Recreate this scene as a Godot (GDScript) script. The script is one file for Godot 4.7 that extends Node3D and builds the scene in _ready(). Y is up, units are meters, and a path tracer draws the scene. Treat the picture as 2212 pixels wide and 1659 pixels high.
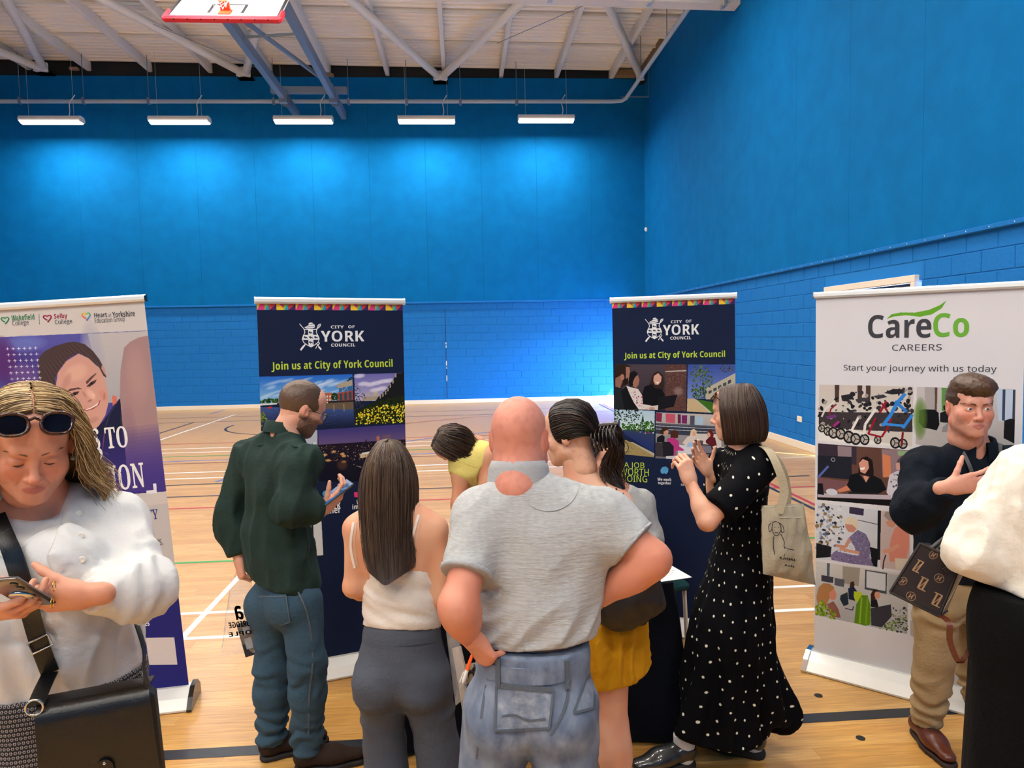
extends Node3D

var org:=Vector3.ZERO
var taken:={}
var M:={}
var rng:=RandomNumberGenerator.new()
var nz:=FastNoiseLite.new()

# ---------------------------------------------------------------- mesh builder
class MB:
	var v:=PackedVector3Array()
	var n:=PackedVector3Array()
	var uv:=PackedVector2Array()
	var c:=PackedColorArray()
	var ix:=PackedInt32Array()
	var col:=Color.WHITE
	func pt(p: Vector3,nn: Vector3,t:=Vector2.ZERO) -> int:
		v.append(p); n.append(nn); uv.append(t); c.append(col)
		return v.size()-1
	func tri(a: int,b: int,d: int):
		ix.append(a); ix.append(b); ix.append(d)
	# quad with corners in order round its edge, facing nn
	func quad(a: Vector3,b: Vector3,d: Vector3,e: Vector3,nn:=Vector3.ZERO,u:=Rect2(0,0,1,1)):
		if nn==Vector3.ZERO:
			nn=(d-a).cross(b-a).normalized()
		var i:=pt(a,nn,u.position)
		pt(b,nn,Vector2(u.end.x,u.position.y)); pt(d,nn,u.end); pt(e,nn,Vector2(u.position.x,u.end.y))
		if (d-a).cross(b-a).dot(nn)>0:
			tri(i,i+1,i+2); tri(i,i+2,i+3)
		else:
			tri(i,i+2,i+1); tri(i,i+3,i+2)
	func box(at: Vector3,s: Vector3,b:=Basis.IDENTITY):
		var h:=s*.5
		for ax in 3:
			for sg in [-1.0,1.0]:
				var w:=Vector3.ZERO; w[ax]=sg
				var p:=Vector3.ZERO; p[(ax+1) % 3]=1.0
				var q:=Vector3.ZERO; q[(ax+2) % 3]=1.0
				quad(at+b*((w-p-q)*h),at+b*((w+p-q)*h),at+b*((w+p+q)*h),at+b*((w-p+q)*h),(b*w).normalized())
	# box with 45 degree chamfers
	func cbox(at: Vector3,s: Vector3,r: float,b:=Basis.IDENTITY):
		var h:=s*.5
		r=minf(r,minf(h.x,minf(h.y,h.z))*.98)
		for ax in 3:
			var i1:=(ax+1) % 3
			var i2:=(ax+2) % 3
			for sg in [-1.0,1.0]:
				var w:=Vector3.ZERO; w[ax]=sg
				var k:=[]
				for e in [[-1,-1],[1,-1],[1,1],[-1,1]]:
					var p:=Vector3.ZERO
					p[ax]=sg*h[ax]; p[i1]=e[0]*(h[i1]-r); p[i2]=e[1]*(h[i2]-r)
					k.append(at+b*p)
				quad(k[0],k[1],k[2],k[3],(b*w).normalized())
			for s1 in [-1.0,1.0]:
				for s2 in [-1.0,1.0]:
					var nn:=Vector3.ZERO; nn[i1]=s1; nn[i2]=s2
					var a:=Vector3.ZERO; a[i1]=s1*h[i1]; a[i2]=s2*(h[i2]-r)
					var d:=Vector3.ZERO; d[i1]=s1*(h[i1]-r); d[i2]=s2*h[i2]
					var l:=Vector3.ZERO; l[ax]=h[ax]-r
					quad(at+b*(a-l),at+b*(a+l),at+b*(d+l),at+b*(d-l),(b*nn).normalized())
		for sx in [-1.0,1.0]:
			for sy in [-1.0,1.0]:
				for sz in [-1.0,1.0]:
					var sv:=Vector3(sx,sy,sz)
					var o:=h-Vector3(r,r,r)
					var nn:=(b*sv).normalized()
					var p0:=at+b*(sv*Vector3(h.x,o.y,o.z))
					var p1:=at+b*(sv*Vector3(o.x,h.y,o.z))
					var p2:=at+b*(sv*Vector3(o.x,o.y,h.z))
					var i:=pt(p0,nn); pt(p1,nn); pt(p2,nn)
					if (p2-p0).cross(p1-p0).dot(nn)>0: tri(i,i+1,i+2)
					else: tri(i,i+2,i+1)
	# tube through points; r: radius or array of radii; flat: ratio across the second axis
	func tube(ps: Array,r,sides:=8,caps:=true,up:=Vector3.UP,flat:=1.0):
		var m:=ps.size()
		var first:=v.size()
		var x:=Vector3.ZERO
		var run:=.0
		for k in m:
			var d: Vector3
			if k==0: d=ps[1]-ps[0]
			elif k==m-1: d=ps[k]-ps[k-1]
			else: d=(ps[k+1]-ps[k]).normalized()+(ps[k]-ps[k-1]).normalized()
			d=d.normalized()
			if k==0:
				x=up.cross(d)
				if x.length()<.05: x=Vector3.RIGHT.cross(d)
				if x.length()<.05: x=Vector3.BACK.cross(d)
			x=(x-d*x.dot(d)).normalized()
			var y:=d.cross(x)
			var rr: float=r[k] if r is Array or r is PackedFloat32Array else r
			if k>0: run+=(ps[k]-ps[k-1]).length()
			for j in sides+1:
				var a:=TAU*j/sides
				var w:=x*cos(a)+y*sin(a)*flat
				pt(ps[k]+w*rr,(x*cos(a)*flat+y*sin(a)).normalized(),Vector2(float(j)/sides,run))
		var st:=sides+1
		for k in m-1:
			for j in sides:
				var a:=first+k*st+j
				tri(a,a+st,a+1); tri(a+1,a+st,a+st+1)
		if caps:
			for e in [0,m-1]:
				var d: Vector3=(ps[0]-ps[1]).normalized() if e==0 else (ps[m-1]-ps[m-2]).normalized()
				var ci:=pt(ps[e],d)
				var base:=v.size()
				for j in sides: pt(v[first+e*st+j],d)
				for j in sides:
					if e==0: tri(ci,base+j,base+(j+1) % sides)
					else: tri(ci,base+(j+1) % sides,base+j)
	# lathe profile [(radius, height)...] about an axis
	func lathe(at: Vector3,prof: Array,sides:=16,b:=Basis.IDENTITY):
		var first:=v.size()
		var m:=prof.size()
		for k in m:
			var t: Vector2=(prof[min(k+1,m-1)]-prof[max(k-1,0)])
			var nn2:=Vector2(t.y,-t.x).normalized()
			for j in sides+1:
				var a:=TAU*j/sides
				pt(at+b*Vector3(cos(a)*prof[k].x,prof[k].y,sin(a)*prof[k].x),(b*Vector3(cos(a)*nn2.x,nn2.y,sin(a)*nn2.x)).normalized(),Vector2(float(j)/sides,prof[k].y))
		for k in m-1:
			for j in sides:
				var a:=first+k*(sides+1)+j
				tri(a,a+1,a+sides+1); tri(a+1,a+sides+2,a+sides+1)
	# extruded polygon in the plane (bx, by) through at, thickness th along bx x by, front face at +th
	func prism(poly: PackedVector2Array,at: Vector3,bx: Vector3,by: Vector3,th: float,sides:=true):
		var z:=bx.cross(by).normalized()
		var t:=Geometry2D.triangulate_polygon(poly)
		var fronts:=[z*th,Vector3.ZERO] if sides else [z*th]
		for f in fronts.size():
			var base:=v.size()
			var nn:=z if f==0 else -z
			for p in poly: pt(at+bx*p.x+by*p.y+fronts[f],nn,p)
			for k in range(0,t.size(),3):
				var a:=t[k]; var b:=t[k+1]; var d:=t[k+2]
				var cr:=(poly[b]-poly[a]).cross(poly[d]-poly[a])
				if (cr>0)==(f==0): tri(base+a,base+d,base+b)
				else: tri(base+a,base+b,base+d)
		if sides and th>0:
			var cw:=Geometry2D.is_polygon_clockwise(poly)
			for k in poly.size():
				var p:=poly[k]; var q:=poly[(k+1) % poly.size()]
				var a:=at+bx*p.x+by*p.y
				var b:=at+bx*q.x+by*q.y
				if cw: quad(a,b,b+z*th,a+z*th)
				else: quad(b,a,a+z*th,b+z*th)
	# sheet over a grid of points rows x cols
	func sheet(rows: Array,uvs:=Rect2(0,0,1,1),flip:=false):
		var h:=rows.size()
		var w: int=rows[0].size()
		var first:=v.size()
		for j in h:
			for i in w:
				var du: Vector3=rows[j][min(i+1,w-1)]-rows[j][max(i-1,0)]
				var dv: Vector3=rows[min(j+1,h-1)][i]-rows[max(j-1,0)][i]
				var nn:=du.cross(dv).normalized()
				if flip: nn=-nn
				pt(rows[j][i],nn,uvs.position+uvs.size*Vector2(float(i)/(w-1),float(j)/(h-1)))
		for j in h-1:
			for i in w-1:
				var a:=first+j*w+i
				if flip: tri(a,a+1,a+w); tri(a+1,a+w+1,a+w)
				else: tri(a,a+w,a+1); tri(a+1,a+w,a+w+1)
	# a sheet with thickness (two faces and a rim)
	func slab(rows: Array,th: float,uvs:=Rect2(0,0,1,1),flip:=false):
		var h:=rows.size()
		var w: int=rows[0].size()
		var front:=v.size()
		sheet(rows,uvs,flip)
		var back:=[]
		for j in h:
			var r:=[]
			for i in w: r.append(rows[j][i]-n[front+j*w+i]*th)
			back.append(r)
		sheet(back,uvs,not flip)
		for j in h-1:
			for i in [0,w-1]: quad(rows[j][i],rows[j+1][i],back[j+1][i],back[j][i])
		for i in w-1:
			for j in [0,h-1]: quad(rows[j][i],rows[j][i+1],back[j][i+1],back[j][i])
	func add_mesh(mesh: Mesh,xf: Transform3D,flatn:=false):
		for s in mesh.get_surface_count():
			var a:=mesh.surface_get_arrays(s)
			var base:=v.size()
			var pv: PackedVector3Array=a[Mesh.ARRAY_VERTEX]
			var pn: PackedVector3Array=a[Mesh.ARRAY_NORMAL]
			for k in pv.size():
				pt(xf*pv[k],(xf.basis*pn[k]).normalized())
			var id: PackedInt32Array=a[Mesh.ARRAY_INDEX] if a[Mesh.ARRAY_INDEX]!=null else PackedInt32Array(range(pv.size()))
			for k in id.size(): ix.append(base+id[k])
	func mesh(o:=Vector3.ZERO) -> ArrayMesh:
		var a:=[]
		a.resize(Mesh.ARRAY_MAX)
		var w:=v
		if o!=Vector3.ZERO:
			w=PackedVector3Array()
			w.resize(v.size())
			for k in v.size(): w[k]=v[k]-o
		a[Mesh.ARRAY_VERTEX]=w; a[Mesh.ARRAY_NORMAL]=n; a[Mesh.ARRAY_TEX_UV]=uv; a[Mesh.ARRAY_COLOR]=c; a[Mesh.ARRAY_INDEX]=ix
		var am:=ArrayMesh.new()
		am.add_surface_from_arrays(Mesh.PRIMITIVE_TRIANGLES,a)
		return am

# ---------------------------------------------------------------- smooth solids
# tapered bones and ellipsoids joined with a smooth minimum, meshed as surface nets
class SDF:
	var T := PackedInt32Array()      # 0 bone, 1 flattened bone, 2 ellipsoid; +8 cuts away
	var A:=PackedVector3Array()
	var D:=PackedVector3Array()
	var IL:=PackedFloat32Array()
	var RA:=PackedFloat32Array()
	var RB:=PackedFloat32Array()
	var K:=PackedFloat32Array()
	var N:=PackedVector3Array()
	var S:=PackedFloat32Array()
	var E:=[]
	var ET:=[]
	var BC:=PackedVector3Array()
	var BR:=PackedFloat32Array()
	var CP:=PackedVector3Array()
	var CN:=PackedVector3Array()
	var CR:=PackedFloat32Array()
	func put(t,a,d,ra,rb,k,n,s,e,bc,br):
		T.append(t); A.append(a); D.append(d); RA.append(ra); RB.append(rb); K.append(k); N.append(n); S.append(s); E.append(e)
		ET.append((e as Basis).transposed()); BC.append(bc); BR.append(br)
		IL.append(1.0/maxf((d as Vector3).length_squared(),1e-9))
	func bone(a: Vector3,b: Vector3,ra: float,rb: float,k:=.03,cut:=false):
		put(8 if cut else 0,a,b-a,ra,rb-ra,k,Vector3.ZERO,.0,Basis.IDENTITY,(a+b)*.5,(b-a).length()*.5+maxf(ra,rb))
	# thinner along n by ratio
	func flat(a: Vector3,b: Vector3,ra: float,rb: float,n: Vector3,ratio: float,k:=.03,cut:=false):
		put(9 if cut else 1,a,b-a,ra,rb-ra,k,n.normalized(),1.0/ratio-1.0,Basis.IDENTITY,(a+b)*.5,(b-a).length()*.5+maxf(ra,rb)*maxf(1.0,ratio))
	func ell(at: Vector3,r: Vector3,k:=.02,cut:=false,turn:=Basis.IDENTITY):
		var e:=Basis.from_scale(Vector3(1.0/r.x,1.0/r.y,1.0/r.z))*turn.transposed()
		put(10 if cut else 2,at,Vector3.ZERO,.0,.0,k,Vector3.ZERO,.0,e,at,maxf(r.x,maxf(r.y,r.z)))
	func clip(p: Vector3, n: Vector3, near := 9.0):   # cuts off the side that n points to, within reach of p
		CP.append(p); CN.append(n.normalized()); CR.append(near)
	func field(p: Vector3,sel: PackedInt32Array) -> float:
		var d:=10.0
		for i in sel:
			var t:=T[i]
			var q:=p-A[i]
			var e: float
			var tt:=t & 7
			if tt==2:
				var q1: Vector3=E[i]*q
				var k0:=q1.length()
				e=k0*(k0-1.0)/maxf((ET[i]*q1).length(),1e-6)
			else:
				var w:=D[i]
				if tt==1:
					var nn:=N[i]
					q+=nn*(q.dot(nn)*S[i])
					var u:=clampf((p-A[i]).dot(w)*IL[i],.0,1.0)
					w+=nn*(w.dot(nn)*S[i])
					e=((q-w*u).length()-RA[i]-RB[i]*u)*.85
				else:
					var u:=clampf(q.dot(w)*IL[i],.0,1.0)
					e=(q-w*u).length()-RA[i]-RB[i]*u
			var k:=K[i]
			if t<8:
				var h:=maxf(k-absf(d-e),.0)
				d=minf(d,e)-h*h*.25/k
			else:
				var h:=maxf(k-absf(d+e),.0)
				d=maxf(d,-e)+h*h*.25/k
		for i in CP.size():
			var q:=p-CP[i]
			d=maxf(d,minf(q.dot(CN[i]),CR[i]-q.length()))
		return d
	# adds the surface to mb; xf places it; disp(p, n) -> metres; paint(p, n) -> Color; cyl: centre of a cylindrical map
	func emit(mb: MB,cell: float,xf:=Transform3D.IDENTITY,disp=null,paint=null,cyl=null,smooth:=0):
		var lo:=Vector3(1e9,1e9,1e9)
		var hi:=-lo
		for i in T.size():
			if T[i]<8:
				var r:=Vector3.ONE*(BR[i]+K[i]*.3)
				lo=lo.min(BC[i]-r); hi=hi.max(BC[i]+r)
		lo-=Vector3.ONE*cell*2.0; hi+=Vector3.ONE*cell*2.0
		const B:=4
		var nb:=Vector3i(((hi-lo)/(cell*B)).ceil())
		var nx:=nb.x*B+1; var ny:=nb.y*B+1; var nzz:=nb.z*B+1
		var F:=PackedFloat32Array()
		F.resize(nx*ny*nzz)
		F.fill(1.0)
		var half:=cell*B*.5
		var diag:=half*1.7321+cell
		var live:=[]
		for bz in nb.z:
			for by in nb.y:
				for bx in nb.x:
					var ctr:=lo+(Vector3(bx,by,bz)+Vector3.ONE*.5)*(cell*B)
					var sel:=PackedInt32Array()
					for i in T.size():
						if (ctr-BC[i]).length()<BR[i]+diag+K[i]*1.2:
							sel.append(i)
					if sel.is_empty(): continue
					var d:=field(ctr,sel)
					if d>diag*1.2: continue
					var x1:=bx*B; var y1:=by*B; var z1:=bz*B
					if d<-diag*1.2:
						for z in range(z1,z1+B):
							for y in range(y1,y1+B):
								var o:=nx*(y+ny*z)
								for x in range(x1,x1+B): F[o+x]=-1.0
						continue
					live.append(Vector3i(x1,y1,z1))
					for z in range(z1,z1+B):
						for y in range(y1,y1+B):
							var o:=nx*(y+ny*z)
							for x in range(x1,x1+B):
								F[o+x]=field(lo+Vector3(x,y,z)*cell,sel)
		var ids:={}
		var vs:=PackedVector3Array()
		var cells:=[]
		var sy:=nx; var sz:=nx*ny
		var off:=[0,1,sy,sy+1,sz,sz+1,sz+sy,sz+sy+1]
		for l in live:
			for z in range(l.z,l.z+B):
				for y in range(l.y,l.y+B):
					for x in range(l.x,l.x+B):
						var o:=x+sy*y+sz*z
						var f0:=F[o]
						if absf(f0)>cell*2.6: continue
						var f1:=F[o+1]; var f2:=F[o+sy]; var f3:=F[o+sy+1]
						var f4:=F[o+sz]; var f5:=F[o+sz+1]; var f6:=F[o+sz+sy]; var f7:=F[o+sz+sy+1]
						var m:=int(f0<0)+int(f1<0)+int(f2<0)+int(f3<0)+int(f4<0)+int(f5<0)+int(f6<0)+int(f7<0)
						if m==0 or m==8: continue
						var s:=Vector3.ZERO
						var c:=0
						if (f0<0)!=(f1<0): s+=Vector3(f0/(f0-f1),0,0); c+=1
						if (f2<0)!=(f3<0): s+=Vector3(f2/(f2-f3),1,0); c+=1
						if (f4<0)!=(f5<0): s+=Vector3(f4/(f4-f5),0,1); c+=1
						if (f6<0)!=(f7<0): s+=Vector3(f6/(f6-f7),1,1); c+=1
						if (f0<0)!=(f2<0): s+=Vector3(0,f0/(f0-f2),0); c+=1
						if (f1<0)!=(f3<0): s+=Vector3(1,f1/(f1-f3),0); c+=1
						if (f4<0)!=(f6<0): s+=Vector3(0,f4/(f4-f6),1); c+=1
						if (f5<0)!=(f7<0): s+=Vector3(1,f5/(f5-f7),1); c+=1
						if (f0<0)!=(f4<0): s+=Vector3(0,0,f0/(f0-f4)); c+=1
						if (f1<0)!=(f5<0): s+=Vector3(1,0,f1/(f1-f5)); c+=1
						if (f2<0)!=(f6<0): s+=Vector3(0,1,f2/(f2-f6)); c+=1
						if (f3<0)!=(f7<0): s+=Vector3(1,1,f3/(f3-f7)); c+=1
						ids[o]=vs.size()
						vs.append(lo+(Vector3(x,y,z)+s/c)*cell)
						cells.append(o)
		var tr:=PackedInt32Array()
		for o in cells:
			var f0:=F[o]
			for ax in 3:
				var st: int=[1,sy,sz][ax]
				var s1: int=[sy,sz,1][ax]
				var s2: int=[sz,1,sy][ax]
				var f1:=F[o+st]
				if (f0<0)==(f1<0): continue
				if not (ids.has(o-s1) and ids.has(o-s2) and ids.has(o-s1-s2)): continue
				var a: int=ids[o]; var b: int=ids[o-s1]; var c: int=ids[o-s1-s2]; var e: int=ids[o-s2]
				if f0<0:
					tr.append_array(PackedInt32Array([a,c,b,a,e,c]))
				else:
					tr.append_array(PackedInt32Array([a,b,c,a,c,e]))
		for it in smooth:
			var acc:=PackedVector3Array(); acc.resize(vs.size())
			var cnt:=PackedInt32Array(); cnt.resize(vs.size())
			for k in range(0,tr.size(),3):
				for e in 3:
					var i:=tr[k+e]; var j:=tr[k+(e+1) % 3]
					acc[i]+=vs[j]; cnt[i]+=1
					acc[j]+=vs[i]; cnt[j]+=1
			for i in vs.size():
				if cnt[i]>0: vs[i]=vs[i].lerp(acc[i]/cnt[i],.5)
		var ns:=normals(vs,tr)
		if disp!=null:
			for i in vs.size():
				var e:=1.0
				for c in CP.size():
					var q:=vs[i]-CP[c]
					if q.length()<CR[c]: e=minf(e,smoothstep(.0,.03,-q.dot(CN[c])))
				vs[i]+=ns[i]*float(disp.call(vs[i],ns[i]))*e
			ns=normals(vs,tr)
		var base:=mb.v.size()
		var flipped:=xf.basis.determinant()<0
		for i in vs.size():
			if paint!=null: mb.col=paint.call(vs[i],ns[i])
			var t:=Vector2.ZERO
			if cyl!=null:
				t=Vector2(atan2(vs[i].x-cyl.x,vs[i].z-cyl.z)/TAU,vs[i].y)
			mb.pt(xf*vs[i],(xf.basis*ns[i]).normalized(),t)
		for k in range(0,tr.size(),3):
			var q:=[base+tr[k],base+tr[k+1],base+tr[k+2]]
			if cyl!=null:
				var us:=[mb.uv[q[0]].x,mb.uv[q[1]].x,mb.uv[q[2]].x]
				if us.max()-us.min()>.5:
					for e in 3:
						if us[e]<0:
							mb.col=mb.c[q[e]]
							q[e]=mb.pt(mb.v[q[e]],mb.n[q[e]],mb.uv[q[e]]+Vector2(1,0))
			if flipped: mb.tri(q[0],q[2],q[1])
			else: mb.tri(q[0],q[1],q[2])
		mb.col=Color.WHITE
	func all() -> PackedInt32Array:
		return PackedInt32Array(range(T.size()))
	# the surface met from p along dir
	func snap(p: Vector3,dir: Vector3,lift:=.0) -> Vector3:
		var s:=all()
		var q:=p
		for k in 40:
			var d:=field(q,s)
			if d<.0006: break
			q+=dir*maxf(d*.7,.0004)
			if q.distance_to(p)>.7: return Vector3.INF
		if field(q,s)>.004: return Vector3.INF
		return q-dir*lift
	func normals(vs: PackedVector3Array,tr: PackedInt32Array) -> PackedVector3Array:
		var ns:=PackedVector3Array()
		ns.resize(vs.size())
		for k in range(0,tr.size(),3):
			var a:=tr[k]; var b:=tr[k+1]; var c:=tr[k+2]
			var w:=(vs[c]-vs[a]).cross(vs[b]-vs[a])
			ns[a]+=w; ns[b]+=w; ns[c]+=w
		for i in ns.size(): ns[i]=ns[i].normalized()
		return ns

# ---------------------------------------------------------------- nodes
func numbered(called: String) -> String:
	var k: int=taken.get(called,-1)+1
	taken[called]=k
	return called if k == 0 else "%s_%03d" % [called,k]

func thing(called: String,label: String,category: String,at: Vector3,group := "") -> Node3D:
	var o:=Node3D.new()
	o.name=numbered(called)
	add_child(o)
	o.position=at
	o.set_meta("label",label); o.set_meta("category",category)
	if group: o.set_meta("group",group)
	org=at
	return o

func structure(called: String) -> Node3D:
	var o:=Node3D.new()
	o.name=called
	add_child(o)
	o.set_meta("kind","structure")
	org=Vector3.ZERO
	return o

# one named mesh; under a part it keeps that part's place
func obj(called: String,mb: MB,m: Material,parent: Node3D) -> MeshInstance3D:
	var o:=MeshInstance3D.new()
	o.name=called
	o.mesh=mb.mesh(org)
	o.material_override=m
	parent.add_child(o,true)
	return o

func place(called: String,mesh: Mesh,m: Material,parent: Node3D,xf: Transform3D) -> MeshInstance3D:
	var o:=MeshInstance3D.new()
	o.name=called
	o.mesh=mesh
	o.material_override=m
	parent.add_child(o,true)
	o.transform=xf
	return o

# ---------------------------------------------------------------- materials
func mat(c: Color,rough:=.7,metal:=.0) -> StandardMaterial3D:
	var m:=StandardMaterial3D.new()
	m.albedo_color=c
	m.roughness=rough
	m.metallic=metal
	return m

func vmat(rough:=.7) -> StandardMaterial3D:
	var m:=mat(Color.WHITE,rough)
	m.vertex_color_use_as_albedo=true
	m.vertex_color_is_srgb=true
	return m

var tex_cache:={}
func noise_tex(freq: float,octaves: int,lo: Color,hi: Color,seed_:=1,size:=512,type:=FastNoiseLite.TYPE_SIMPLEX_SMOOTH) -> NoiseTexture2D:
	var key:=str([freq,octaves,lo,hi,seed_,size,type])
	if tex_cache.has(key): return tex_cache[key]
	var t:=NoiseTexture2D.new()
	var n:=FastNoiseLite.new()
	n.noise_type=type
	n.frequency=freq
	n.seed=seed_
	n.fractal_octaves=octaves
	t.noise=n
	t.width=size; t.height=size
	t.seamless=true
	t.normalize=true
	var g:=Gradient.new()
	g.set_color(0,lo); g.set_color(1,hi)
	t.color_ramp=g
	tex_cache[key]=t
	return t

# colour mottled by a seamless noise, laid on in world or object axes
func mottle(m: StandardMaterial3D,scale: Vector3,freq:=.02,lo:=.8,seed_:=1,octaves:=4,world:=false):
	m.albedo_texture=noise_tex(freq,octaves,Color(lo,lo,lo),Color.WHITE,seed_)
	m.uv1_triplanar=true
	m.uv1_world_triplanar=world
	m.uv1_scale=scale

func bump(m: StandardMaterial3D,depth_cm: float,freq:=.05,seed_:=3,octaves:=4):
	m.heightmap_enabled=true
	m.heightmap_texture=noise_tex(freq,octaves,Color.BLACK,Color.WHITE,seed_)
	m.heightmap_scale=depth_cm

const BACK_Z:=-20.41
const SIDE_X:=5.36
const LEFT_X:=-13.4
const REAR_Z:=10.0
const LEDGE_Y:=2.89

func _ready():
	# camera
	var cam:=Camera3D.new()
	cam.name = "camera"
	cam.fov=56.81
	cam.position=Vector3(0,1.88,0)
	cam.rotation=Vector3(-.0668,-.0684,-.0193)
	cam.near=.05
	cam.far=200.0
	add_child(cam)
	cam.current=true
	# sky, seen only through the open fire door
	var we:=WorldEnvironment.new()
	we.name = "environment"
	var env:=Environment.new()
	env.background_mode=Environment.BG_SKY
	var sky:=Sky.new()
	var sm:=ProceduralSkyMaterial.new()
	sm.sky_top_color=Color(.36,.56,.9)
	sm.sky_horizon_color=Color(.78,.86,.95)
	sm.ground_bottom_color=Color(.45,.45,.42)
	sm.ground_horizon_color=Color(.72,.76,.78)
	sm.sky_energy_multiplier=9.0
	sm.ground_energy_multiplier=4.0
	sky.sky_material=sm
	env.sky=sky
	env.tonemap_mode=Environment.TONE_MAPPER_LINEAR
	env.tonemap_exposure=1.0
	env.sdfgi_enabled=true
	env.ssao_enabled=true
	env.ssil_enabled=true
	we.environment=env
	add_child(we)
	# sun, falling through the fire door in the side wall
	var sun:=DirectionalLight3D.new()
	sun.name = "sun"
	sun.light_color=Color(1.0,.96,.9)
	sun.light_energy=26.0
	sun.light_angular_distance=.5
	sun.shadow_enabled=true
	add_child(sun)
	sun.look_at_from_position(Vector3.ZERO,Vector3(-.60,-.80,-.5))
	rng.seed=7
	nz.seed=11
	nz.frequency=1.0
	nz.noise_type=FastNoiseLite.TYPE_SIMPLEX_SMOOTH
	nz.fractal_type=FastNoiseLite.FRACTAL_NONE
	make_materials()
	hall()
	hall_lights()
	roof()
	goal()
	extras()

func extras():
	banners()
	people_materials()
	prop_materials()
	people()
	props()

func make_materials():
	M.wall_hi=mat(Color(.0,.42,.665),.8)
	mottle(M.wall_hi,Vector3(.35,.35,.35),.01,.93,5,4,true)
	bump(M.wall_hi,.12,.12,9,3)
	M.block=mat(Color(.12,.455,.75),.65)
	mottle(M.block,Vector3(1.3,1.3,1.3),.03,.93,15,4,true)
	bump(M.block,.1,.2,8,4)
	M.mortar=mat(Color(.14,.47,.76),.7)
	for m in [M.wall_hi,M.block,M.mortar]: m.metallic_specular=.22
	M.skirting=mat(Color(.92,.87,.78),.45)
	M.white_steel=mat(Color(.86,.85,.83),.45)
	M.deck=mat(Color(.95,.93,.90),.5)
	M.dark=mat(Color(.03,.03,.035),.6)
	M.grey_blue=mat(Color(.42,.49,.58),.45,.2)
	M.chrome=mat(Color(.8,.8,.8),.18,1.0)
	M.alu=mat(Color(.8,.8,.79),.35,.6)
	M.black_gloss=mat(Color(.03,.03,.035),.15)
	M.wood=[]
	for k in 6:
		var c: Color=[Color(.88,.67,.37),Color(.855,.64,.34),Color(.90,.695,.40),Color(.835,.615,.32),Color(.87,.66,.355),Color(.86,.635,.33)][k]
		var m:=mat(c,.36)
		mottle(m,Vector3(.22,3.0,3.4),.03,.80,21+k % 2,5,true)
		m.uv1_offset=Vector3(k*.37,0,k*.61)
		m.clearcoat_enabled=true
		m.clearcoat=.35
		m.clearcoat_roughness=.22
		M.wood.append(m)

# ---------------------------------------------------------------- lamps of the hall
func lamp(x: float,z: float,y: float,power: float,tilt: float,label: String,group: String,cable:=true):
	var at:=Vector3(x,y,z)
	var t := thing("strip_light",label,"light",at,group)
	var b:=Basis(Vector3.RIGHT,tilt)
	var h:=MB.new()
	var prof:=PackedVector2Array([Vector2(-.13,.0),Vector2(-.16,.03),Vector2(-.1,.11),Vector2(.1,.11),Vector2(.16,.03),Vector2(.13,.0)])
	h.prism(prof,at+b*Vector3(-.74,0,0),b*Vector3(0,0,-1),b*Vector3(0,1,0),1.48)
	obj("housing",h,M.white_steel,t)
	var d:=MB.new()
	var glow:=PackedVector2Array([Vector2(-.125,.004),Vector2(-.1,-.05),Vector2(-.04,-.075),Vector2(.04,-.075),Vector2(.1,-.05),Vector2(.125,.004)])
	d.prism(glow,at+b*Vector3(-.725,0,0),b*Vector3(0,0,-1),b*Vector3(0,1,0),1.45)
	obj("diffuser",d,M.glow,t)
	for s in [-1,1]:
		var e:=MB.new()
		e.prism(PackedVector2Array([Vector2(-.155,.03),Vector2(-.1,.115),Vector2(.1,.115),Vector2(.155,.03),Vector2(.12,-.03),Vector2(-.12,-.03)]),at+b*Vector3(.74*s-.008,0,0),b*Vector3(0,0,-1),b*Vector3(0,1,0),.016)
		obj("end_cap",e,M.white_steel,t)
	for s in [-.55,.55]:
		var w:=MB.new()
		w.tube([at+Vector3(s,.1,0),at+Vector3(s,1.96,-.0)],.003,5)
		obj("hanger_wire",w,M.white_steel,t)
	if cable:
		var w:=MB.new()
		var ps:=[]
		for k in 13:
			var u:=k/12.0
			ps.append(at+Vector3(.42+.03*sin(u*7.0)+.1*u*u,.1+u*.6,-.1*u+.03*sin(u*5.0)))
		w.tube(ps,.011,6)
		obj("power_cable",w,M.white_steel,t)
	var l:=AreaLight3D.new()
	l.name = "glow"
	l.area_size=Vector2(1.5,.2)
	l.light_energy=power
	l.light_color=Color(1.0,.985,.96)
	l.area_range=60.0
	l.shadow_enabled=true
	t.add_child(l,true)
	l.transform=Transform3D(b*Basis(Vector3.RIGHT,-PI/2),b*Vector3(0,-.085,0))
	if not cable:   # the fittings over the floor throw part of their light up at the deck
		var u:=AreaLight3D.new()
		u.name = "up_glow"
		u.area_size=Vector2(1.4,.14)
		u.light_energy=power*.5
		u.light_color=l.light_color
		u.area_range=60.0
		u.shadow_enabled=true
		t.add_child(u,true)
		u.transform=Transform3D(b*Basis(Vector3.RIGHT,PI/2),b*Vector3(0,.125,0))

func hall_lights():
	M.glow=mat(Color(1,1,1),.5)
	M.glow.emission_enabled=true
	M.glow.emission=Color(1.0,.985,.96)
	M.glow.emission_energy_multiplier=3.0
	var where := ["above the crowd","above the court"]
	for k in 5:
		lamp([-10.27,-7.11,-3.98,-.80,2.36][k],-19.2,[7.557,7.561,7.577,7.582,7.61][k],14.0,.0,"lit white strip light hanging by the blue end wall","strip lights along the end wall")
	for zi in 4:
		for k in 5:
			lamp(-10.27 + 3.16 * k,[-11.6,-5.0,1.6,7.0][zi],8.2,14.5,.0,"white strip light hanging high over the hall floor","strip lights over the hall floor",false)

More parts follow.
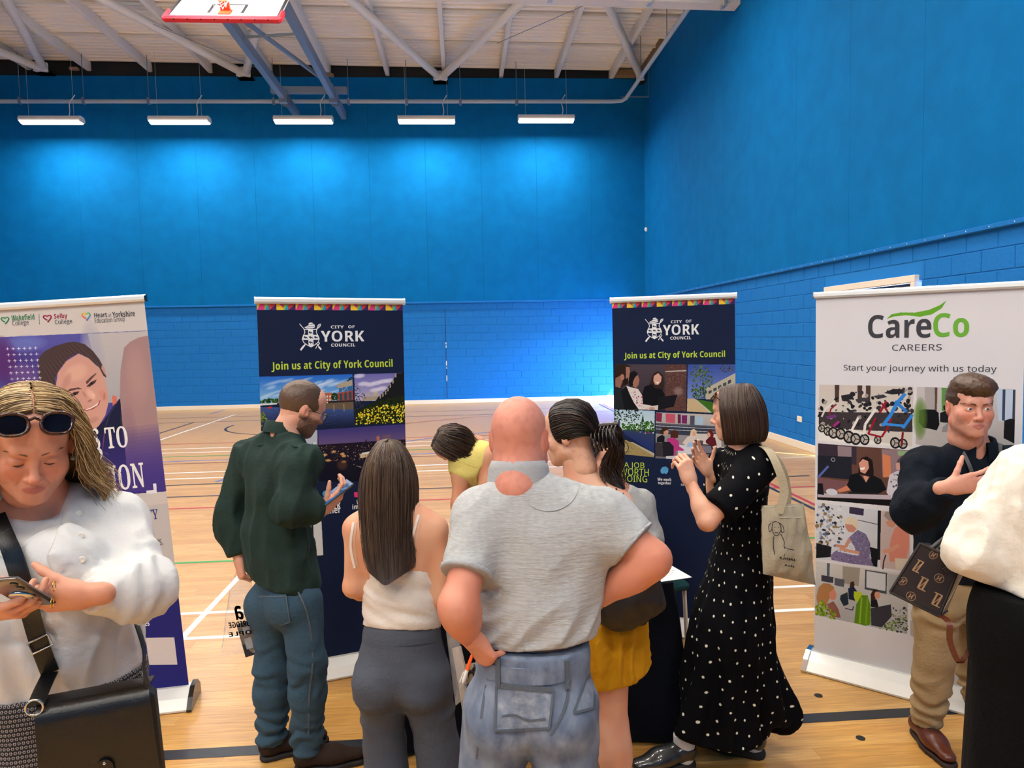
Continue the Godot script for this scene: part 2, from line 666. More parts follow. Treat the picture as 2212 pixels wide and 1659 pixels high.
# ---------------------------------------------------------------- the room
func hall():
	floor_and_lines()
	wall_blocks()
	skirtings()
	doors()

func line(parent: Node3D,m: Material,pts: Array,w: float,y:=.0012):
	var mb:=MB.new()
	var l:=[]
	var r:=[]
	for k in pts.size():
		var a: Vector2=pts[max(k-1,0)]
		var b: Vector2=pts[min(k+1,pts.size()-1)]
		var d:=(b-a).normalized()*w*.5
		l.append(Vector3(pts[k].x-d.y,y,pts[k].y+d.x))
		r.append(Vector3(pts[k].x+d.y,y,pts[k].y-d.x))
	for k in pts.size()-1:
		mb.quad(l[k],l[k+1],r[k+1],r[k],Vector3.UP)
	obj("court_line",mb,m,parent)

func arc(c: Vector2,r: float,a0: float,a1: float) -> Array:
	var o:=[]
	for k in 29:
		var a:=lerpf(a0,a1,k/28.0)
		o.append(c+Vector2(cos(a),sin(a))*r)
	return o

func floor_and_lines():
	var f := structure("floor")
	var mb:=MB.new()
	mb.box(Vector3((LEFT_X+SIDE_X)*.5,-.16,(BACK_Z+REAR_Z)*.5),Vector3(SIDE_X-LEFT_X+.6,.3,REAR_Z-BACK_Z+.6))
	obj("subfloor",mb,M.wood[1],f)
	# boards run across the hall
	var rows:=[]
	var w:=.083
	var near:=[]
	var z:=-2.2
	var k:=0
	var stuff:=[MB.new(),MB.new(),MB.new(),MB.new(),MB.new(),MB.new()]
	var shared:={}
	var count:=0
	while z>BACK_Z-.05:
		var x:=LEFT_X-rng.randf()*1.4
		while x<SIDE_X:
			var ln: float=[1.1,1.35,1.6,1.85][rng.randi() % 4]
			var c:=x+ln*.5
			var mi:=rng.randi() % 6
			var depth:=-z
			var vis:=absf(c-.07*depth)<depth*.76+.9
			if vis and count<300 and z>-6.4:
				if not shared.has(ln):
					var pm:=MB.new()
					pm.box(Vector3(0,-.006,0),Vector3(ln-.0010,.012,w-.0009))
					shared[ln]=pm.mesh()
				place("floorboard",shared[ln],M.wood[mi],f,Transform3D(Basis.IDENTITY,Vector3(c,0,z)))
				count+=1
			elif z>-12.0:
				var q: MB=stuff[mi]
				q.quad(Vector3(x,0,z-w*.5+.0005),Vector3(x+ln-.001,0,z-w*.5+.0005),Vector3(x+ln-.001,0,z+w*.5-.0005),Vector3(x,0,z+w*.5-.0005),Vector3.UP)
			x+=ln
		z-=w
		if z<-12.0: break
	for i in 6:
		obj("far_floorboards",stuff[i],M.wood[i],f).set_meta("kind","stuff")
	# plain boarding where single boards cannot be told apart
	var fb:=MB.new()
	fb.box(Vector3((LEFT_X+SIDE_X)*.5,-.006,(BACK_Z+z+w*.5)*.5),Vector3(SIDE_X-LEFT_X,.012,z+w*.5-BACK_Z))
	obj("boarding",fb,M.wood[0],f)
	var nb:=MB.new()
	nb.box(Vector3((LEFT_X+SIDE_X)*.5,-.006,(REAR_Z-2.15)*.5),Vector3(SIDE_X-LEFT_X,.012,REAR_Z+2.15))
	obj("boarding",nb,M.wood[0],f)
	var ink:=mat(Color(.13,.14,.17),.4)
	var white:=mat(Color(.93,.92,.88),.4)
	var red:=mat(Color(.70,.16,.18),.4)
	var blue:=mat(Color(.20,.38,.70),.4)
	var green:=mat(Color(.20,.56,.24),.4)
	var brown:=mat(Color(.42,.24,.17),.4)
	for a in [[-3.23,ink,.08],[-6.15,green,.045],[-4.54,white,.045],[-4.97,white,.045],[-8.21,red,.05],[-8.84,ink,.05],[-10.03,white,.05],[-10.49,white,.05],[-11.30,brown,.05],[-11.54,blue,.05],[-12.0,green,.05],[-12.43,white,.05],[-12.9,white,.05],[-13.52,red,.05],[-17.18,ink,.05],[-18.24,brown,.05]]:
		line(f,a[1],[Vector2(LEFT_X+.4,a[0]),Vector2(SIDE_X-.9,a[0])],a[2])
	line(f,white,[Vector2(-1.83,-4.5),Vector2(-1.83,-11.2)],.045,.0016)
	line(f,white,[Vector2(-5.92,-13.0),Vector2(-5.92,-18.75)],.05,.0016)
	line(f,ink,[Vector2(-6.37,-14.2),Vector2(-6.37,-17.2)],.05,.0016)
	line(f,blue,[Vector2(-6.65,-19.1),Vector2(-6.65,-20.1)],.05,.0016)
	line(f,red,[Vector2(3.76,6.0),Vector2(3.76,-19.0)],.05,.0016)
	line(f,ink,[Vector2(3.66,6.0),Vector2(3.66,-19.0)],.05,.0016)
	line(f,ink,arc(Vector2(-3.6,-16.1),1.62,PI*1.05,PI*.45),.05,.0020)
	line(f,ink,arc(Vector2(-3.4,-4.6),5.0,PI*1.46,PI*1.62),.05,.0020)
	line(f,red,arc(Vector2(3.6,-9.0),8.35,PI*1.16,PI*1.4),.05,.0020)
	line(f,blue,arc(Vector2(3.2,-7.6),6.9,PI*1.1,PI*1.45),.05,.0020)
	# socket plugs sunk in the boards
	for p in [Vector2(Vector3(1.789,0,-3.433).x,Vector3(1.789,0,-3.433).z),Vector2(Vector3(1.788,0,-3.042).x,Vector3(1.788,0,-3.042).z)]:
		var s:=MB.new()
		s.lathe(Vector3(p.x,.0008,p.y),[Vector2(.021,.0),Vector2(.020,.0022),Vector2(.012,.0016),Vector2(.0,.0016)],14)
		obj("floor_plug",s,M.dark,f)

func block_mesh(w: float,h: float,d: float) -> ArrayMesh:
	var mb:=MB.new()
	mb.cbox(Vector3(0,0,-d*.5),Vector3(w,h,d),.006)
	return mb.mesh()

func wall_blocks():
	var ch:=.2223
	var bw:=.45
	var full:=block_mesh(bw-.010,ch-.009,.1)
	# end wall and side wall: painted block below, boarded and lined above
	for side in 2:
		var wl := structure("wall_back" if side == 0 else "wall_right")
		var b:=Basis.IDENTITY if side==0 else Basis(Vector3.UP,-PI/2)
		var a:=Vector3(LEFT_X,0,BACK_Z) if side==0 else Vector3(SIDE_X,0,BACK_Z)
		var length:=SIDE_X-LEFT_X if side==0 else REAR_Z-BACK_Z
		var core:=MB.new()
		# door gaps along the side wall: fire door near the corner, double door further along
		var gaps:=[] if side==0 else [[.75,2.55,2.1],[10.2,12.42,2.45]]
		var cuts:=[.0]
		for g in gaps: cuts.append(g[0]); cuts.append(g[1])
		cuts.append(length)
		for k in range(0,cuts.size(),2):
			if cuts[k+1]-cuts[k]>0:
				core.box(a+b*Vector3((cuts[k]+cuts[k+1])*.5,1.445,-.155),Vector3(cuts[k+1]-cuts[k],2.89,.3),b)
		for g in gaps:
			core.box(a+b*Vector3((g[0]+g[1])*.5,(g[2]+2.89)*.5,-.155),Vector3(g[1]-g[0],2.89-g[2],.3),b)
		obj("block_core",core,M.mortar,wl)
		var rest:=MB.new()
		var one:=0
		for row in 13:
			var y:=(row+.5)*ch
			var u:=-(bw*.5 if row % 2 else .0)
			if side==1: u+=.1
			while u<length:
				var c:=u+bw*.5
				var lo:=maxf(u,.0); var hi:=minf(u+bw,length)
				u+=bw
				if hi-lo<.04: continue
				var skip:=false
				for g in gaps:
					if y-ch*.5<g[2] and hi>g[0] and lo<g[1]: skip=true
				var whole:=absf(hi-lo-bw)<.001
				if skip:
					for g in gaps:
						if hi>g[0] and lo<g[1]:
							if lo<g[0]-.03: rest.cbox(a+b*Vector3((lo+g[0])*.5,y,-.046),Vector3(g[0]-lo-.006,ch-.009,.1),.006,b)
							if hi>g[1]+.03: rest.cbox(a+b*Vector3((hi+g[1])*.5,y,-.046),Vector3(hi-g[1]-.006,ch-.009,.1),.006,b)
					continue
				var wx:=a+b*Vector3(c,y,0)
				var seen:=(wx.x>-5.4 if side==0 else wx.z>-18.5 and wx.z<-7.0)
				var push:=rng.randf_range(-.0015,.0015)
				if whole and seen and one<300:
					place("block",full,M.block,wl,Transform3D(b,wx + b * Vector3(0,0,.004 + push)))
					one+=1
				else:
					rest.cbox(a+b*Vector3((lo+hi)*.5,y,-.046+push),Vector3(hi-lo-.010,ch-.009,.1),.006,b)
		obj("far_blocks",rest,M.block,wl).set_meta("kind","stuff")
		# lined upper wall in tall panels
		var pw:=1.56
		var u2:=.0
		var top:=9.1 if side==0 else 9.9
		var n:=0
		while u2<length-.01:
			var w2:=minf(pw,length-u2)
			var pb:=MB.new()
			pb.cbox(Vector3.ZERO,Vector3(w2-.003,top-LEDGE_Y,.2),.002)
			var p:=a+b*Vector3(u2+w2*.5,(top+LEDGE_Y)*.5,-.045)
			org=Vector3.ZERO
			place("panel",pb.mesh(),M.wall_hi,wl,Transform3D(b,p))
			u2+=pw
			n+=1
		var bk:=MB.new()
		bk.box(a+b*Vector3(length*.5,(top+LEDGE_Y)*.5,-.25),Vector3(length,top-LEDGE_Y,.2),b)
		obj("backing",bk,M.dark,wl)
		# ledge strip under the lining with its fixings
		var ld:=MB.new()
		ld.cbox(a+b*Vector3(length*.5,LEDGE_Y-.004,.025),Vector3(length,.05,.09),.006,b)
		obj("ledge",ld,M.ledge if M.has("ledge") else M.block,wl)
		if side==1:
			for k in 46:
				var sc:=MB.new()
				sc.lathe(a+b*Vector3(3.0+k*.33,LEDGE_Y-.004,.0715),[Vector2(.007,.0),Vector2(.005,.003),Vector2(.0,.004)],7,b*Basis(Vector3.RIGHT,PI/2))
				obj("screw",sc,M.skirting,wl)
	# movement joint and its chipped filler on the end wall
	var wb: Node3D = get_node("wall_back")
	org=Vector3.ZERO
	var jx:=-.475
	var jt:=MB.new()
	jt.box(Vector3(jx,1.42,BACK_Z+.006),Vector3(.014,2.55,.006))
	obj("movement_joint",jt,M.dark_blue if M.has("dark_blue") else mat(Color(.02,.12,.26),.7),wb)
	for p in [[1.72,.03,.07],[1.63,.025,.09],[1.15,.03,.16],[1.02,.022,.07],[.72,.026,.2]]:
		var ch2:=MB.new()
		ch2.prism(PackedVector2Array([Vector2(-.5,-.3),Vector2(.1,-.5),Vector2(.5,-.1),Vector2(.3,.5),Vector2(-.4,.35)]),Vector3(jx+.005,p[0],BACK_Z+.006),Vector3(p[1],0,0),Vector3(0,p[2],0),.006)
		obj("filler_patch",ch2,M.skirting,wb)
	# other walls close the room
	for a in [["wall_left",Vector3(LEFT_X - .15,4.95,(BACK_Z + REAR_Z) * .5),Vector3(.3,9.9,REAR_Z - BACK_Z)],["wall_front",Vector3((LEFT_X + SIDE_X) * .5,4.95,REAR_Z + .15),Vector3(SIDE_X - LEFT_X,9.9,.3)]]:
		var s:=structure(a[0])
		var mb:=MB.new()
		mb.box(a[1],a[2])
		obj("lining",mb,M.wall_hi,s)

func skirtings():
	for a in [["baseboard_back",[[LEFT_X,SIDE_X]],0],["baseboard_right",[[.0,.7],[2.6,10.12],[12.5,30.0]],1]]:
		var s:=structure(a[0])
		for r in a[1]:
			var mb:=MB.new()
			if a[2]==0: mb.cbox(Vector3((r[0]+r[1])*.5,.055,BACK_Z+.011),Vector3(r[1]-r[0],.11,.022),.004)
			else: mb.cbox(Vector3(SIDE_X-.011,.06,BACK_Z+(r[0]+r[1])*.5),Vector3(.022,.12,r[1]-r[0]),.004)
			obj("skirting",mb,M.skirting,s)

func doors():
	# double door in the side wall: white frame, dark leaves, small notice
	var d := structure("door_1")
	var z0:=-10.147
	var z1:=-8.044
	var fr:=MB.new()
	var x:=SIDE_X
	fr.cbox(Vector3(x,2.47,(z0+z1)*.5),Vector3(.11,.085,z1-z0),.006)
	for z in [z0+.04,z1-.04]:
		fr.cbox(Vector3(x,1.215,z),Vector3(.11,2.43,.08),.006)
	obj("door_frame",fr,M.skirting,d)
	var leaf_m:=mat(Color(.14,.19,.26),.4)
	for k in 2:
		var lf:=MB.new()
		lf.cbox(Vector3(x+.01,1.215,z0+.085+.965*(k+.5)),Vector3(.045,2.41,.955),.004)
		var o := obj("door_leaf",lf,leaf_m,d)
		var hd:=MB.new()
		var hz:=z0+.085+.965*(1.0+(-.1 if k==0 else .1))
		hd.tube([Vector3(x-.02,.95,hz),Vector3(x-.06,.96,hz),Vector3(x-.06,1.24,hz),Vector3(x-.02,1.25,hz)],.011,8)
		obj("pull_handle",hd,M.chrome,o)
	var nt:=MB.new()
	nt.cbox(Vector3(x-.014,2.31,z1-.2),Vector3(.004,.15,.11),.001)
	var notice := obj("notice",nt,mat(Color(.9,.9,.88),.5),d)
	var ik:=MB.new()
	ik.lathe(Vector3(x-.0165,2.28,z1-.215),[Vector2(.022,0),Vector2(.022,.001),Vector2(0,.001)],12,Basis(Vector3.FORWARD,-PI/2))
	for k in 3: ik.box(Vector3(x-.0168,2.31+.022*k,z1-.185),Vector3(.001,.006,.05))
	obj("print",ik,M.dark,notice)
	# open fire door near the corner, daylight beyond
	var e := structure("door_2")
	var ef:=MB.new()
	for z in [BACK_Z+.78,BACK_Z+2.52]: ef.cbox(Vector3(x-.01,1.03,z),Vector3(.12,2.06,.06),.005)
	ef.cbox(Vector3(x-.01,2.075,BACK_Z+1.65),Vector3(.12,.05,1.8),.005)
	obj("door_frame",ef,M.skirting,e)
	var lf2:=MB.new()
	lf2.cbox(Vector3(x+.75,1.02,BACK_Z+.72),Vector3(.85,2.02,.045),.004)
	obj("door_leaf",lf2,M.white_steel,e)
	var lf3:=MB.new()
	lf3.cbox(Vector3(x+.75,1.02,BACK_Z+2.58),Vector3(.85,2.02,.045),.004)
	obj("door_leaf",lf3,M.white_steel,e)
	# paving outside the fire door
	var g := structure("path_outside")
	var pv:=MB.new()
	pv.box(Vector3(x+6.3,-.13,BACK_Z+2.0),Vector3(12.0,.2,16.0))
	obj("paving",pv,mat(Color(.55,.54,.51),.9),g)
	# wall socket low on the side wall, sensor high in the corner
	var s := thing("wall_socket","white wall socket low on the blue block wall","socket",Vector3(5.355,.475,-10.95))
	var sb:=MB.new()
	sb.cbox(org+Vector3(-.006,0,0),Vector3(.016,.09,.15),.004)
	var plate := obj("plate",sb,M.skirting,s)
	for k in 2:
		var sw:=MB.new()
		sw.cbox(org+Vector3(-.016,.02,-.03+.06*k),Vector3(.006,.016,.01),.002)
		obj("switch",sw,M.white_steel,plate)
	var c := thing("wall_sensor","small white sensor high up in the corner of the blue walls","sensor",Vector3(SIDE_X - .01,4.85,-20.1))
	var cb:=MB.new()
	cb.cbox(org+Vector3(-.02,.02,0),Vector3(.05,.06,.07),.01)
	obj("bracket",cb,M.skirting,c)
	var cd:=MB.new()
	cd.lathe(org+Vector3(-.07,-.01,0),[Vector2(0,-.06),Vector2(.035,-.045),Vector2(.05,0),Vector2(.035,.045),Vector2(0,.06)],12)
	obj("lens_dome",cd,M.white_steel,c)

# ---------------------------------------------------------------- the roof
func roof_y(x: float) -> float:   # underside of the purlins; the roof falls a little towards the side wall
	return 9.09+.0115*(SIDE_X-x)

func roof():
	var c := structure("ceiling")
	# profiled steel deck, ribs across the hall
	var mb:=MB.new()
	var pitch:=.2
	var up:=.24
	var zs:=[[.0,.0],[.09,.0],[.115,.06],[.175,.06],[.2,.0]]
	var z:=BACK_Z-.6
	while z<REAR_Z:
		for k in 4:
			var a0:=z+zs[k][0] as float
			var a1:=z+zs[k+1][0] as float
			var h0: float=up+zs[k][1]
			var h1: float=up+zs[k+1][1]
			var p:=Vector3(LEFT_X-.3,roof_y(LEFT_X-.3)+h0,a0)
			var q:=Vector3(SIDE_X+.3,roof_y(SIDE_X+.3)+h0,a0)
			var nn:=Vector3(0,-(a1-a0),h1-h0).normalized()
			mb.quad(p,q,q+Vector3(0,h1-h0,a1-a0),p+Vector3(0,h1-h0,a1-a0),nn)
		z+=pitch
	obj("deck",mb,M.deck,c)
	var cap:=MB.new()
	var rise:=atan(.0115)
	cap.box(Vector3((LEFT_X+SIDE_X)*.5,roof_y((LEFT_X+SIDE_X)*.5)+up+.2,(BACK_Z+REAR_Z)*.5),Vector3(SIDE_X-LEFT_X+.9,.2,REAR_Z-BACK_Z+2.0),Basis(Vector3.FORWARD,rise))
	obj("roof_build_up",cap,M.dark,c)
	# dark eaves gap above the end wall
	var ev:=MB.new()
	ev.box(Vector3((LEFT_X+SIDE_X)*.5,9.4,BACK_Z-.12),Vector3(SIDE_X-LEFT_X+.6,.9,.1))
	obj("eaves",ev,M.dark,c)
	for a in [[SIDE_X+.35,9.8],[LEFT_X-.35,9.8]]:
		var sd:=MB.new()
		sd.box(Vector3(a[0],a[1],(BACK_Z+REAR_Z)*.5),Vector3(.1,.9,REAR_Z-BACK_Z+1.6))
		obj("eaves",sd,M.dark,c)
	# purlins down the hall
	for x in [-13.0,-11.45,-9.9,-8.3,-6.7,-5.1,-3.5,-1.9,-.33,1.26,2.82,4.38]:
		var t := structure("trim_%d" % (taken.get("trim",0) + 1))
		taken["trim"] = taken.get("trim",0) + 1
		var p:=MB.new()
		p.cbox(Vector3(x,roof_y(x)+.12,(BACK_Z-.2+REAR_Z)*.5),Vector3(.11,.24,REAR_Z-BACK_Z+.2),.008)
		obj("purlin",p,M.white_steel,t)
	# long thin tie across the deck
	var tie := structure("trim_%d" % (taken["trim"] + 1))
	taken["trim"] += 1
	var tb:=MB.new()
	for zz in [-18.6,-16.9]:
		tb.cbox(Vector3((LEFT_X+SIDE_X)*.5,roof_y((LEFT_X+SIDE_X)*.5)+.2,zz),Vector3(SIDE_X-LEFT_X,.06,.05),.005,Basis(Vector3.FORWARD,rise))
	obj("tie_bar",tb,M.white_steel,tie)
	# zigzag wind bracing: white tubes from brackets on the end wall to the main beam
	var wn:=[Vector3(-16.0,9.3,-20.2),Vector3(-10.91,9.2,-20.2),Vector3(-5.69,9.1,-20.2),Vector3(-.43,9.03,-20.2),Vector3(5.2,9.05,-20.2)]
	var bn:=[Vector3(-13.3,9.2,-13.4),Vector3(-8.4,9.13,-13.4),Vector3(-3.1,9.06,-13.4),Vector3(2.35,9.0,-13.4)]
	for k in 4:
		for e in 2:
			var a: Vector3=wn[k+e]
			var b: Vector3=bn[k]
			if a.x<LEFT_X: continue
			var t := structure("trim_%d" % (taken["trim"] + 1))
			taken["trim"] += 1
			var d:=(b-a).normalized()
			var tb2:=MB.new()
			tb2.tube([a+d*.25,b],.1,14)
			obj("tube",tb2,M.white_steel,t)
			var pl:=MB.new()
			pl.cbox(a+d*.2+Vector3(0,-.0,0),Vector3(.22,.22,.12),.01,Basis.looking_at(d))
			obj("end_plate",pl,M.white_steel,t)
			var bt:=MB.new()
			bt.tube([a+d*.15+Vector3(-.13,-.02,0),a+d*.15+Vector3(.13,-.02,0)],.022,8)
			bt.cbox(a+Vector3(0,-.1,-.05),Vector3(.4,.03,.3),.004)
			obj("bracket",bt,M.dark,t)
	# timber packers on the wall head
	var pk:=mat(Color(.62,.5,.38),.8)
	mottle(pk,Vector3(1,6,6),.03,.75,4)
	for a in [[Vector3(4.75,9.2,-20.25),Vector3(.65,.18,.2)],[Vector3(5.22,9.25,-19.2),Vector3(.12,.2,1.9)],[Vector3(-10.2,9.26,-20.3),Vector3(.22,.07,.12)],[Vector3(-5.1,9.18,-20.3),Vector3(.22,.07,.12)],[Vector3(-3.5,9.13,-20.3),Vector3(.3,.07,.12)]]:
		var t := structure("trim_%d" % (taken["trim"] + 1))
		taken["trim"] += 1
		var b:=MB.new()
		b.cbox(a[0],a[1],.008)
		obj("timber_packer",b,pk,t)
	# main beam across the hall
	var bm := structure("trim_%d" % (taken["trim"] + 1))
	taken["trim"] += 1
	var bb:=MB.new()
	bb.cbox(Vector3((LEFT_X+SIDE_X)*.5,8.23,-13.45),Vector3(SIDE_X-LEFT_X-.1,.16,.3),.01,Basis(Vector3.FORWARD,rise*1.75))
	obj("bottom_flange",bb,M.white_steel,bm)
	for x in [-11.4,-8.3,-5.1,-2.0,-.1,1.75,3.6,5.0]:
		var cl:=MB.new()
		var y: float=8.23-.0202*(x-(LEFT_X+SIDE_X)*.5)
		cl.cbox(Vector3(x,y-.02,-13.27),Vector3(.07,.2,.05),.006)
		cl.cbox(Vector3(x,y-.11,-13.35),Vector3(.09,.03,.16),.006)
		obj("clamp",cl,M.alu,bm)
	# conduit along the end wall turning down the side wall
	var tr := thing("cable_conduit","pale conduit pipe running along the end wall above the strip lights","pipe",Vector3(4.3,8.26,-19.8))
	var tm:=MB.new()
	tm.tube([Vector3(LEFT_X+.1,8.235,-19.8),Vector3(4.3,8.29,-19.8),Vector3(4.52,8.29,-19.75),Vector3(4.6,8.29,-19.55),Vector3(4.66,8.3,-6.0)],.052,10)
	obj("pipe",tm,mat(Color(.66,.71,.76),.4),tr)
	var arm:=MB.new()
	arm.tube([Vector3(4.5,8.42,-19.8),Vector3(5.3,8.42,-19.8)],.018,6)
	arm.tube([Vector3(5.3,8.42,-19.8),Vector3(5.3,9.2,-19.8)],.012,6)
	obj("wall_arm",arm,M.grey_blue,tr)
	for x in [-11.35,-9.75,-8.1,-4.87,-2.9,-1.35,.1,1.63]:
		var rd:=MB.new()
		rd.tube([Vector3(x,8.25,-19.8),Vector3(x,roof_y(x)+.2,-19.8)],.009,5)
		rd.cbox(Vector3(x,8.26,-19.8),Vector3(.07,.16,.13),.01)
		obj("hanger_rod",rd,M.grey_blue,tr)
	for a in [[4.62,-18.0],[4.64,-15.8]]:
		var rd:=MB.new()
		rd.tube([Vector3(a[0],8.3,a[1]),Vector3(a[0],roof_y(a[0])+.2,a[1])],.009,5)
		obj("hanger_rod",rd,M.grey_blue,tr)
	for a in [[Vector3(1.0,8.9,-17.5),Vector3(3.4,8.98,-15.0)],[Vector3(-6.9,9.1,-17.0),Vector3(-4.9,9.0,-19.9)]]:
		var w := thing("tie_wire",["thin steel wire slung below the roof deck by the corner","thin steel wire slung below the roof deck by the raised goal"][0 if a[0].x > 0 else 1],"wire",a[0])
		var wm:=MB.new()
		wm.tube([a[0],a[1]],.007,5)
		obj("strand",wm,M.grey_blue,w)

# ---------------------------------------------------------------- the raised basketball goal
func goal():
	var at:=Vector3(-3.74,7.07,-12.1)
	var t := thing("basketball_goal","raised basketball backboard with red padded edge and orange ring","goal",at)
	var e:=deg_to_rad(41.0)
	var u := Vector3(0, sin(e), -cos(e))      # from lower to upper edge of the board
	var n := Vector3(0, cos(e), sin(e))       # the way the face looks
	var x:=Vector3.RIGHT
	var b:=Basis(x,u,n)
	var bd:=MB.new()
	bd.cbox(at+u*.55,Vector3(1.8,1.05,.035),.006,b)
	obj("backboard",bd,mat(Color(.86,.86,.84),.35),t)
	var ln:=MB.new()
	for q in [[Vector2(0,.1),Vector2(1.72,.05)],[Vector2(0,1.03),Vector2(1.76,.05)],[Vector2(-.875,.56),Vector2(.05,.98)],[Vector2(.875,.56),Vector2(.05,.98)],[Vector2(0,.66),Vector2(.59,.05)],[Vector2(-.27,.45),Vector2(.05,.42)],[Vector2(.27,.45),Vector2(.05,.42)]]:
		ln.box(at+x*q[0].x+u*q[0].y+n*.0185,Vector3(q[1].x,q[1].y,.002),b)
	obj("painted_lines",ln,mat(Color(.12,.12,.14),.5),t)
	var pd:=MB.new()
	pd.cbox(at+u*.0,Vector3(1.86,.1,.1),.03,b)
	for s in [-1,1]: pd.cbox(at+u*.16+x*.91*s,Vector3(.07,.36,.1),.025,b)
	var pad := obj("edge_pad",pd,mat(Color(.80,.10,.19),.5),t)
	for k in 8:
		var sc:=MB.new()
		sc.lathe(at+x*(-.74+.211*k)+u*-.051+n*.012,[Vector2(.014,0),Vector2(.012,.003),Vector2(0,.003)],8,Basis(x,-u,-n))
		obj("screw",sc,M.dark,pad)
	var ring:=MB.new()
	var rc:=at+u*.32+n*.4
	var ps:=[]
	for k in 25: ps.append(rc+x*cos(TAU*k/24)*.228+n*sin(TAU*k/24)*.228)
	ring.tube(ps,.011,8,false)
	ring.cbox(at+u*.32+n*.1,Vector3(.16,.06,.17),.008,b)
	ring.cbox(at+u*.26+n*.03,Vector3(.2,.2,.02),.006,b)
	obj("ring",ring,mat(Color(.88,.30,.13),.45),t)
	var net:=MB.new()
	for k in 12:
		for sg in [-1.0,1.0]:
			var w:=[]
			for j in 7:
				var f:=j/6.0
				var a: float=TAU*(k+sg*f*1.5)/12.0
				var rr:=lerpf(.222,.13,smoothstep(.0,.8,f))
				var hang:=Vector3(0,-1,0).lerp(-u,.45)
				w.append(rc+x*cos(a)*rr+n*sin(a)*rr+hang*.34*f)
			net.tube(w,.004,4,false)
	obj("net",net,M.white_steel,t)
	# two long arms back to the end wall with braces
	for s in [-.62,.62]:
		var am:=MB.new()
		am.cbox(Vector3(-3.72+s,8.02,-16.5),Vector3(.14,.22,7.4),.01)
		var o := obj("arm",am,M.grey_blue,t)
		var st:=MB.new()
		st.cbox(Vector3(-3.72+s,8.0,-18.6),Vector3(.2,.34,.16),.01)
		st.cbox(Vector3(-3.72+s,8.0,-18.9),Vector3(.18,.3,.06),.01)
		obj("hinge_plate",st,M.grey_blue,o)
	var br:=MB.new()
	br.tube([Vector3(-4.34,8.0,-13.2),Vector3(-3.1,8.2,-18.4)],.05,8)
	obj("brace",br,M.grey_blue,t)
	var cr:=MB.new()
	cr.cbox(Vector3(-3.72,8.2,-18.75),Vector3(1.9,.16,.14),.01)
	obj("cross_bar",cr,M.grey_blue,t)
	var cs:=MB.new()
	cs.tube([Vector3(-4.34,8.05,-15.2),Vector3(-3.1,8.05,-15.0)],.03,8)
	obj("cross_bar",cs,M.grey_blue,t)
	var fr:=MB.new()
	for s in [-.62,.62]:
		fr.tube([at+x*s*.7+u*.95-n*.02,Vector3(-3.72+s,7.98,-13.2)],.03,8)
	fr.cbox(at+u*.25-n*.04,Vector3(1.0,.06,.05),.006,b)
	obj("board_frame",fr,M.dark,t)

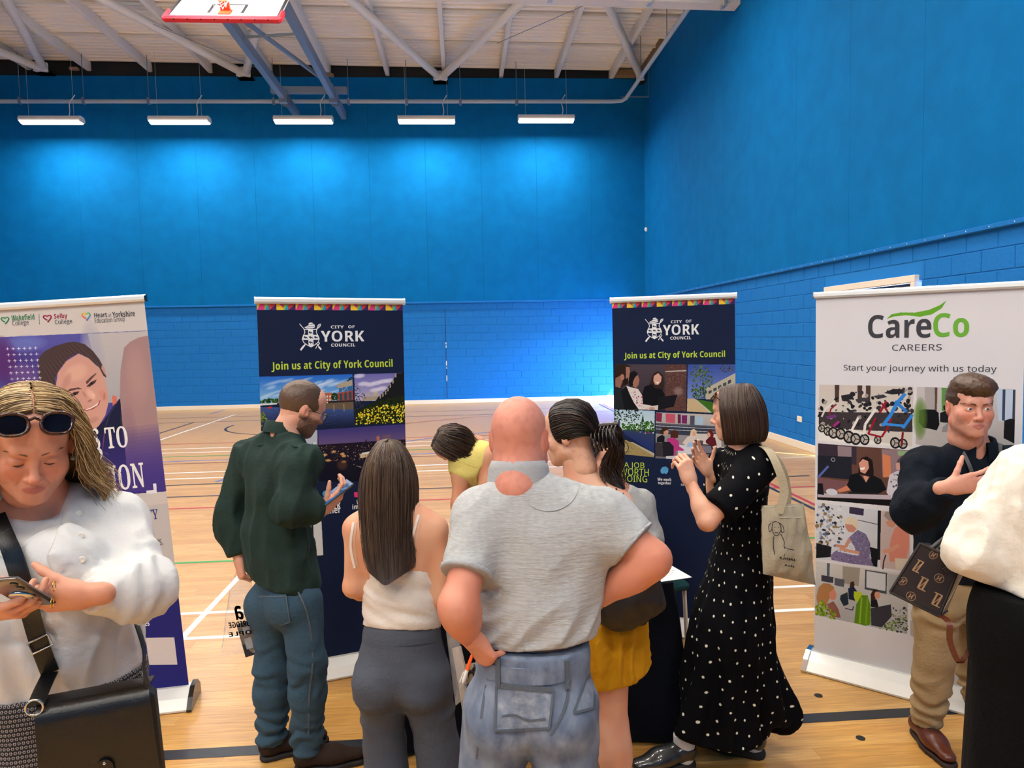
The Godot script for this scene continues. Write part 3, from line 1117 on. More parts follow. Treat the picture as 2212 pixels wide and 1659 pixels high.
# ---------------------------------------------------------------- printed sheets
class Print:
	var im: Image
	var s: float            # pixels a metre
	var row: Image
	func _init(w: float,h: float,scale: float,bg: Color):
		s=scale
		im=Image.create(int(w*s),int(h*s),false,Image.FORMAT_RGBA8)
		im.fill(bg)
		row=Image.create(im.get_width(),1,false,Image.FORMAT_RGBA8)
	func span(y: int,x0: int,x1: int,c: Color):
		if y<0 or y>=im.get_height(): return
		x0=maxi(x0,0); x1=mini(x1,im.get_width())
		if x1<=x0: return
		if c.a>=1.0: im.fill_rect(Rect2i(x0,y,x1-x0,1),c)
		else: im.blend_rect(row,Rect2i(0,0,x1-x0,1),Vector2i(x0,y))
	func poly(a: Array,c: Color):
		var p:=[]
		for k in range(0,a.size(),2): p.append(Vector2(a[k],a[k+1])*s)
		if c.a<1.0: row.fill(c)
		var lo:=1e9
		var hi:=-1e9
		for q in p: lo=minf(lo,q.y); hi=maxf(hi,q.y)
		for y in range(int(floor(lo)),int(ceil(hi))+1):
			var yy:=y+.5
			var xs:=[]
			for k in p.size():
				var q: Vector2=p[k]
				var r: Vector2=p[(k+1) % p.size()]
				if (q.y<=yy)!=(r.y<=yy): xs.append(q.x+(yy-q.y)/(r.y-q.y)*(r.x-q.x))
			xs.sort()
			for k in range(0,xs.size()-1,2): span(y,roundi(xs[k]),roundi(xs[k+1]),c)
	func ell(a: Vector2,rx: float,ry: float,c: Color,turn:=.0):
		var l:=[]
		for k in 28:
			var v:=Vector2(cos(TAU*k/28)*rx,sin(TAU*k/28)*ry).rotated(turn)
			l.append(a.x+v.x); l.append(a.y+v.y)
		poly(l,c)
	func soft(a: Vector2,rx: float,ry: float,c: Color,turn:=.0,n:=6):
		for k in n:
			var f:=1.0-float(k)/n
			ell(a,rx*(.35+.75*f),ry*(.35+.75*f),Color(c.r,c.g,c.b,c.a/n*1.6),turn)
	func line(a: Array,w: float,c: Color):
		for k in range(0,a.size()-2,2):
			var p:=Vector2(a[k],a[k+1])
			var q:=Vector2(a[k+2],a[k+3])
			var d:=(q-p).orthogonal().normalized()*w*.5
			poly([p.x+d.x,p.y+d.y,q.x+d.x,q.y+d.y,q.x-d.x,q.y-d.y,p.x-d.x,p.y-d.y],c)
	# fade between two colours down a quadrilateral [tl, tr, br, bl]
	func fade(a: Array,c0: Color,c1: Color,n:=14):
		for k in n:
			var f:=float(k)/n
			var g:=float(k+1)/n
			poly([lerpf(a[0],a[6],f),lerpf(a[1],a[7],f),lerpf(a[2],a[4],f),lerpf(a[3],a[5],f),lerpf(a[2],a[4],g),lerpf(a[3],a[5],g)+.001,lerpf(a[0],a[6],g),lerpf(a[1],a[7],g)+.001],c0.lerp(c1,f))
	func dots(r: RandomNumberGenerator,a: Array,n: int,lo: float,hi: float,cs: Array):
		var mn:=Vector2(1e9,1e9)
		var mx:=-mn
		var pl:=PackedVector2Array()
		for k in range(0,a.size(),2):
			var v:=Vector2(a[k],a[k+1])
			pl.append(v); mn=mn.min(v); mx=mx.max(v)
		for k in n:
			var v:=Vector2(r.randf_range(mn.x,mx.x),r.randf_range(mn.y,mx.y))
			if not Geometry2D.is_point_in_polygon(v,pl): continue
			var q:=r.randf_range(lo,hi)
			ell(v,q,q*r.randf_range(.5,1.0),cs[r.randi() % cs.size()],r.randf()*3.0)
	func grain(r: RandomNumberGenerator,n: int,amount: float):
		for k in n:
			var c:=Color(1,1,1,amount) if k % 2 else Color(0,0,0,amount)
			row.fill(c)
			var y:=r.randi() % im.get_height()
			var x:=r.randi() % im.get_width()
			span(y,x,x+2+r.randi() % 5,c)
	func texture() -> ImageTexture:
		return ImageTexture.create_from_image(im)

# millimetres to metres
func Q(a: Array) -> Array:
	var o:=[]
	for v in a: o.append(v*.001)
	return o

func font(kind: String,bold: bool) -> SystemFont:
	var f:=SystemFont.new()
	f.font_names=PackedStringArray([kind])
	f.font_weight=700 if bold else 400
	return f

# words fitted into the box a..b of a sheet [tl, ex, ey, w, h]
func words(parent: Node3D,bn: Array,txt: String,a: Vector2,b: Vector2,m: Material,bold := true,kind := "Droid Sans",called := "lettering",lift := .0006,mirror := false):
	var t:=TextMesh.new()
	t.font=font(kind,bold)
	t.text=txt
	t.font_size=64
	t.pixel_size=.01
	t.depth=.02
	t.curve_step=2.0
	var bx:=AABB()
	var first:=true
	for q in t.surface_get_arrays(0)[Mesh.ARRAY_VERTEX]:
		if first: bx=AABB(q,Vector3.ZERO)
		else: bx=bx.expand(q)
		first=false
	var n: Vector3=(bn[1] as Vector3).cross(-(bn[2] as Vector3)).normalized()
	var ex: Vector3=bn[1]
	var ey: Vector3=bn[2]
	var sx:=(b.x-a.x)/bx.size.x
	var sy:=(b.y-a.y)/bx.size.y
	if mirror: sx=-sx
	var o: Vector3=bn[0]+ex*(b.x if mirror else a.x)+ey*b.y+n*lift
	var xf:=Transform3D(Basis(ex*sx,-ey*sy,n*.02),o)*Transform3D(Basis.IDENTITY,-Vector3(bx.position.x,bx.position.y,bx.position.z))
	var mb:=MB.new()
	mb.add_mesh(t,xf)
	return obj(called,mb,m,parent)

var INK:={}

func banner(bn: Array,tex: Texture2D,label: String,back: Color,base_m: Material,cap_m: Material,feet: Array) -> Node3D:
	var tl: Vector3=bn[0]
	var ex: Vector3=bn[1]
	var ey: Vector3=bn[2]
	var w: float=bn[3]
	var h: float=bn[4]
	var n:=ex.cross(-ey).normalized()
	var mid:=tl+ex*w*.5+ey*h
	var t := thing("roller_banner",label,"banner",Vector3(mid.x,0,mid.z))
	var m:=mat(Color.WHITE,.6)
	m.metallic_specular=.22
	m.albedo_texture=tex
	var s:=MB.new()
	s.quad(tl,tl+ex*w,tl+ex*w+ey*h,tl+ey*h,n)
	var sh := obj("printed_sheet",s,m,t)
	var bk:=MB.new()
	var o:=tl-n*.0008
	bk.quad(o,o+ex*w,o+ex*w+ey*h,o+ey*h,-n)
	for e in [[tl,ex*w],[tl+ey*h,ex*w],[tl,ey*h],[tl+ex*w,ey*h]]:
		bk.quad(e[0],e[0]+e[1],e[0]+e[1]-n*.0008,e[0]-n*.0008)
	obj("backing",bk,mat(back,.6),sh)
	# top rail: rounded aluminium profile
	var r:=MB.new()
	var prof:=PackedVector2Array([Vector2(-.014,-.006),Vector2(.012,-.006),Vector2(.017,.004),Vector2(.015,.020),Vector2(.006,.028),Vector2(-.010,.028),Vector2(-.014,.02)])
	r=MB.new()
	r.prism(prof,tl+ex*(w+.006),n,-ey,w+.012)
	obj("top_rail",r,M.rail,t)
	for sd in [.0,1.0]:
		var e:=MB.new()
		e.prism(PackedVector2Array([Vector2(-.016,-.008),Vector2(.014,-.008),Vector2(.019,.004),Vector2(.016,.022),Vector2(.006,.030),Vector2(-.012,.030),Vector2(-.016,.02)]),tl+ex*(w*sd+(.012 if sd>.5 else -.006)),n,-ey,.006)
		obj("rail_cap",e,cap_m,t)
	# pole behind
	var p:=MB.new()
	p.tube([mid-n*.03+Vector3(0,.02-mid.y,0),tl+ex*w*.5-n*.012+ey*.01],.009,8)
	obj("support_pole",p,M.alu,t)
	# base cassette: sloping front
	var dx:=Vector3(ex.x,0,ex.z).normalized()
	var dn:=dx.cross(Vector3.UP)
	if dn.dot(n)<0: dn=-dn
	var f:=Vector3(mid.x,0,mid.z)
	var b:=MB.new()
	var bp:=PackedVector2Array([Vector2(-.09,.004),Vector2(.12,.004),Vector2(.122,.014),Vector2(.075,.055),Vector2(.02,.088),Vector2(-.03,.088),Vector2(-.08,.05)])
	b.prism(bp,f+dx*(w*.5+.012),dn,Vector3.UP,w+.024)
	obj("base",b,base_m,t)
	for sd in [-1.0,1.0]:
		var e:=MB.new()
		var cp:=PackedVector2Array([Vector2(-.1,.0),Vector2(.126,.0),Vector2(.13,.016),Vector2(.085,.062),Vector2(.03,.097),Vector2(-.035,.099),Vector2(-.09,.056)])
		e.prism(cp,f+dx*(sd*(w*.5+.012)+(.024 if sd>0 else .0)),dn,Vector3.UP,.024)
		obj("end_cap",e,cap_m,t)
	for k in feet.size():
		var e:=MB.new()
		e.cbox(f+dx*feet[k]+dn*.02+Vector3(0,.006,0),Vector3(.05,.012,.36),.004,Basis(dx,Vector3.UP,dx.cross(Vector3.UP)))
		obj("foot",e,cap_m,t)
	return t

func banners():
	M.rail=mat(Color(.88,.88,.86),.32,.25)
	INK.white=mat(Color(.93,.93,.92),.5)
	INK.lime=mat(Color(.74,.83,.22),.5)
	INK.navy=mat(Color(.16,.22,.50),.5)
	INK.dark=mat(Color(.2,.2,.22),.5)
	INK.green=mat(Color(.40,.66,.16),.5)
	INK.forest=mat(Color(.16,.45,.30),.5)
	INK.maroon=mat(Color(.58,.10,.24),.5)
	college_banner()
	york_banner([Vector3(-1.087,2.087,-3.884),Vector3(.95069,-.00819,-.31003),Vector3(-.00779,-.99997,.00254),.789,2.014],true)
	york_banner([Vector3(.946,2.084,-4.444),Vector3(.93736,.00778,.34826),Vector3(.00729,-.99997,.00271),.739,2.012],false)
	care_banner()

# ---- heart mark made of one folded ribbon
func heart(parent: Node3D,bn: Array,c: Vector2,r: float,cols: Array):
	var n: Vector3=(bn[1] as Vector3).cross(-(bn[2] as Vector3)).normalized()
	var mb:=MB.new()
	var pts:=[]
	var path:=[Vector2(-.1,.38),Vector2(-.55,.05),Vector2(-.92,-.4),Vector2(-.75,-.8),Vector2(-.38,-.86),Vector2(-.05,-.55),Vector2(.3,-.85),Vector2(.72,-.82),Vector2(.92,-.42),Vector2(.6,.1),Vector2(.05,.72),Vector2(-.12,.85)]
	for k in path.size()-1:
		for j in 4: pts.append(path[k].lerp(path[k+1],j/4.0))
	pts.append(path[-1])
	for k in pts.size()-1:
		var a: Vector2=pts[k]
		var b: Vector2=pts[k+1]
		var d:=(pts[min(k+2,pts.size()-1)]-pts[max(k-1,0)] as Vector2).orthogonal().normalized()*.17
		var f:=float(k)/pts.size()*(cols.size()-1)
		mb.col=cols[int(f)].lerp(cols[min(int(f)+1,cols.size()-1)],f-int(f))
		var q:=[]
		for v in [a+d,b+d,b-d,a-d]:
			q.append(bn[0]+bn[1]*(c.x+v.x*r)+bn[2]*(c.y+v.y*r)+n*(.0006+.00001*k))
		mb.quad(q[0],q[1],q[2],q[3],n)
	obj("heart_mark",mb,vmat(.5),parent)

func college_banner():
	var bn: Array=[Vector3(-2.383,2.052,-3.6),Vector3(.98864,.05802,-.13865),Vector3(.05746,-.99832,-.00806),.800,2.021]
	var p:=Print.new(bn[3],bn[4],900.0,Color(.80,.78,.76))
	var r:=rng
	# photograph: blurred room, smiling student, arm in front
	p.fade(Q([-47,131,801,153,790,978,-92,942]),Color(.33,.33,.62),Color(.27,.22,.5),20)
	p.fade(Q([525,149,800,155,795,519,567,497]),Color(.74,.72,.71),Color(.66,.66,.68),16)
	p.soft(Vector2(.201,.289),.12,.12,Color(.28,.22,.5,.8))
	p.soft(Vector2(.246,.176),.09,.04,Color(.45,.5,.78,.7))
	p.soft(Vector2(.138,.248),.06,.11,Color(.35,.18,.42,.9))
	p.soft(Vector2(.219,.331),.06,.06,Color(.42,.32,.55,.9))
	p.soft(Vector2(.21,.483),.07,.07,Color(.15,.14,.4,1.0))
	p.soft(Vector2(.537,.256),.05,.16,Color(.66,.66,.72,.8))
	# hair
	p.poly(Q([293,251,318,223,367,198,424,185,466,183,506,199,539,235,563,279,581,327,585,374,572,362,558,320,517,270,473,240,424,262,382,310,354,353,351,415,332,423,312,473,280,470,277,387]),Color(.29,.23,.23))
	for k in 26:
		var f:=k/25.0
		p.line([lerpf(Vector2(.3,.297).x,Vector2(.461,.185).x,f),lerpf(Vector2(.3,.297).y,Vector2(.461,.185).y,f),lerpf(Vector2(.335,.393).x,Vector2(.559,.309).x,f),lerpf(Vector2(.335,.393).y,Vector2(.559,.309).y,f)],.0022,Color(.42,.34,.32,.5) if k % 2 else Color(.2,.15,.16,.5))
	p.poly(Q([279,367,319,412,314,494,269,489]),Color(.22,.17,.24))
	# face turned down to one side
	p.poly(Q([370,329,413,276,473,243,516,272,553,319,576,373,583,436,581,499,560,559,526,608,505,627,479,606,437,563,396,507,371,447,353,394]),Color(.80,.61,.55))
	p.soft(Vector2(.453,.336),.055,.04,Color(.88,.70,.63,.8),-.5)
	p.soft(Vector2(.425,.504),.03,.025,Color(.84,.56,.52,.8),-.4)
	p.soft(Vector2(.561,.46),.018,.03,Color(.82,.56,.51,.8),-.3)
	p.poly(Q([318,419,333,413,357,446,379,495,386,513,368,514,344,481]),Color(.77,.56,.52))
	p.line(Q([328,433,353,477,374,499]),.003,Color(.62,.42,.4))
	p.poly(Q([571,308,581,322,586,364,578,353,567,326]),Color(.76,.57,.52))
	p.poly(Q([384,432,416,413,454,410,471,421,444,419,420,424]),Color(.38,.27,.26))
	p.poly(Q([489,386,511,365,539,346,543,349,514,378,493,399]),Color(.38,.27,.26))
	p.poly(Q([401,448,433,430,456,430,445,444,416,454]),Color(.3,.2,.2))
	p.poly(Q([489,409,513,388,540,378,531,395,505,411]),Color(.3,.2,.2))
	p.ell(Vector2(.433,.441),.006,.005,Color(.12,.1,.12))
	p.ell(Vector2(.515,.396),.006,.005,Color(.12,.1,.12))
	p.soft(Vector2(.506,.45),.016,.03,Color(.90,.72,.65,.9),-.45)
	p.soft(Vector2(.497,.481),.012,.006,Color(.62,.40,.36,.8),-.4)
	p.soft(Vector2(.476,.447),.006,.02,Color(.70,.50,.45,.7),-.45)
	p.soft(Vector2(.398,.45),.02,.05,Color(.70,.50,.45,.5),-.5)
	p.soft(Vector2(.402,.378),.018,.05,Color(.72,.53,.48,.5),.5)
	p.soft(Vector2(.515,.456),.010,.012,Color(.92,.74,.67,.9),-.4)
	p.poly(Q([455,522,489,518,524,501,547,480,537,505,507,525,478,530]),Color(.62,.30,.31))
	p.poly(Q([469,522,494,517,523,502,540,488,528,507,498,521,478,526]),Color(.94,.91,.87))
	p.soft(Vector2(.445,.506),.005,.022,Color(.66,.46,.42,.7),-.3)
	p.soft(Vector2(.565,.466),.005,.02,Color(.66,.46,.42,.7),.2)
	p.soft(Vector2(.501,.58),.03,.015,Color(.74,.54,.49,.8),-.4)
	# dark jacket, red collar, lanyard
	p.poly(Q([386,516,437,563,479,606,505,627,547,589,580,546,614,502,635,483,662,633,683,794,590,847,471,844,431,609]),Color(.12,.13,.24))
	p.poly(Q([601,464,622,471,619,502,598,516]),Color(.83,.45,.38))
	p.line(Q([551,621,535,698,526,740]),.004,Color(.6,.3,.4))
	p.line(Q([630,488,579,556,547,637]),.004,Color(.24,.25,.36))
	# out-of-focus arm across the edge
	p.poly(Q([682,231,714,203,754,185,803,178,795,979,626,958,633,630,636,473,653,343]),Color(.64,.52,.52))
	p.soft(Vector2(.728,.376),.05,.15,Color(.70,.57,.55,.8))
	p.soft(Vector2(.662,.633),.035,.12,Color(.58,.45,.50,.6))
	# violet wash over the foot of the picture
	for k in 16:
		var f:=k/16.0
		p.poly([Vector2(-.047,.131).x,lerpf(Vector2(.399,.647).y,Vector2(.366,.937).y,f),bn[3],lerpf(Vector2(.401,.627).y,Vector2(.369,.916).y,f),bn[3],Vector2(.79,.978).y,Vector2(-.047,.131).x,Vector2(-.092,.942).y],Color(.25,.20,.52,.13))
	p.poly([.0,Vector2(.801,1.041).y,.8,Vector2(.801,1.041).y,.8,Vector2(.8,1.454).y,.0,Vector2(.8,1.454).y],Color(.76,.74,.73))
	p.poly([.0,Vector2(.8,1.454).y,.8,Vector2(.8,1.454).y,.8,2.03,.0,2.03],Color(.16,.16,.44))
	p.poly(Q([621,1728,757,1748,757,1895,622,1873]),Color(.82,.79,.78))
	# field of small crosses
	for j in 6:
		for i in 6:
			var c:=Vector2(.163,.194).lerp(Vector2(.286,.2),i/5.0)+(Vector2(.165,.342)-Vector2(.163,.194))*(j/5.0)
			p.line([c.x-.0075,c.y,c.x+.0075,c.y],.0022,Color(.92,.92,.95))
			p.line([c.x,c.y-.0075,c.x,c.y+.0075],.0022,Color(.92,.92,.95))
	# corner bracket
	p.poly(Q([741,932,757,932,755,982,707,980,707,964,741,965]),Color(.9,.9,.91))
	p.line(Q([320,35,316,89]),.002,Color(.3,.3,.35))
	var t := banner(bn,p.texture(),"tall roller banner of a smiling student behind the blonde woman",Color(.75,.75,.75),M.rail,M.black_gloss,[])
	heart(t,bn,Vector2(.17,.058),.0185,[Color(.12,.42,.28),Color(.25,.6,.4),Color(.12,.42,.28)])
	heart(t,bn,Vector2(.355,.062),.0195,[Color(.5,.08,.2),Color(.68,.15,.28),Color(.45,.07,.18)])
	heart(t,bn,Vector2(.528,.065),.021,[Color(.85,.28,.25),Color(.93,.6,.2),Color(.85,.8,.25),Color(.35,.72,.4),Color(.25,.55,.8),Color(.7,.3,.6)])
	words(t,bn,"Wakefield",Vector2(.198,.033),Vector2(.298,.062),INK.forest)
	words(t,bn,"College",Vector2(.198,.061),Vector2(.27,.091),INK.dark,false)
	words(t,bn,"Selby",Vector2(.385,.04),Vector2(.443,.071),INK.maroon)
	words(t,bn,"College",Vector2(.385,.069),Vector2(.462,.098),INK.dark,false)
	words(t,bn,"Heart",Vector2(.564,.049),Vector2(.622,.072),INK.dark)
	words(t,bn,"of",Vector2(.628,.056),Vector2(.641,.073),INK.dark,false)
	words(t,bn,"Yorkshire",Vector2(.647,.048),Vector2(.75,.078),INK.dark)
	words(t,bn,"Education Group",Vector2(.564,.074),Vector2(.701,.106),INK.dark,false)
	words(t,bn,"ACCESS TO",Vector2(.23,.623),Vector2(.649,.732),INK.white,true,"Droid Serif")
	words(t,bn,"HIGHER",Vector2(.219,.722),Vector2(.532,.827),INK.white,true,"Droid Serif")
	words(t,bn,"EDUCATION",Vector2(.208,.818),Vector2(.706,.947),INK.white,true,"Droid Serif")
	words(t,bn,"UNIVERSITY",Vector2(.508,1.065),Vector2(.748,1.118),INK.navy,true,"Droid Serif")
	words(t,bn,"our",Vector2(.685,1.195),Vector2(.72,1.216),INK.dark,false)
	words(t,bn,"courses.",Vector2(.662,1.223),Vector2(.756,1.255),INK.dark,false)
	words(t,bn,"nces",Vector2(.599,1.643),Vector2(.647,1.667),INK.white)

# ---- crest: shield with a cross and five lions, cap above, sword and mace behind
func crest(p: Print,c: Vector2,u: float):
	var w:=Color(.93,.93,.92)
	var d:=Color(.11,.15,.26)
	var at:=func(l: Array) -> Array:
		var o:=[]
		for k in range(0,l.size(),2): o.append(c.x+l[k]*u); o.append(c.y+l[k+1]*u)
		return o
	p.line(at.call([-1.3,-1.6,1.15,1.5]),.09*u,w)
	p.line(at.call([1.1,-1.4,-1.15,1.55]),.11*u,w)
	p.poly(at.call([.85,-1.35,1.0,-1.55,1.3,-1.6,1.25,-1.3,.95,-1.0,.75,-.95]),w)
	p.line(at.call([.9,-1.2,1.2,-1.45]),.05*u,d)
	p.poly(at.call([-1.1,1.25,-.8,.95,-.65,1.05,-.95,1.45,-1.2,1.75,-1.35,1.6]),w)
	p.poly(at.call([.95,1.15,1.3,1.55,1.2,1.75,.85,1.35]),w)
	p.line(at.call([.55,1.5,.75,1.15,1.05,.85,.95,.7]),.1*u,w)
	var sh:=[-.85,-.95,.85,-.95,.72,-.55,.95,-.1,1.08,.3,.9,.75,.45,1.1,.0,1.35,-.45,1.1,-.9,.75,-1.08,.3,-.95,-.1,-.72,-.55]
	p.poly(at.call(sh),w)
	p.poly(at.call([-.72,-.85,-.3,-.85,-.3,-.22,-.78,-.22,-.62,-.55]),d)
	p.poly(at.call([.72,-.85,.3,-.85,.3,-.22,.78,-.22,.62,-.55]),d)
	p.poly(at.call([-.95,.42,-.3,.42,-.3,1.08,-.8,.72]),d)
	p.poly(at.call([.95,.42,.3,.42,.3,1.08,.8,.72]),d)
	for q in [Vector2(0,-.5),Vector2(-.62,.1),Vector2(.02,.1),Vector2(.64,.1),Vector2(0,.72)]:
		var l:=[-.2,-.1,-.08,-.16,.02,-.06,.16,-.08,.2,.04,.24,.14,.14,.12,.1,.04,-.02,.06,.02,.16,-.08,.14,-.1,.04,-.2,.08,-.22,.0]
		for k in range(0,l.size(),2): l[k]+=q.x; l[k+1]+=q.y
		p.poly(at.call(l),d)
	p.poly(at.call([-.75,-1.12,-.3,-1.38,.0,-1.6,.5,-1.5,.55,-1.15,.2,-1.02,-.4,-1.0]),w)
	p.ell(Vector2(c.x+.08*u,c.y-1.55*u),.3*u,.2*u,w)
	p.line(at.call([-.45,-1.18,.5,-1.28]),.05*u,d)
	p.line(at.call([-.2,-1.45,.4,-1.6]),.05*u,d)

func york_banner(bn: Array,first: bool):
	var w: float=bn[3]
	var navy:=Color(.095,.135,.245)
	var p:=Print.new(w,bn[4],900.0,navy)
	var r:=RandomNumberGenerator.new()
	r.seed=5 if first else 6
	# patchwork strip
	var sh:=.040
	for k in 8:
		var x:=w/8.0*k
		var u:=w/8.0
		var yel:=Color(.93,.77,.22)
		var pink:=Color(.84,.24,.50)
		var teal:=Color(.16,.60,.70)
		var lime:=Color(.60,.72,.32)
		var red:=Color(.83,.27,.28)
		var plum:=Color(.27,.16,.38)
		p.poly([x,0,x+u,0,x+u,sh,x,sh],plum)
		if k % 2==0:
			p.poly([x,0,x+u*.4,0,x+u*.4,sh,x,sh],pink)
			p.poly([x,0,x+u*.22,0,x,sh],yel)
		else:
			p.poly([x,0,x+u*.45,0,x+u*.45,sh,x,sh],yel)
			p.poly([x+u*.1,0,x+u*.45,0,x+u*.45,sh],Color(.80,.28,.42))
		p.poly([x+u*.4,0,x+u*.65,0,x+u*.6,sh,x+u*.38,sh],lime)
		p.poly([x+u*.62,0,x+u*.62,sh,x+u*.42,sh],teal)
		p.poly([x+u*.62,sh*.2,x+u*.98,sh*.2,x+u*.64,sh],red)
		p.poly([x+u*.6,0,x+u*.75,0,x+u*.7,sh*.25,x+u*.55,sh*.3],Color(.86,.5,.2))
	if first: crest(p,Vector2(.273,.184),.044)
	else: crest(p,Vector2(.26,.182),.043)
	if first: york_photos_river(p,r,w)
	else: york_photos_office(p,r,w)
	var t := banner(bn,p.texture(),"navy roller banner with river and night city photographs" if first else "navy roller banner with office photographs and bicycle beside blue wall",Color(.85,.85,.84),M.rail,M.rail,[])
	if first:
		words(t,bn,"CITY",Vector2(.382,.124),Vector2(.453,.14),INK.white,true)
		words(t,bn,"OF",Vector2(.477,.124),Vector2(.513,.139),INK.white,true)
		words(t,bn,"YORK",Vector2(.327,.153),Vector2(.565,.213),INK.white)
		words(t,bn,"COUNCIL",Vector2(.381,.224),Vector2(.513,.241),INK.white,true)
		words(t,bn,"Join us at City of York Council",Vector2(.063,.317),Vector2(.723,.375),INK.lime)
		words(t,bn,"We work",Vector2(.254,1.105),Vector2(.409,1.152),INK.white)
		words(t,bn,"together",Vector2(.253,1.136),Vector2(.408,1.189),INK.white)
		words(t,bn,"We",Vector2(.498,1.113),Vector2(.534,1.139),INK.white)
		words(t,bn,"improve",Vector2(.474,1.136),Vector2(.592,1.174),INK.white)
	else:
		words(t,bn,"CITY",Vector2(.361,.127),Vector2(.428,.144),INK.white,true)
		words(t,bn,"OF",Vector2(.45,.126),Vector2(.484,.143),INK.white,true)
		words(t,bn,"YORK",Vector2(.312,.153),Vector2(.53,.217),INK.white)
		words(t,bn,"COUNCIL",Vector2(.356,.227),Vector2(.481,.245),INK.white,true)
		words(t,bn,"Join us at City of York Council",Vector2(.07,.318),Vector2(.68,.37),INK.lime)
		words(t,bn,"A JOB",Vector2(.058,1.017),Vector2(.187,1.06),INK.lime,false)
		words(t,bn,"WORTH",Vector2(.031,1.056),Vector2(.214,1.101),INK.lime,false)
		words(t,bn,"DOING",Vector2(.043,1.101),Vector2(.203,1.142),INK.lime,false)
		words(t,bn,"We work",Vector2(.267,1.11),Vector2(.353,1.13),INK.white)
		words(t,bn,"together",Vector2(.269,1.134),Vector2(.351,1.156),INK.white)
		words(t,bn,"We",Vector2(.443,1.122),Vector2(.464,1.137),INK.white)
		words(t,bn,"improve",Vector2(.411,1.143),Vector2(.496,1.161),INK.white)

func tree_blot(p: Print,r: RandomNumberGenerator,a: Array,n: int,dark: Color,light: Color,size:=.006):
	p.dots(r,a,n,size*.5,size,[dark,dark.lerp(light,.4),light,dark.lerp(light,.7)])

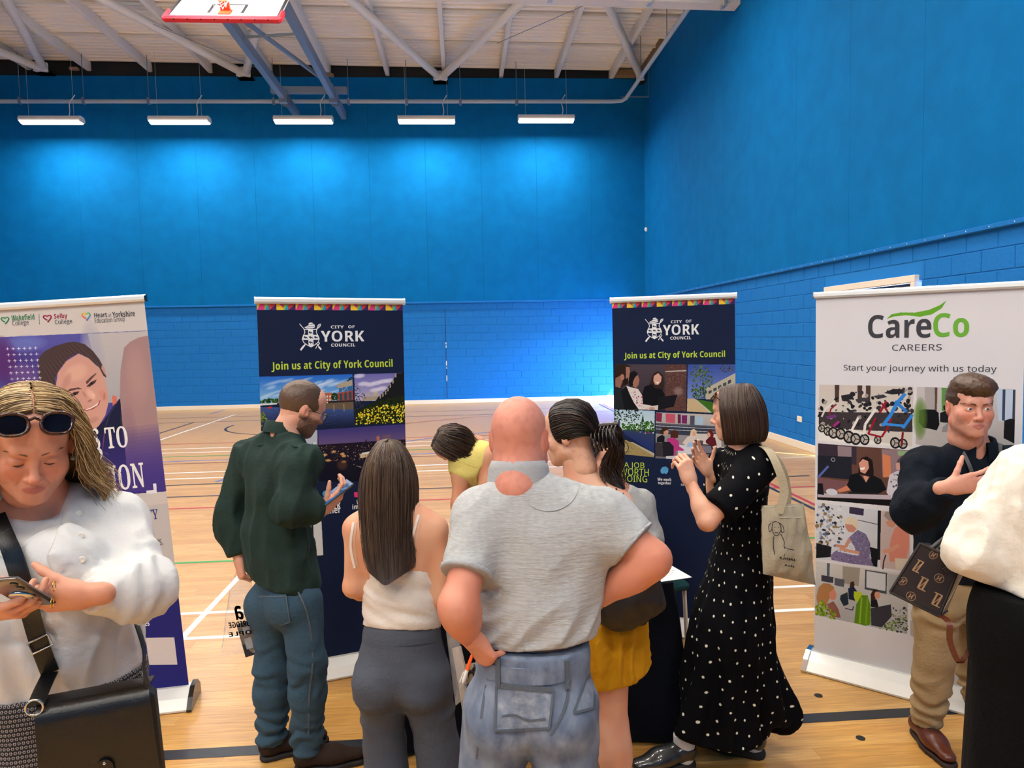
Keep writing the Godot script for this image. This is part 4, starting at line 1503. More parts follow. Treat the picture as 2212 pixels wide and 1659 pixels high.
func york_photos_river(p: Print,r: RandomNumberGenerator,w: float):
	# river with a modern brick-and-glass building
	p.fade([0,Vector2(-.005,.396).y,Vector2(.493,.397).x,Vector2(.493,.397).y,Vector2(.495,.543).x,Vector2(.495,.543).y,0,Vector2(-.01,.538).y],Color(.16,.42,.80),Color(.60,.80,.92),24)
	for k in 40:
		var c:=Vector2(r.randf_range(.0,.46),r.randf_range(Vector2(-.005,.408).y,Vector2(-.009,.521).y))
		p.soft(c,r.randf_range(.02,.07),r.randf_range(.004,.011),Color(.92,.96,1.0,.35),-.25,4)
	p.fade([0,Vector2(-.006,.559).y,Vector2(.495,.587).x,Vector2(.495,.587).y,Vector2(.497,.685).x,Vector2(.497,.685).y,0,Vector2(-.008,.682).y],Color(.25,.34,.56),Color(.10,.13,.24),16)
	for k in 90:
		var y:=r.randf_range(Vector2(-.007,.564).y,Vector2(.482,.688).y)
		var x:=r.randf_range(.0,.45)
		p.line([x,y,x+r.randf_range(.006,.03),y],.0014,Color(.45,.52,.68,.4) if k % 2 else Color(.06,.09,.2,.5))
	tree_blot(p,r,[0,Vector2(-.005,.522).y,Vector2(.089,.517).x,Vector2(.089,.517).y,Vector2(.088,.543).x,Vector2(.088,.543).y,0,Vector2(-.006,.547).y],90,Color(.08,.18,.07),Color(.24,.38,.16))
	p.poly(Q([30,536,45,509,58,537]),Color(.12,.24,.1))
	p.poly(Q([-10,540,86,540,86,549,-10,551]),Color(.85,.87,.88))
	p.poly(Q([33,561,57,558,59,569,37,569]),Color(.74,.2,.2))
	tree_blot(p,r,Q([-5,585,19,582,33,633,-4,673]),90,Color(.2,.3,.08),Color(.55,.62,.25))
	p.poly(Q([299,500,341,495,339,576,305,578]),Color(.80,.80,.77))
	p.poly(Q([339,496,379,495,378,556,339,563]),Color(.66,.40,.30))
	for j in 3:
		for i in 5: p.poly([(Vector2(.304,.509)+Vector2(.01518,.00062)*i+Vector2(-.00054,.01906)*j).x,(Vector2(.304,.509)+Vector2(.01518,.00062)*i+Vector2(-.00054,.01906)*j).y,(Vector2(.31,.509)+Vector2(.01520,.00062)*i+Vector2(-.00054,.01907)*j).x,(Vector2(.31,.509)+Vector2(.01520,.00062)*i+Vector2(-.00054,.01907)*j).y,(Vector2(.31,.52)+Vector2(.01520,.00064)*i+Vector2(-.00054,.01907)*j).x,(Vector2(.31,.52)+Vector2(.01520,.00064)*i+Vector2(-.00054,.01907)*j).y,(Vector2(.303,.519)+Vector2(.01518,.00064)*i+Vector2(-.00054,.01906)*j).x,(Vector2(.303,.519)+Vector2(.01518,.00064)*i+Vector2(-.00054,.01906)*j).y],Color(.2,.22,.26) if i<3 else Color(.92,.9,.86))
	tree_blot(p,r,Q([379,503,409,498,410,540,378,538]),60,Color(.07,.12,.05),Color(.2,.28,.12))
	p.poly(Q([335,554,496,552,496,596,339,584]),Color(.42,.36,.28))
	p.poly(Q([357,542,495,541,495,552,356,554]),Color(.16,.16,.17))
	p.poly(Q([408,498,494,489,494,543,412,544]),Color(.62,.28,.22))
	for i in 3: p.poly([(Vector2(.42,.505)+Vector2(.02596,.00104)*i).x,(Vector2(.42,.504)+Vector2(.00009,-.00350)*i).y,(Vector2(.434,.504)+Vector2(.02603,.00104)*i).x,(Vector2(.434,.503)+Vector2(.00009,-.00350)*i).y,(Vector2(.434,.541)+Vector2(.02605,.00113)*i).x,Vector2(.434,.541).y,(Vector2(.419,.54)+Vector2(.02598,.00113)*i).x,Vector2(.419,.541).y],Color(.20,.30,.36))
	p.poly(Q([416,474,492,462,493,489,417,495]),Color(.22,.42,.62))
	p.line(Q([435,473,437,492,437,493,461,469,463,490]),.0018,Color(.75,.82,.88))
	p.poly(Q([407,451,492,428,493,459,409,475]),Color(.74,.68,.58))
	for i in 4: p.line([(Vector2(.408,.455)+Vector2(-.00014,.00524)*i).x,(Vector2(.408,.455)+Vector2(-.00014,.00524)*i).y,(Vector2(.493,.433)+Vector2(-.00017,.00659)*i).x,(Vector2(.493,.433)+Vector2(-.00017,.00659)*i).y],.001,Color(.52,.47,.4))
	tree_blot(p,r,Q([463,423,492,413,492,431,464,433]),30,Color(.08,.1,.06),Color(.16,.2,.1),.004)
	p.poly(Q([384,565,389,564,389,600,384,600]),Color(.66,.55,.42))
	p.poly(Q([439,563,444,562,444,603,440,602]),Color(.66,.55,.42))
	# daffodils under the city wall
	var x1:=w
	p.fade([Vector2(.503,.397).x,Vector2(.503,.397).y,x1,Vector2(.788,.398).y,x1,Vector2(.787,.556).y,Vector2(.503,.548).x,Vector2(.503,.548).y],Color(.45,.43,.70),Color(.74,.72,.82),16)
	for q in [Vector2(.553,.453),Vector2(.593,.458),Vector2(.629,.451),Vector2(.665,.443),Vector2(.701,.44),Vector2(.532,.408),Vector2(.619,.491),Vector2(.659,.483)]:
		p.soft(q,.032,.013,Color(.92,.90,.95,.9),-.1)
	p.poly(Q([574,502,587,500,587,534,573,533]),Color(.72,.66,.58))
	p.poly(Q([606,500,636,498,636,531,607,531]),Color(.80,.75,.66))
	p.poly(Q([547,526,636,527,640,549,546,550]),Color(.66,.6,.52))
	for i in 4: p.line([(Vector2(.61,.504)+Vector2(.00757,.00030)*i).x,Vector2(.61,.504).y,(Vector2(.609,.528)+Vector2(.00757,.00031)*i).x,Vector2(.609,.528).y],.0014,Color(.46,.42,.38))
	p.poly([x1,Vector2(.788,.398).y,Vector2(.747,.399).x,Vector2(.747,.399).y,Vector2(.723,.436).x,Vector2(.723,.436).y,Vector2(.681,.493).x,Vector2(.681,.493).y,Vector2(.636,.531).x,Vector2(.636,.531).y,Vector2(.617,.557).x,Vector2(.617,.557).y,x1,Vector2(.786,.583).y],Color(.10,.10,.12))
	for q in [Vector2(.74,.412),Vector2(.723,.447),Vector2(.707,.471),Vector2(.693,.491),Vector2(.679,.509),Vector2(.663,.521),Vector2(.648,.53)]: p.poly([q.x-.004,q.y-.009,q.x+.004,q.y-.011,q.x+.003,q.y+.009,q.x-.004,q.y+.011],Color(.72,.65,.55))
	tree_blot(p,r,Q([503,447,531,470,552,501,565,533,550,590,503,605]),160,Color(.10,.09,.11),Color(.3,.27,.28),.004)
	p.poly([Vector2(.503,.605).x,Vector2(.503,.605).y,Vector2(.55,.586).x,Vector2(.55,.586).y,Vector2(.617,.557).x,Vector2(.617,.557).y,x1,Vector2(.787,.533).y,x1,Vector2(.789,.688).y,Vector2(.505,.684).x,Vector2(.505,.684).y],Color(.11,.15,.07))
	tree_blot(p,r,[Vector2(.626,.558).x,Vector2(.626,.558).y,Vector2(.753,.527).x,Vector2(.753,.527).y,x1,Vector2(.787,.529).y,x1,Vector2(.787,.565).y,Vector2(.661,.577).x,Vector2(.661,.577).y],120,Color(.06,.08,.05),Color(.2,.25,.12),.005)
	p.dots(r,[Vector2(.505,.632).x,Vector2(.505,.632).y,Vector2(.572,.591).x,Vector2(.572,.591).y,Vector2(.661,.582).x,Vector2(.661,.582).y,x1,Vector2(.787,.569).y,x1,Vector2(.789,.686).y,Vector2(.505,.682).x,Vector2(.505,.682).y],420,.0025,.006,[Color(.93,.84,.14),Color(.86,.76,.10),Color(.95,.9,.35),Color(.20,.27,.10)])
	# white street fronts, mostly hidden, and city lights at night
	p.poly([.0,Vector2(-.015,.69).y,Vector2(.294,.7).x,Vector2(.294,.7).y,Vector2(.287,.99).x,Vector2(.287,.99).y,.0,Vector2(-.024,.982).y],Color(.72,.74,.78))
	for k in 60:
		var q:=Vector2(r.randf_range(.0,Vector2(.289,.708).x),r.randf_range(Vector2(.293,.708).y,Vector2(.285,.97).y))
		p.poly([q.x,q.y,q.x+.014,q.y,q.x+.014,q.y+.02,q.x,q.y+.02],[Color(.28,.34,.45),Color(.9,.9,.9),Color(.4,.5,.65)][k % 3])
	var nx:=Vector2(.298,.7).x
	p.fade([nx,Vector2(.298,.7).y,w,Vector2(.788,.695).y,w,Vector2(.788,.802).y,nx,Vector2(.297,.787).y],Color(.25,.22,.47),Color(.42,.34,.50),16)
	p.fade([nx,Vector2(.297,.783).y,w,Vector2(.789,.784).y,w,Vector2(.786,1.031).y,nx,Vector2(.293,.988).y],Color(.12,.09,.15),Color(.06,.07,.13),10)
	p.poly(Q([620,757,637,754,638,787,621,789]),Color(.72,.44,.34))
	p.poly(Q([657,753,703,751,702,783,657,782]),Color(.45,.34,.4))
	p.poly(Q([554,786,559,769,563,769,567,785]),Color(.2,.15,.22))
	p.dots(r,Q([299,791,784,788,784,893,298,883]),260,.0009,.0026,[Color(1,.86,.6),Color(.95,.65,.35),Color(1,.95,.85),Color(.5,.32,.2)])
	for q in [Vector2(.318,.85),Vector2(.331,.842),Vector2(.379,.828),Vector2(.426,.844),Vector2(.434,.856),Vector2(.348,.874),Vector2(.322,.872),Vector2(.433,.889)]: p.soft(q,.014,.008,Color(.98,.76,.45,.9))
	p.poly(Q([521,851,610,844,612,869,525,874]),Color(.85,.75,.6))
	for k in 9: p.line([(Vector2(.528,.856)+Vector2(.00927,.00067)*k).x,Vector2(.528,.856).y,(Vector2(.528,.87)+Vector2(.00927,.00068)*k).x,Vector2(.528,.87).y],.0018,Color(.35,.25,.2))
	p.poly(Q([535,845,579,840,610,844,610,850,534,854]),Color(.86,.9,.86))
	for q in [Vector2(.506,.919),Vector2(.515,.922),Vector2(.522,.924),Vector2(.528,.927),Vector2(.489,.908),Vector2(.554,.941)]: p.ell(q,.0016,.003,Color(1,.9,.65))
	p.soft(Vector2(.424,.906),.03,.03,Color(.4,.27,.18,.6))
	# the small pictograms below and a pale panel
	for k in 3: p.poly([(Vector2(.486,1.09)+Vector2(.02356,.00224)*k).x,Vector2(.486,1.095).y,(Vector2(.506,1.092)+Vector2(.02365,.00225)*k).x,Vector2(.504,1.097).y,(Vector2(.506,1.092)+Vector2(.02365,.00225)*k).x,(Vector2(.505,1.068)+Vector2(.00040,-.01592)*k).y,(Vector2(.486,1.09)+Vector2(.02356,.00224)*k).x,(Vector2(.486,1.066)+Vector2(.00041,-.01589)*k).y],Color(.86,.2,.46))
	p.ell(Vector2(.333,1.06),.022,.018,Color(.3,.6,.78))
	p.poly(Q([167,1184,301,1190,306,1407,166,1402]),Color(.86,.86,.85))
	p.poly(Q([246,1195,256,1196,258,1393,243,1394]),Color(.14,.15,.17))
	p.poly(Q([174,1195,236,1197,238,1322,176,1320]),Color(.30,.36,.45))

func york_photos_office(p: Print,r: RandomNumberGenerator,w: float):
	# three colleagues round a laptop
	p.fade(Q([12,392,323,398,320,682,4,680]),Color(.29,.25,.28),Color(.20,.17,.20),10)
	p.poly(Q([323,398,453,400,446,689,320,686]),Color(.36,.24,.22))
	for k in 300:
		var f:=r.randf_range(735,978)
		var g:=r.randf_range(105,660)
		var q:=Vector2(.326,.399).lerp(Vector2(.449,.401),(f-730)/252.0)
		q.y=lerpf(Vector2(.326,.399).y,Vector2(.322,.687).y,(g-100)/570.0)
		p.poly([q.x,q.y,q.x+.008,q.y,q.x+.008,q.y+.0035,q.x,q.y+.0035],[Color(.44,.28,.23),Color(.30,.19,.19),Color(.50,.36,.32),Color(.25,.17,.18)][k % 4])
	p.poly(Q([323,439,451,434,451,441,323,446]),Color(.72,.69,.67))
	p.soft(Vector2(.402,.566),.03,.03,Color(.62,.55,.52,.6))
	p.poly(Q([12,394,81,393,107,403,103,447,105,477,94,513,73,523,53,538,9,548]),Color(.18,.12,.10))
	p.poly(Q([13,481,49,461,58,502,42,543,12,533]),Color(.55,.39,.34))
	p.ell(Vector2(.057,.474),.012,.02,Color(.68,.46,.38))
	p.poly(Q([80,410,103,411,106,447,94,513,79,497]),Color(.62,.44,.38))
	p.poly(Q([66,492,94,477,93,515,68,528]),Color(.14,.09,.08))
	p.poly(Q([9,538,48,543,88,564,107,631,117,680,4,680]),Color(.12,.14,.16))
	p.poly(Q([94,508,105,447,131,434,153,450,150,488,124,523,104,539]),Color(.09,.07,.09))
	p.poly(Q([135,478,153,460,164,493,157,524,142,544,124,534,122,508]),Color(.62,.42,.35))
	p.poly(Q([81,528,109,539,154,549,179,590,193,631,253,667,258,681,157,680,127,636,103,585]),Color(.86,.82,.80))
	p.dots(r,Q([81,528,109,539,154,549,179,590,193,631,228,672,157,680,127,636,103,585]),90,.002,.006,[Color(.84,.35,.48),Color(.20,.18,.28),Color(.9,.88,.88),Color(.8,.55,.6)])
	p.poly(Q([47,564,81,533,122,631,152,672,107,680,66,680]),Color(.07,.07,.09))
	p.poly(Q([225,514,251,453,281,439,310,464,319,515,309,560,239,550]),Color(.20,.14,.13))
	p.poly(Q([253,469,281,451,300,474,297,504,280,524,260,522,250,499]),Color(.82,.62,.55))
	p.poly(Q([260,507,287,508,275,518]),Color(.95,.92,.88))
	p.poly(Q([195,534,240,519,259,545,299,550,318,585,318,631,258,656,183,646,179,585]),Color(.06,.06,.08))
	p.poly(Q([279,601,395,586,372,661,277,682]),Color(.09,.09,.11))
	p.poly(Q([208,662,278,651,275,682,197,679]),Color(.84,.80,.78))
	p.ell(Vector2(.238,.672),.018,.009,Color(.78,.58,.5))
	# path beside trees and offices
	p.fade(Q([460,400,745,404,744,611,455,611]),Color(.24,.32,.62),Color(.45,.55,.78),12)
	p.poly(Q([562,551,742,454,744,611,566,616]),Color(.72,.69,.60))
	for k in 5: p.poly([(Vector2(.581,.566)+Vector2(.02855,-.01564)*k).x,(Vector2(.581,.566)+Vector2(.00014,-.01589)*k).y,(Vector2(.6,.557)+Vector2(.02837,.00015)*k).x,(Vector2(.6,.558)+Vector2(.00013,-.01587)*k).y,(Vector2(.6,.571)+Vector2(.02838,.00012)*k).x,(Vector2(.6,.574)+Vector2(.00012,-.01488)*k).y,(Vector2(.581,.581)+Vector2(.02845,.00010)*k).x,(Vector2(.581,.584)+Vector2(.00013,-.01491)*k).y],Color(.25,.28,.32))
	tree_blot(p,r,Q([467,466,496,406,554,402,601,443,610,522,562,561,485,561]),170,Color(.16,.26,.10),Color(.42,.50,.28),.007)
	tree_blot(p,r,Q([480,551,572,546,561,611,484,611]),90,Color(.14,.2,.08),Color(.3,.4,.16))
	tree_blot(p,r,Q([639,409,724,405,742,444,667,453]),60,Color(.18,.18,.14),Color(.4,.42,.3),.005)
	p.line(Q([548,492,552,551,557,611]),.004,Color(.24,.2,.16))
	p.poly(Q([494,613,600,631,647,671,647,701,570,696]),Color(.24,.42,.12))
	p.poly(Q([455,611,494,611,594,698,452,691]),Color(.78,.68,.52))
	p.poly(Q([494,611,509,616,599,696,585,698]),Color(.74,.72,.68))
	# bicycle by the river
	p.fade(Q([3,680,256,687,252,804,1,807]),Color(.70,.80,.86),Color(.82,.88,.88),8)
	tree_blot(p,r,Q([3,680,177,685,166,744,105,770,54,750,1,807]),220,Color(.04,.07,.05),Color(.13,.2,.1))
	p.poly(Q([171,759,182,708,189,759]),Color(.12,.26,.12))
	tree_blot(p,r,Q([49,770,130,775,181,759,237,753,254,784,251,820,53,817]),260,Color(.10,.24,.08),Color(.27,.46,.16),.007)
	p.fade(Q([53,809,252,825,246,953,68,837]),Color(.20,.25,.38),Color(.13,.18,.42),10)
	p.dots(r,Q([74,809,251,822,250,835,74,819]),30,.002,.005,[Color(.9,.9,.9),Color(.7,.2,.2),Color(.2,.3,.5)])
	p.poly(Q([73,874,249,958,246,981,-1,961,0,890]),Color(.62,.54,.36))
	p.poly(Q([98,886,118,888,249,956,248,974]),Color(.70,.66,.58))
	p.dots(r,Q([5,911,103,899,234,974,-1,958]),60,.002,.005,[Color(.5,.46,.24),Color(.7,.6,.4)])
	for k in 30:
		var a:=TAU*k/30.0
		var c:=Vector2(.054,.922)
		p.line([c.x+cos(a)*.034,c.y+sin(a)*.040,c.x+cos(a+.22)*.034,c.y+sin(a+.22)*.040],.004,Color(.10,.10,.11))
		if k % 3==0: p.line([c.x,c.y,c.x+cos(a)*.033,c.y+sin(a)*.038],.0011,Color(.8,.8,.8))
	p.line(Q([54,921,42,864,38,817,53,812]),.004,Color(.75,.76,.8))
	p.line(Q([0,911,42,864]),.006,Color(.72,.72,.76))
	p.dots(r,Q([2,828,48,827,42,890,0,901]),60,.002,.004,[Color(.1,.1,.12),Color(.6,.6,.62),Color(.25,.25,.28)])
	# team at a table
	p.fade(Q([263,697,741,713,739,993,256,986]),Color(.74,.72,.70),Color(.42,.40,.43),12)
	p.poly(Q([263,698,302,702,296,758,263,753]),Color(.52,.18,.30))
	p.poly(Q([322,704,381,708,380,765,324,760]),Color(.78,.34,.42))
	p.poly(Q([396,708,415,709,414,766,395,765]),Color(.40,.14,.28))
	p.poly(Q([420,714,453,715,451,767,420,765]),Color(.46,.16,.38))
	p.poly(Q([471,716,498,717,495,777,469,776]),Color(.30,.30,.36))
	p.poly(Q([503,721,548,723,548,776,500,776]),Color(.66,.76,.84))
	p.poly(Q([260,763,655,781,655,790,260,773]),Color(.36,.36,.40))
	p.poly(Q([260,773,655,790,655,850,260,830]),Color(.22,.24,.30))
	p.poly(Q([260,779,655,798,655,801,260,783]),Color(.80,.82,.85))
	p.poly(Q([260,799,655,817,655,821,260,803]),Color(.70,.72,.76))
	p.poly(Q([506,827,655,830,654,915,506,892]),Color(.82,.79,.76))
	p.poly(Q([394,899,645,905,635,950,393,960]),Color(.84,.84,.86))
	p.poly(Q([283,824,301,794,326,788,340,803,320,819,305,834,290,835]),Color(.24,.16,.12))
	p.poly(Q([308,819,330,806,341,816,333,837,313,842]),Color(.78,.58,.48))
	p.poly(Q([268,855,300,837,315,850,312,885,265,886]),Color(.09,.09,.12))
	p.poly(Q([350,834,360,811,380,805,400,823,396,856,374,859,350,854]),Color(.30,.16,.11))
	p.poly(Q([330,860,369,854,399,874,403,909,432,929,427,937,383,935,375,971,348,961,332,895]),Color(.72,.22,.50))
	p.poly(Q([467,845,475,807,492,798,509,812,506,847]),Color(.88,.78,.62))
	p.ell(Vector2(.494,.829),.011,.016,Color(.84,.64,.55))
	p.poly(Q([421,889,453,848,482,840,506,847,496,897,457,908]),Color(.86,.80,.76))
	p.poly(Q([457,885,487,880,481,910,447,913]),Color(.60,.74,.88))
	p.poly(Q([571,838,577,808,598,806,610,830,605,856,579,851]),Color(.42,.12,.10))
	p.ell(Vector2(.58,.836),.010,.016,Color(.84,.62,.54))
	p.poly(Q([562,871,583,848,617,850,628,900,602,906,564,886]),Color(.36,.10,.14))
	p.poly(Q([494,867,547,871,544,902,494,900]),Color(.30,.28,.30))
	p.poly(Q([257,886,300,888,304,977,256,973]),Color(.22,.20,.23))
	p.poly(Q([300,883,344,882,369,910,368,976,304,977]),Color(.13,.12,.15))
	p.poly(Q([528,892,597,896,611,926,602,956,527,952]),Color(.18,.17,.20))
	p.poly(Q([537,899,592,903,602,948,534,947]),Color(.46,.44,.50))
	p.poly(Q([321,972,383,968,427,977,427,993,321,988]),Color(.80,.79,.80))
	# pictograms
	p.poly(Q([286,1060,298,1042,320,1038,335,1051,333,1072,320,1087,310,1080,297,1086,287,1075]),Color(.36,.62,.80))
	for k in 4: p.line([(Vector2(.303,1.047)+Vector2(.00697,-.00018)*k).x,Vector2(.303,1.047).y,(Vector2(.308,1.065)+Vector2(.00696,-.00019)*k).x,Vector2(.308,1.065).y],.0012,Color(.2,.4,.58))
	for k in 3: p.poly([(Vector2(.44,1.117)+Vector2(.01368,-.00043)*k).x,Vector2(.44,1.117).y,(Vector2(.452,1.117)+Vector2(.01366,-.00042)*k).x,Vector2(.452,1.117).y,(Vector2(.452,1.117)+Vector2(.01366,-.00042)*k).x,(Vector2(.452,1.096)+Vector2(.00021,-.02034)*k).y,(Vector2(.44,1.117)+Vector2(.01368,-.00043)*k).x,(Vector2(.44,1.097)+Vector2(.00022,-.02036)*k).y],Color(.86,.2,.46))

func care_banner():
	var bn: Array=[Vector3(1.925,2.06,-3.763),Vector3(.73424,.00435,.67888),Vector3(.00320,-.99999,.00295),.927,1.996]
	var p:=Print.new(bn[3],bn[4],900.0,Color(.86,.85,.855))
	var r:=RandomNumberGenerator.new()
	r.seed=9
	var w: float=bn[3]
	# swoosh over the name
	p.poly(Q([348,129,369,106,410,98,477,101,537,90,582,70,612,48,592,85,550,113,498,123,437,113,383,117]),Color(.40,.64,.18))
	# row of walking frames
	p.fade(Q([19,474,475,474,471,787,16,783]),Color(.80,.76,.72),Color(.83,.80,.76),8)
	for x in [255,450,520]: p.poly([Vector2(.099,.474).x+(x-255)*.00058,Vector2(.099,.474).y,Vector2(.099,.474).x+(x-215)*.00058,Vector2(.099,.475).y,Vector2(.099,.474).x+(x-218)*.00058,Vector2(.099,.569).y,Vector2(.099,.474).x+(x-252)*.00058,Vector2(.099,.569).y],Color(.30,.22,.20))
	p.poly(Q([15,694,122,730,312,769,471,782,471,787,16,783]),Color(.90,.89,.86))
	p.poly(Q([17,625,471,608,472,707,247,712,122,709,18,694]),Color(.24,.21,.22))
	p.dots(r,Q([17,561,179,514,346,494,470,480,472,707,275,720,18,716]),150,.004,.014,[Color(.14,.13,.15),Color(.22,.20,.22),Color(.62,.58,.56),Color(.1,.1,.11)])
	for c in [[Vector2(.033,.715),.018],[Vector2(.063,.729),.02],[Vector2(.093,.735),.026],[Vector2(.13,.738),.026],[Vector2(.171,.753),.028],[Vector2(.205,.761),.026],[Vector2(.249,.761),.024],[Vector2(.394,.768),.024],[Vector2(.429,.77),.022],[Vector2(.312,.759),.018]]:
		p.ell(c[0],c[1],c[1]*1.25,Color(.10,.10,.11))
		p.ell(c[0],c[1]*.7,c[1]*.87,Color(.70,.66,.62))
		for k in 3: p.line([c[0].x+cos(k*2.1)*c[1]*.7,c[0].y+sin(k*2.1)*c[1]*.85,c[0].x,c[0].y],.004,Color(.12,.12,.12))
	p.poly(Q([131,531,188,519,193,549,136,559]),Color(.16,.15,.17))
	p.poly(Q([203,549,245,537,273,547,245,560,208,562]),Color(.25,.24,.26))
	p.poly(Q([287,528,337,519,355,531,310,545]),Color(.24,.22,.25))
	p.poly(Q([339,511,382,488,426,491,418,512,378,518]),Color(.16,.15,.18))
	p.line(Q([247,732,251,681,301,596]),.013,Color(.90,.88,.84))
	p.line(Q([185,716,218,646]),.012,Color(.90,.88,.84))
	p.line(Q([185,718,247,730]),.012,Color(.90,.88,.84))
	p.line(Q([33,651,52,607,102,563]),.009,Color(.86,.84,.82))
	p.line(Q([73,638,80,606,107,579]),.008,Color(.56,.12,.18))
	p.line(Q([58,655,107,642]),.016,Color(.42,.22,.45))
	p.line(Q([93,701,122,672]),.014,Color(.60,.18,.46))
	p.line(Q([266,731,302,642]),.010,Color(.58,.10,.16))
	p.line(Q([266,729,330,742,357,695,375,643]),.010,Color(.58,.10,.16))
	p.line(Q([320,616,351,554]),.012,Color(.58,.12,.18))
	p.line(Q([329,565,356,604]),.010,Color(.58,.12,.18))
	p.line(Q([423,781,429,710]),.010,Color(.5,.10,.14))
	p.line(Q([334,683,370,628,400,562,437,511]),.017,Color(.20,.52,.84))
	p.line(Q([391,552,445,605]),.015,Color(.18,.48,.80))
	p.line(Q([339,673,437,677]),.013,Color(.22,.55,.86))
	p.line(Q([428,690,471,618]),.014,Color(.20,.52,.84))
	# waiting room with black chairs
	p.fade([Vector2(.489,.475).x,Vector2(.489,.475).y,w-.03,Vector2(.906,.476).y,w-.03,Vector2(.912,.825).y,Vector2(.487,.766).x,Vector2(.487,.766).y],Color(.76,.73,.72),Color(.70,.68,.66),8)
	p.poly(Q([523,475,568,476,569,594,527,586]),Color(.66,.63,.62))
	p.poly(Q([568,476,579,477,578,594,569,592]),Color(.36,.28,.24))
	p.poly(Q([597,477,654,478,656,600,599,593]),Color(.36,.56,.28))
	p.ell(Vector2(.631,.524),.016,.018,Color(.2,.14,.12))
	p.poly(Q([614,553,647,543,651,571,610,573]),Color(.3,.24,.28))
	p.poly(Q([501,595,523,588,569,588,586,603,590,661,579,691,519,680,500,656]),Color(.08,.08,.09))
	p.poly(Q([592,603,615,592,640,596,642,651,593,649]),Color(.10,.10,.12))
	p.poly(Q([605,566,631,560,634,586,607,588]),Color(.12,.12,.13))
	p.ell(Vector2(.652,.624),.024,.04,Color(.74,.50,.40))
	p.poly(Q([604,675,632,644,665,647,665,695,600,699]),Color(.55,.53,.54))
	p.soft(Vector2(.506,.636),.03,.10,Color(.35,.48,.20,1.0))
	p.poly([Vector2(.821,.478).x,Vector2(.821,.478).y,w-.03,Vector2(.906,.478).y,w-.03,Vector2(.909,.642).y,Vector2(.832,.628).x,Vector2(.832,.628).y],Color(.72,.78,.86))
	p.line(Q([852,479,852,627]),.011,Color(.24,.27,.34))
	p.line(Q([892,479,892,625]),.010,Color(.24,.27,.34))
	p.poly([Vector2(.856,.627).x,Vector2(.856,.627).y,Vector2(.879,.616).x,Vector2(.879,.616).y,w-.03,Vector2(.908,.619).y,w-.03,Vector2(.911,.734).y,Vector2(.854,.71).x,Vector2(.854,.71).y],Color(.10,.10,.12))
	# reception desk
	p.poly([Vector2(.015,.799).x,Vector2(.015,.799).y,Vector2(.473,.801).x,Vector2(.473,.801).y,Vector2(.471,1.099).x,Vector2(.471,1.099).y,Vector2(.011,1.112).x,Vector2(.011,1.112).y],Color(.38,.26,.22))
	p.poly(Q([15,800,210,802,210,901,14,877]),Color(.22,.18,.22))
	p.poly(Q([115,804,186,804,186,893,118,883]),Color(.55,.48,.50))
	p.poly(Q([331,806,403,802,473,802,470,886,373,947,337,950]),Color(.56,.46,.48))
	p.poly(Q([336,828,372,840,378,946,341,955]),Color(.83,.50,.34))
	p.poly(Q([405,807,473,804,470,837,408,832]),Color(.55,.66,.50))
	p.poly(Q([13,866,186,859,188,982,14,984]),Color(.13,.14,.18))
	p.ell(Vector2(.093,.882),.011,.011,Color(.7,.7,.72))
	p.ell(Vector2(.093,.882),.008,.008,Color(.13,.14,.18))
	p.line(Q([14,990,69,920]),.012,Color(.36,.40,.66))
	p.poly(Q([222,890,234,860,262,850,288,868,295,929,291,966,263,953,220,947]),Color(.12,.08,.09))
	p.poly(Q([222,890,241,865,267,875,272,911,253,944,230,936]),Color(.82,.58,.50))
	p.poly(Q([227,915,253,907,248,922,232,926]),Color(.95,.92,.90))
	p.poly(Q([242,955,272,957,258,990]),Color(.82,.60,.52))
	p.poly(Q([182,956,220,942,258,990,286,945,332,966,356,1015,324,1039,192,1050,163,1021]),Color(.07,.08,.10))
	p.poly(Q([110,1043,163,1016,183,1040,124,1060]),Color(.80,.50,.38))
	p.poly(Q([404,858,426,831,456,828,461,867,440,909,404,903]),Color(.36,.29,.32))
	p.poly(Q([399,873,422,866,426,906,400,908]),Color(.80,.60,.54))
	p.poly(Q([369,937,404,913,440,904,423,992,415,1064,374,1058,356,1030]),Color(.80,.78,.82))
	p.dots(r,Q([373,936,440,909,419,1058,383,1057]),40,.002,.006,[Color(.3,.3,.36),Color(.6,.6,.66)])
	p.poly(Q([17,990,173,994,154,1023,100,1055,17,1076]),Color(.46,.32,.34))
	p.poly(Q([13,1076,379,1043,379,1066,14,1098]),Color(.72,.68,.72))
	p.poly(Q([13,1101,383,1068,370,1100,12,1113]),Color(.09,.08,.09))
	p.ell(Vector2(.087,1.061),.03,.018,Color(.80,.80,.84))
	p.poly(Q([171,1050,315,1036,324,1044,173,1061]),Color(.12,.12,.14))
	p.poly(Q([13,1022,40,1019,47,1083,13,1082]),Color(.10,.10,.12))
	# seated and standing shoppers
	p.poly(Q([10,1130,325,1130,326,1440,7,1446]),Color(.80,.81,.83))
	p.dots(r,Q([9,1134,168,1135,149,1312,83,1390,9,1437]),150,.004,.012,[Color(.18,.19,.24),Color(.35,.40,.52),Color(.85,.84,.84),Color(.55,.45,.32),Color(.62,.66,.72)])
	p.poly(Q([178,1131,249,1132,247,1170,176,1167]),Color(.22,.19,.28))
	p.line(Q([219,1197,316,1207]),.004,Color(.3,.3,.33))
	p.poly(Q([8,1357,88,1366,83,1424,7,1443]),Color(.12,.12,.14))
	p.poly(Q([316,1132,331,1131,330,1396,316,1396]),Color(.12,.12,.15))
	p.poly(Q([279,1334,320,1338,316,1436,290,1436]),Color(.10,.10,.12))
	p.poly(Q([151,1206,174,1185,209,1184,221,1213,219,1246,194,1233,159,1227]),Color(.84,.78,.68))
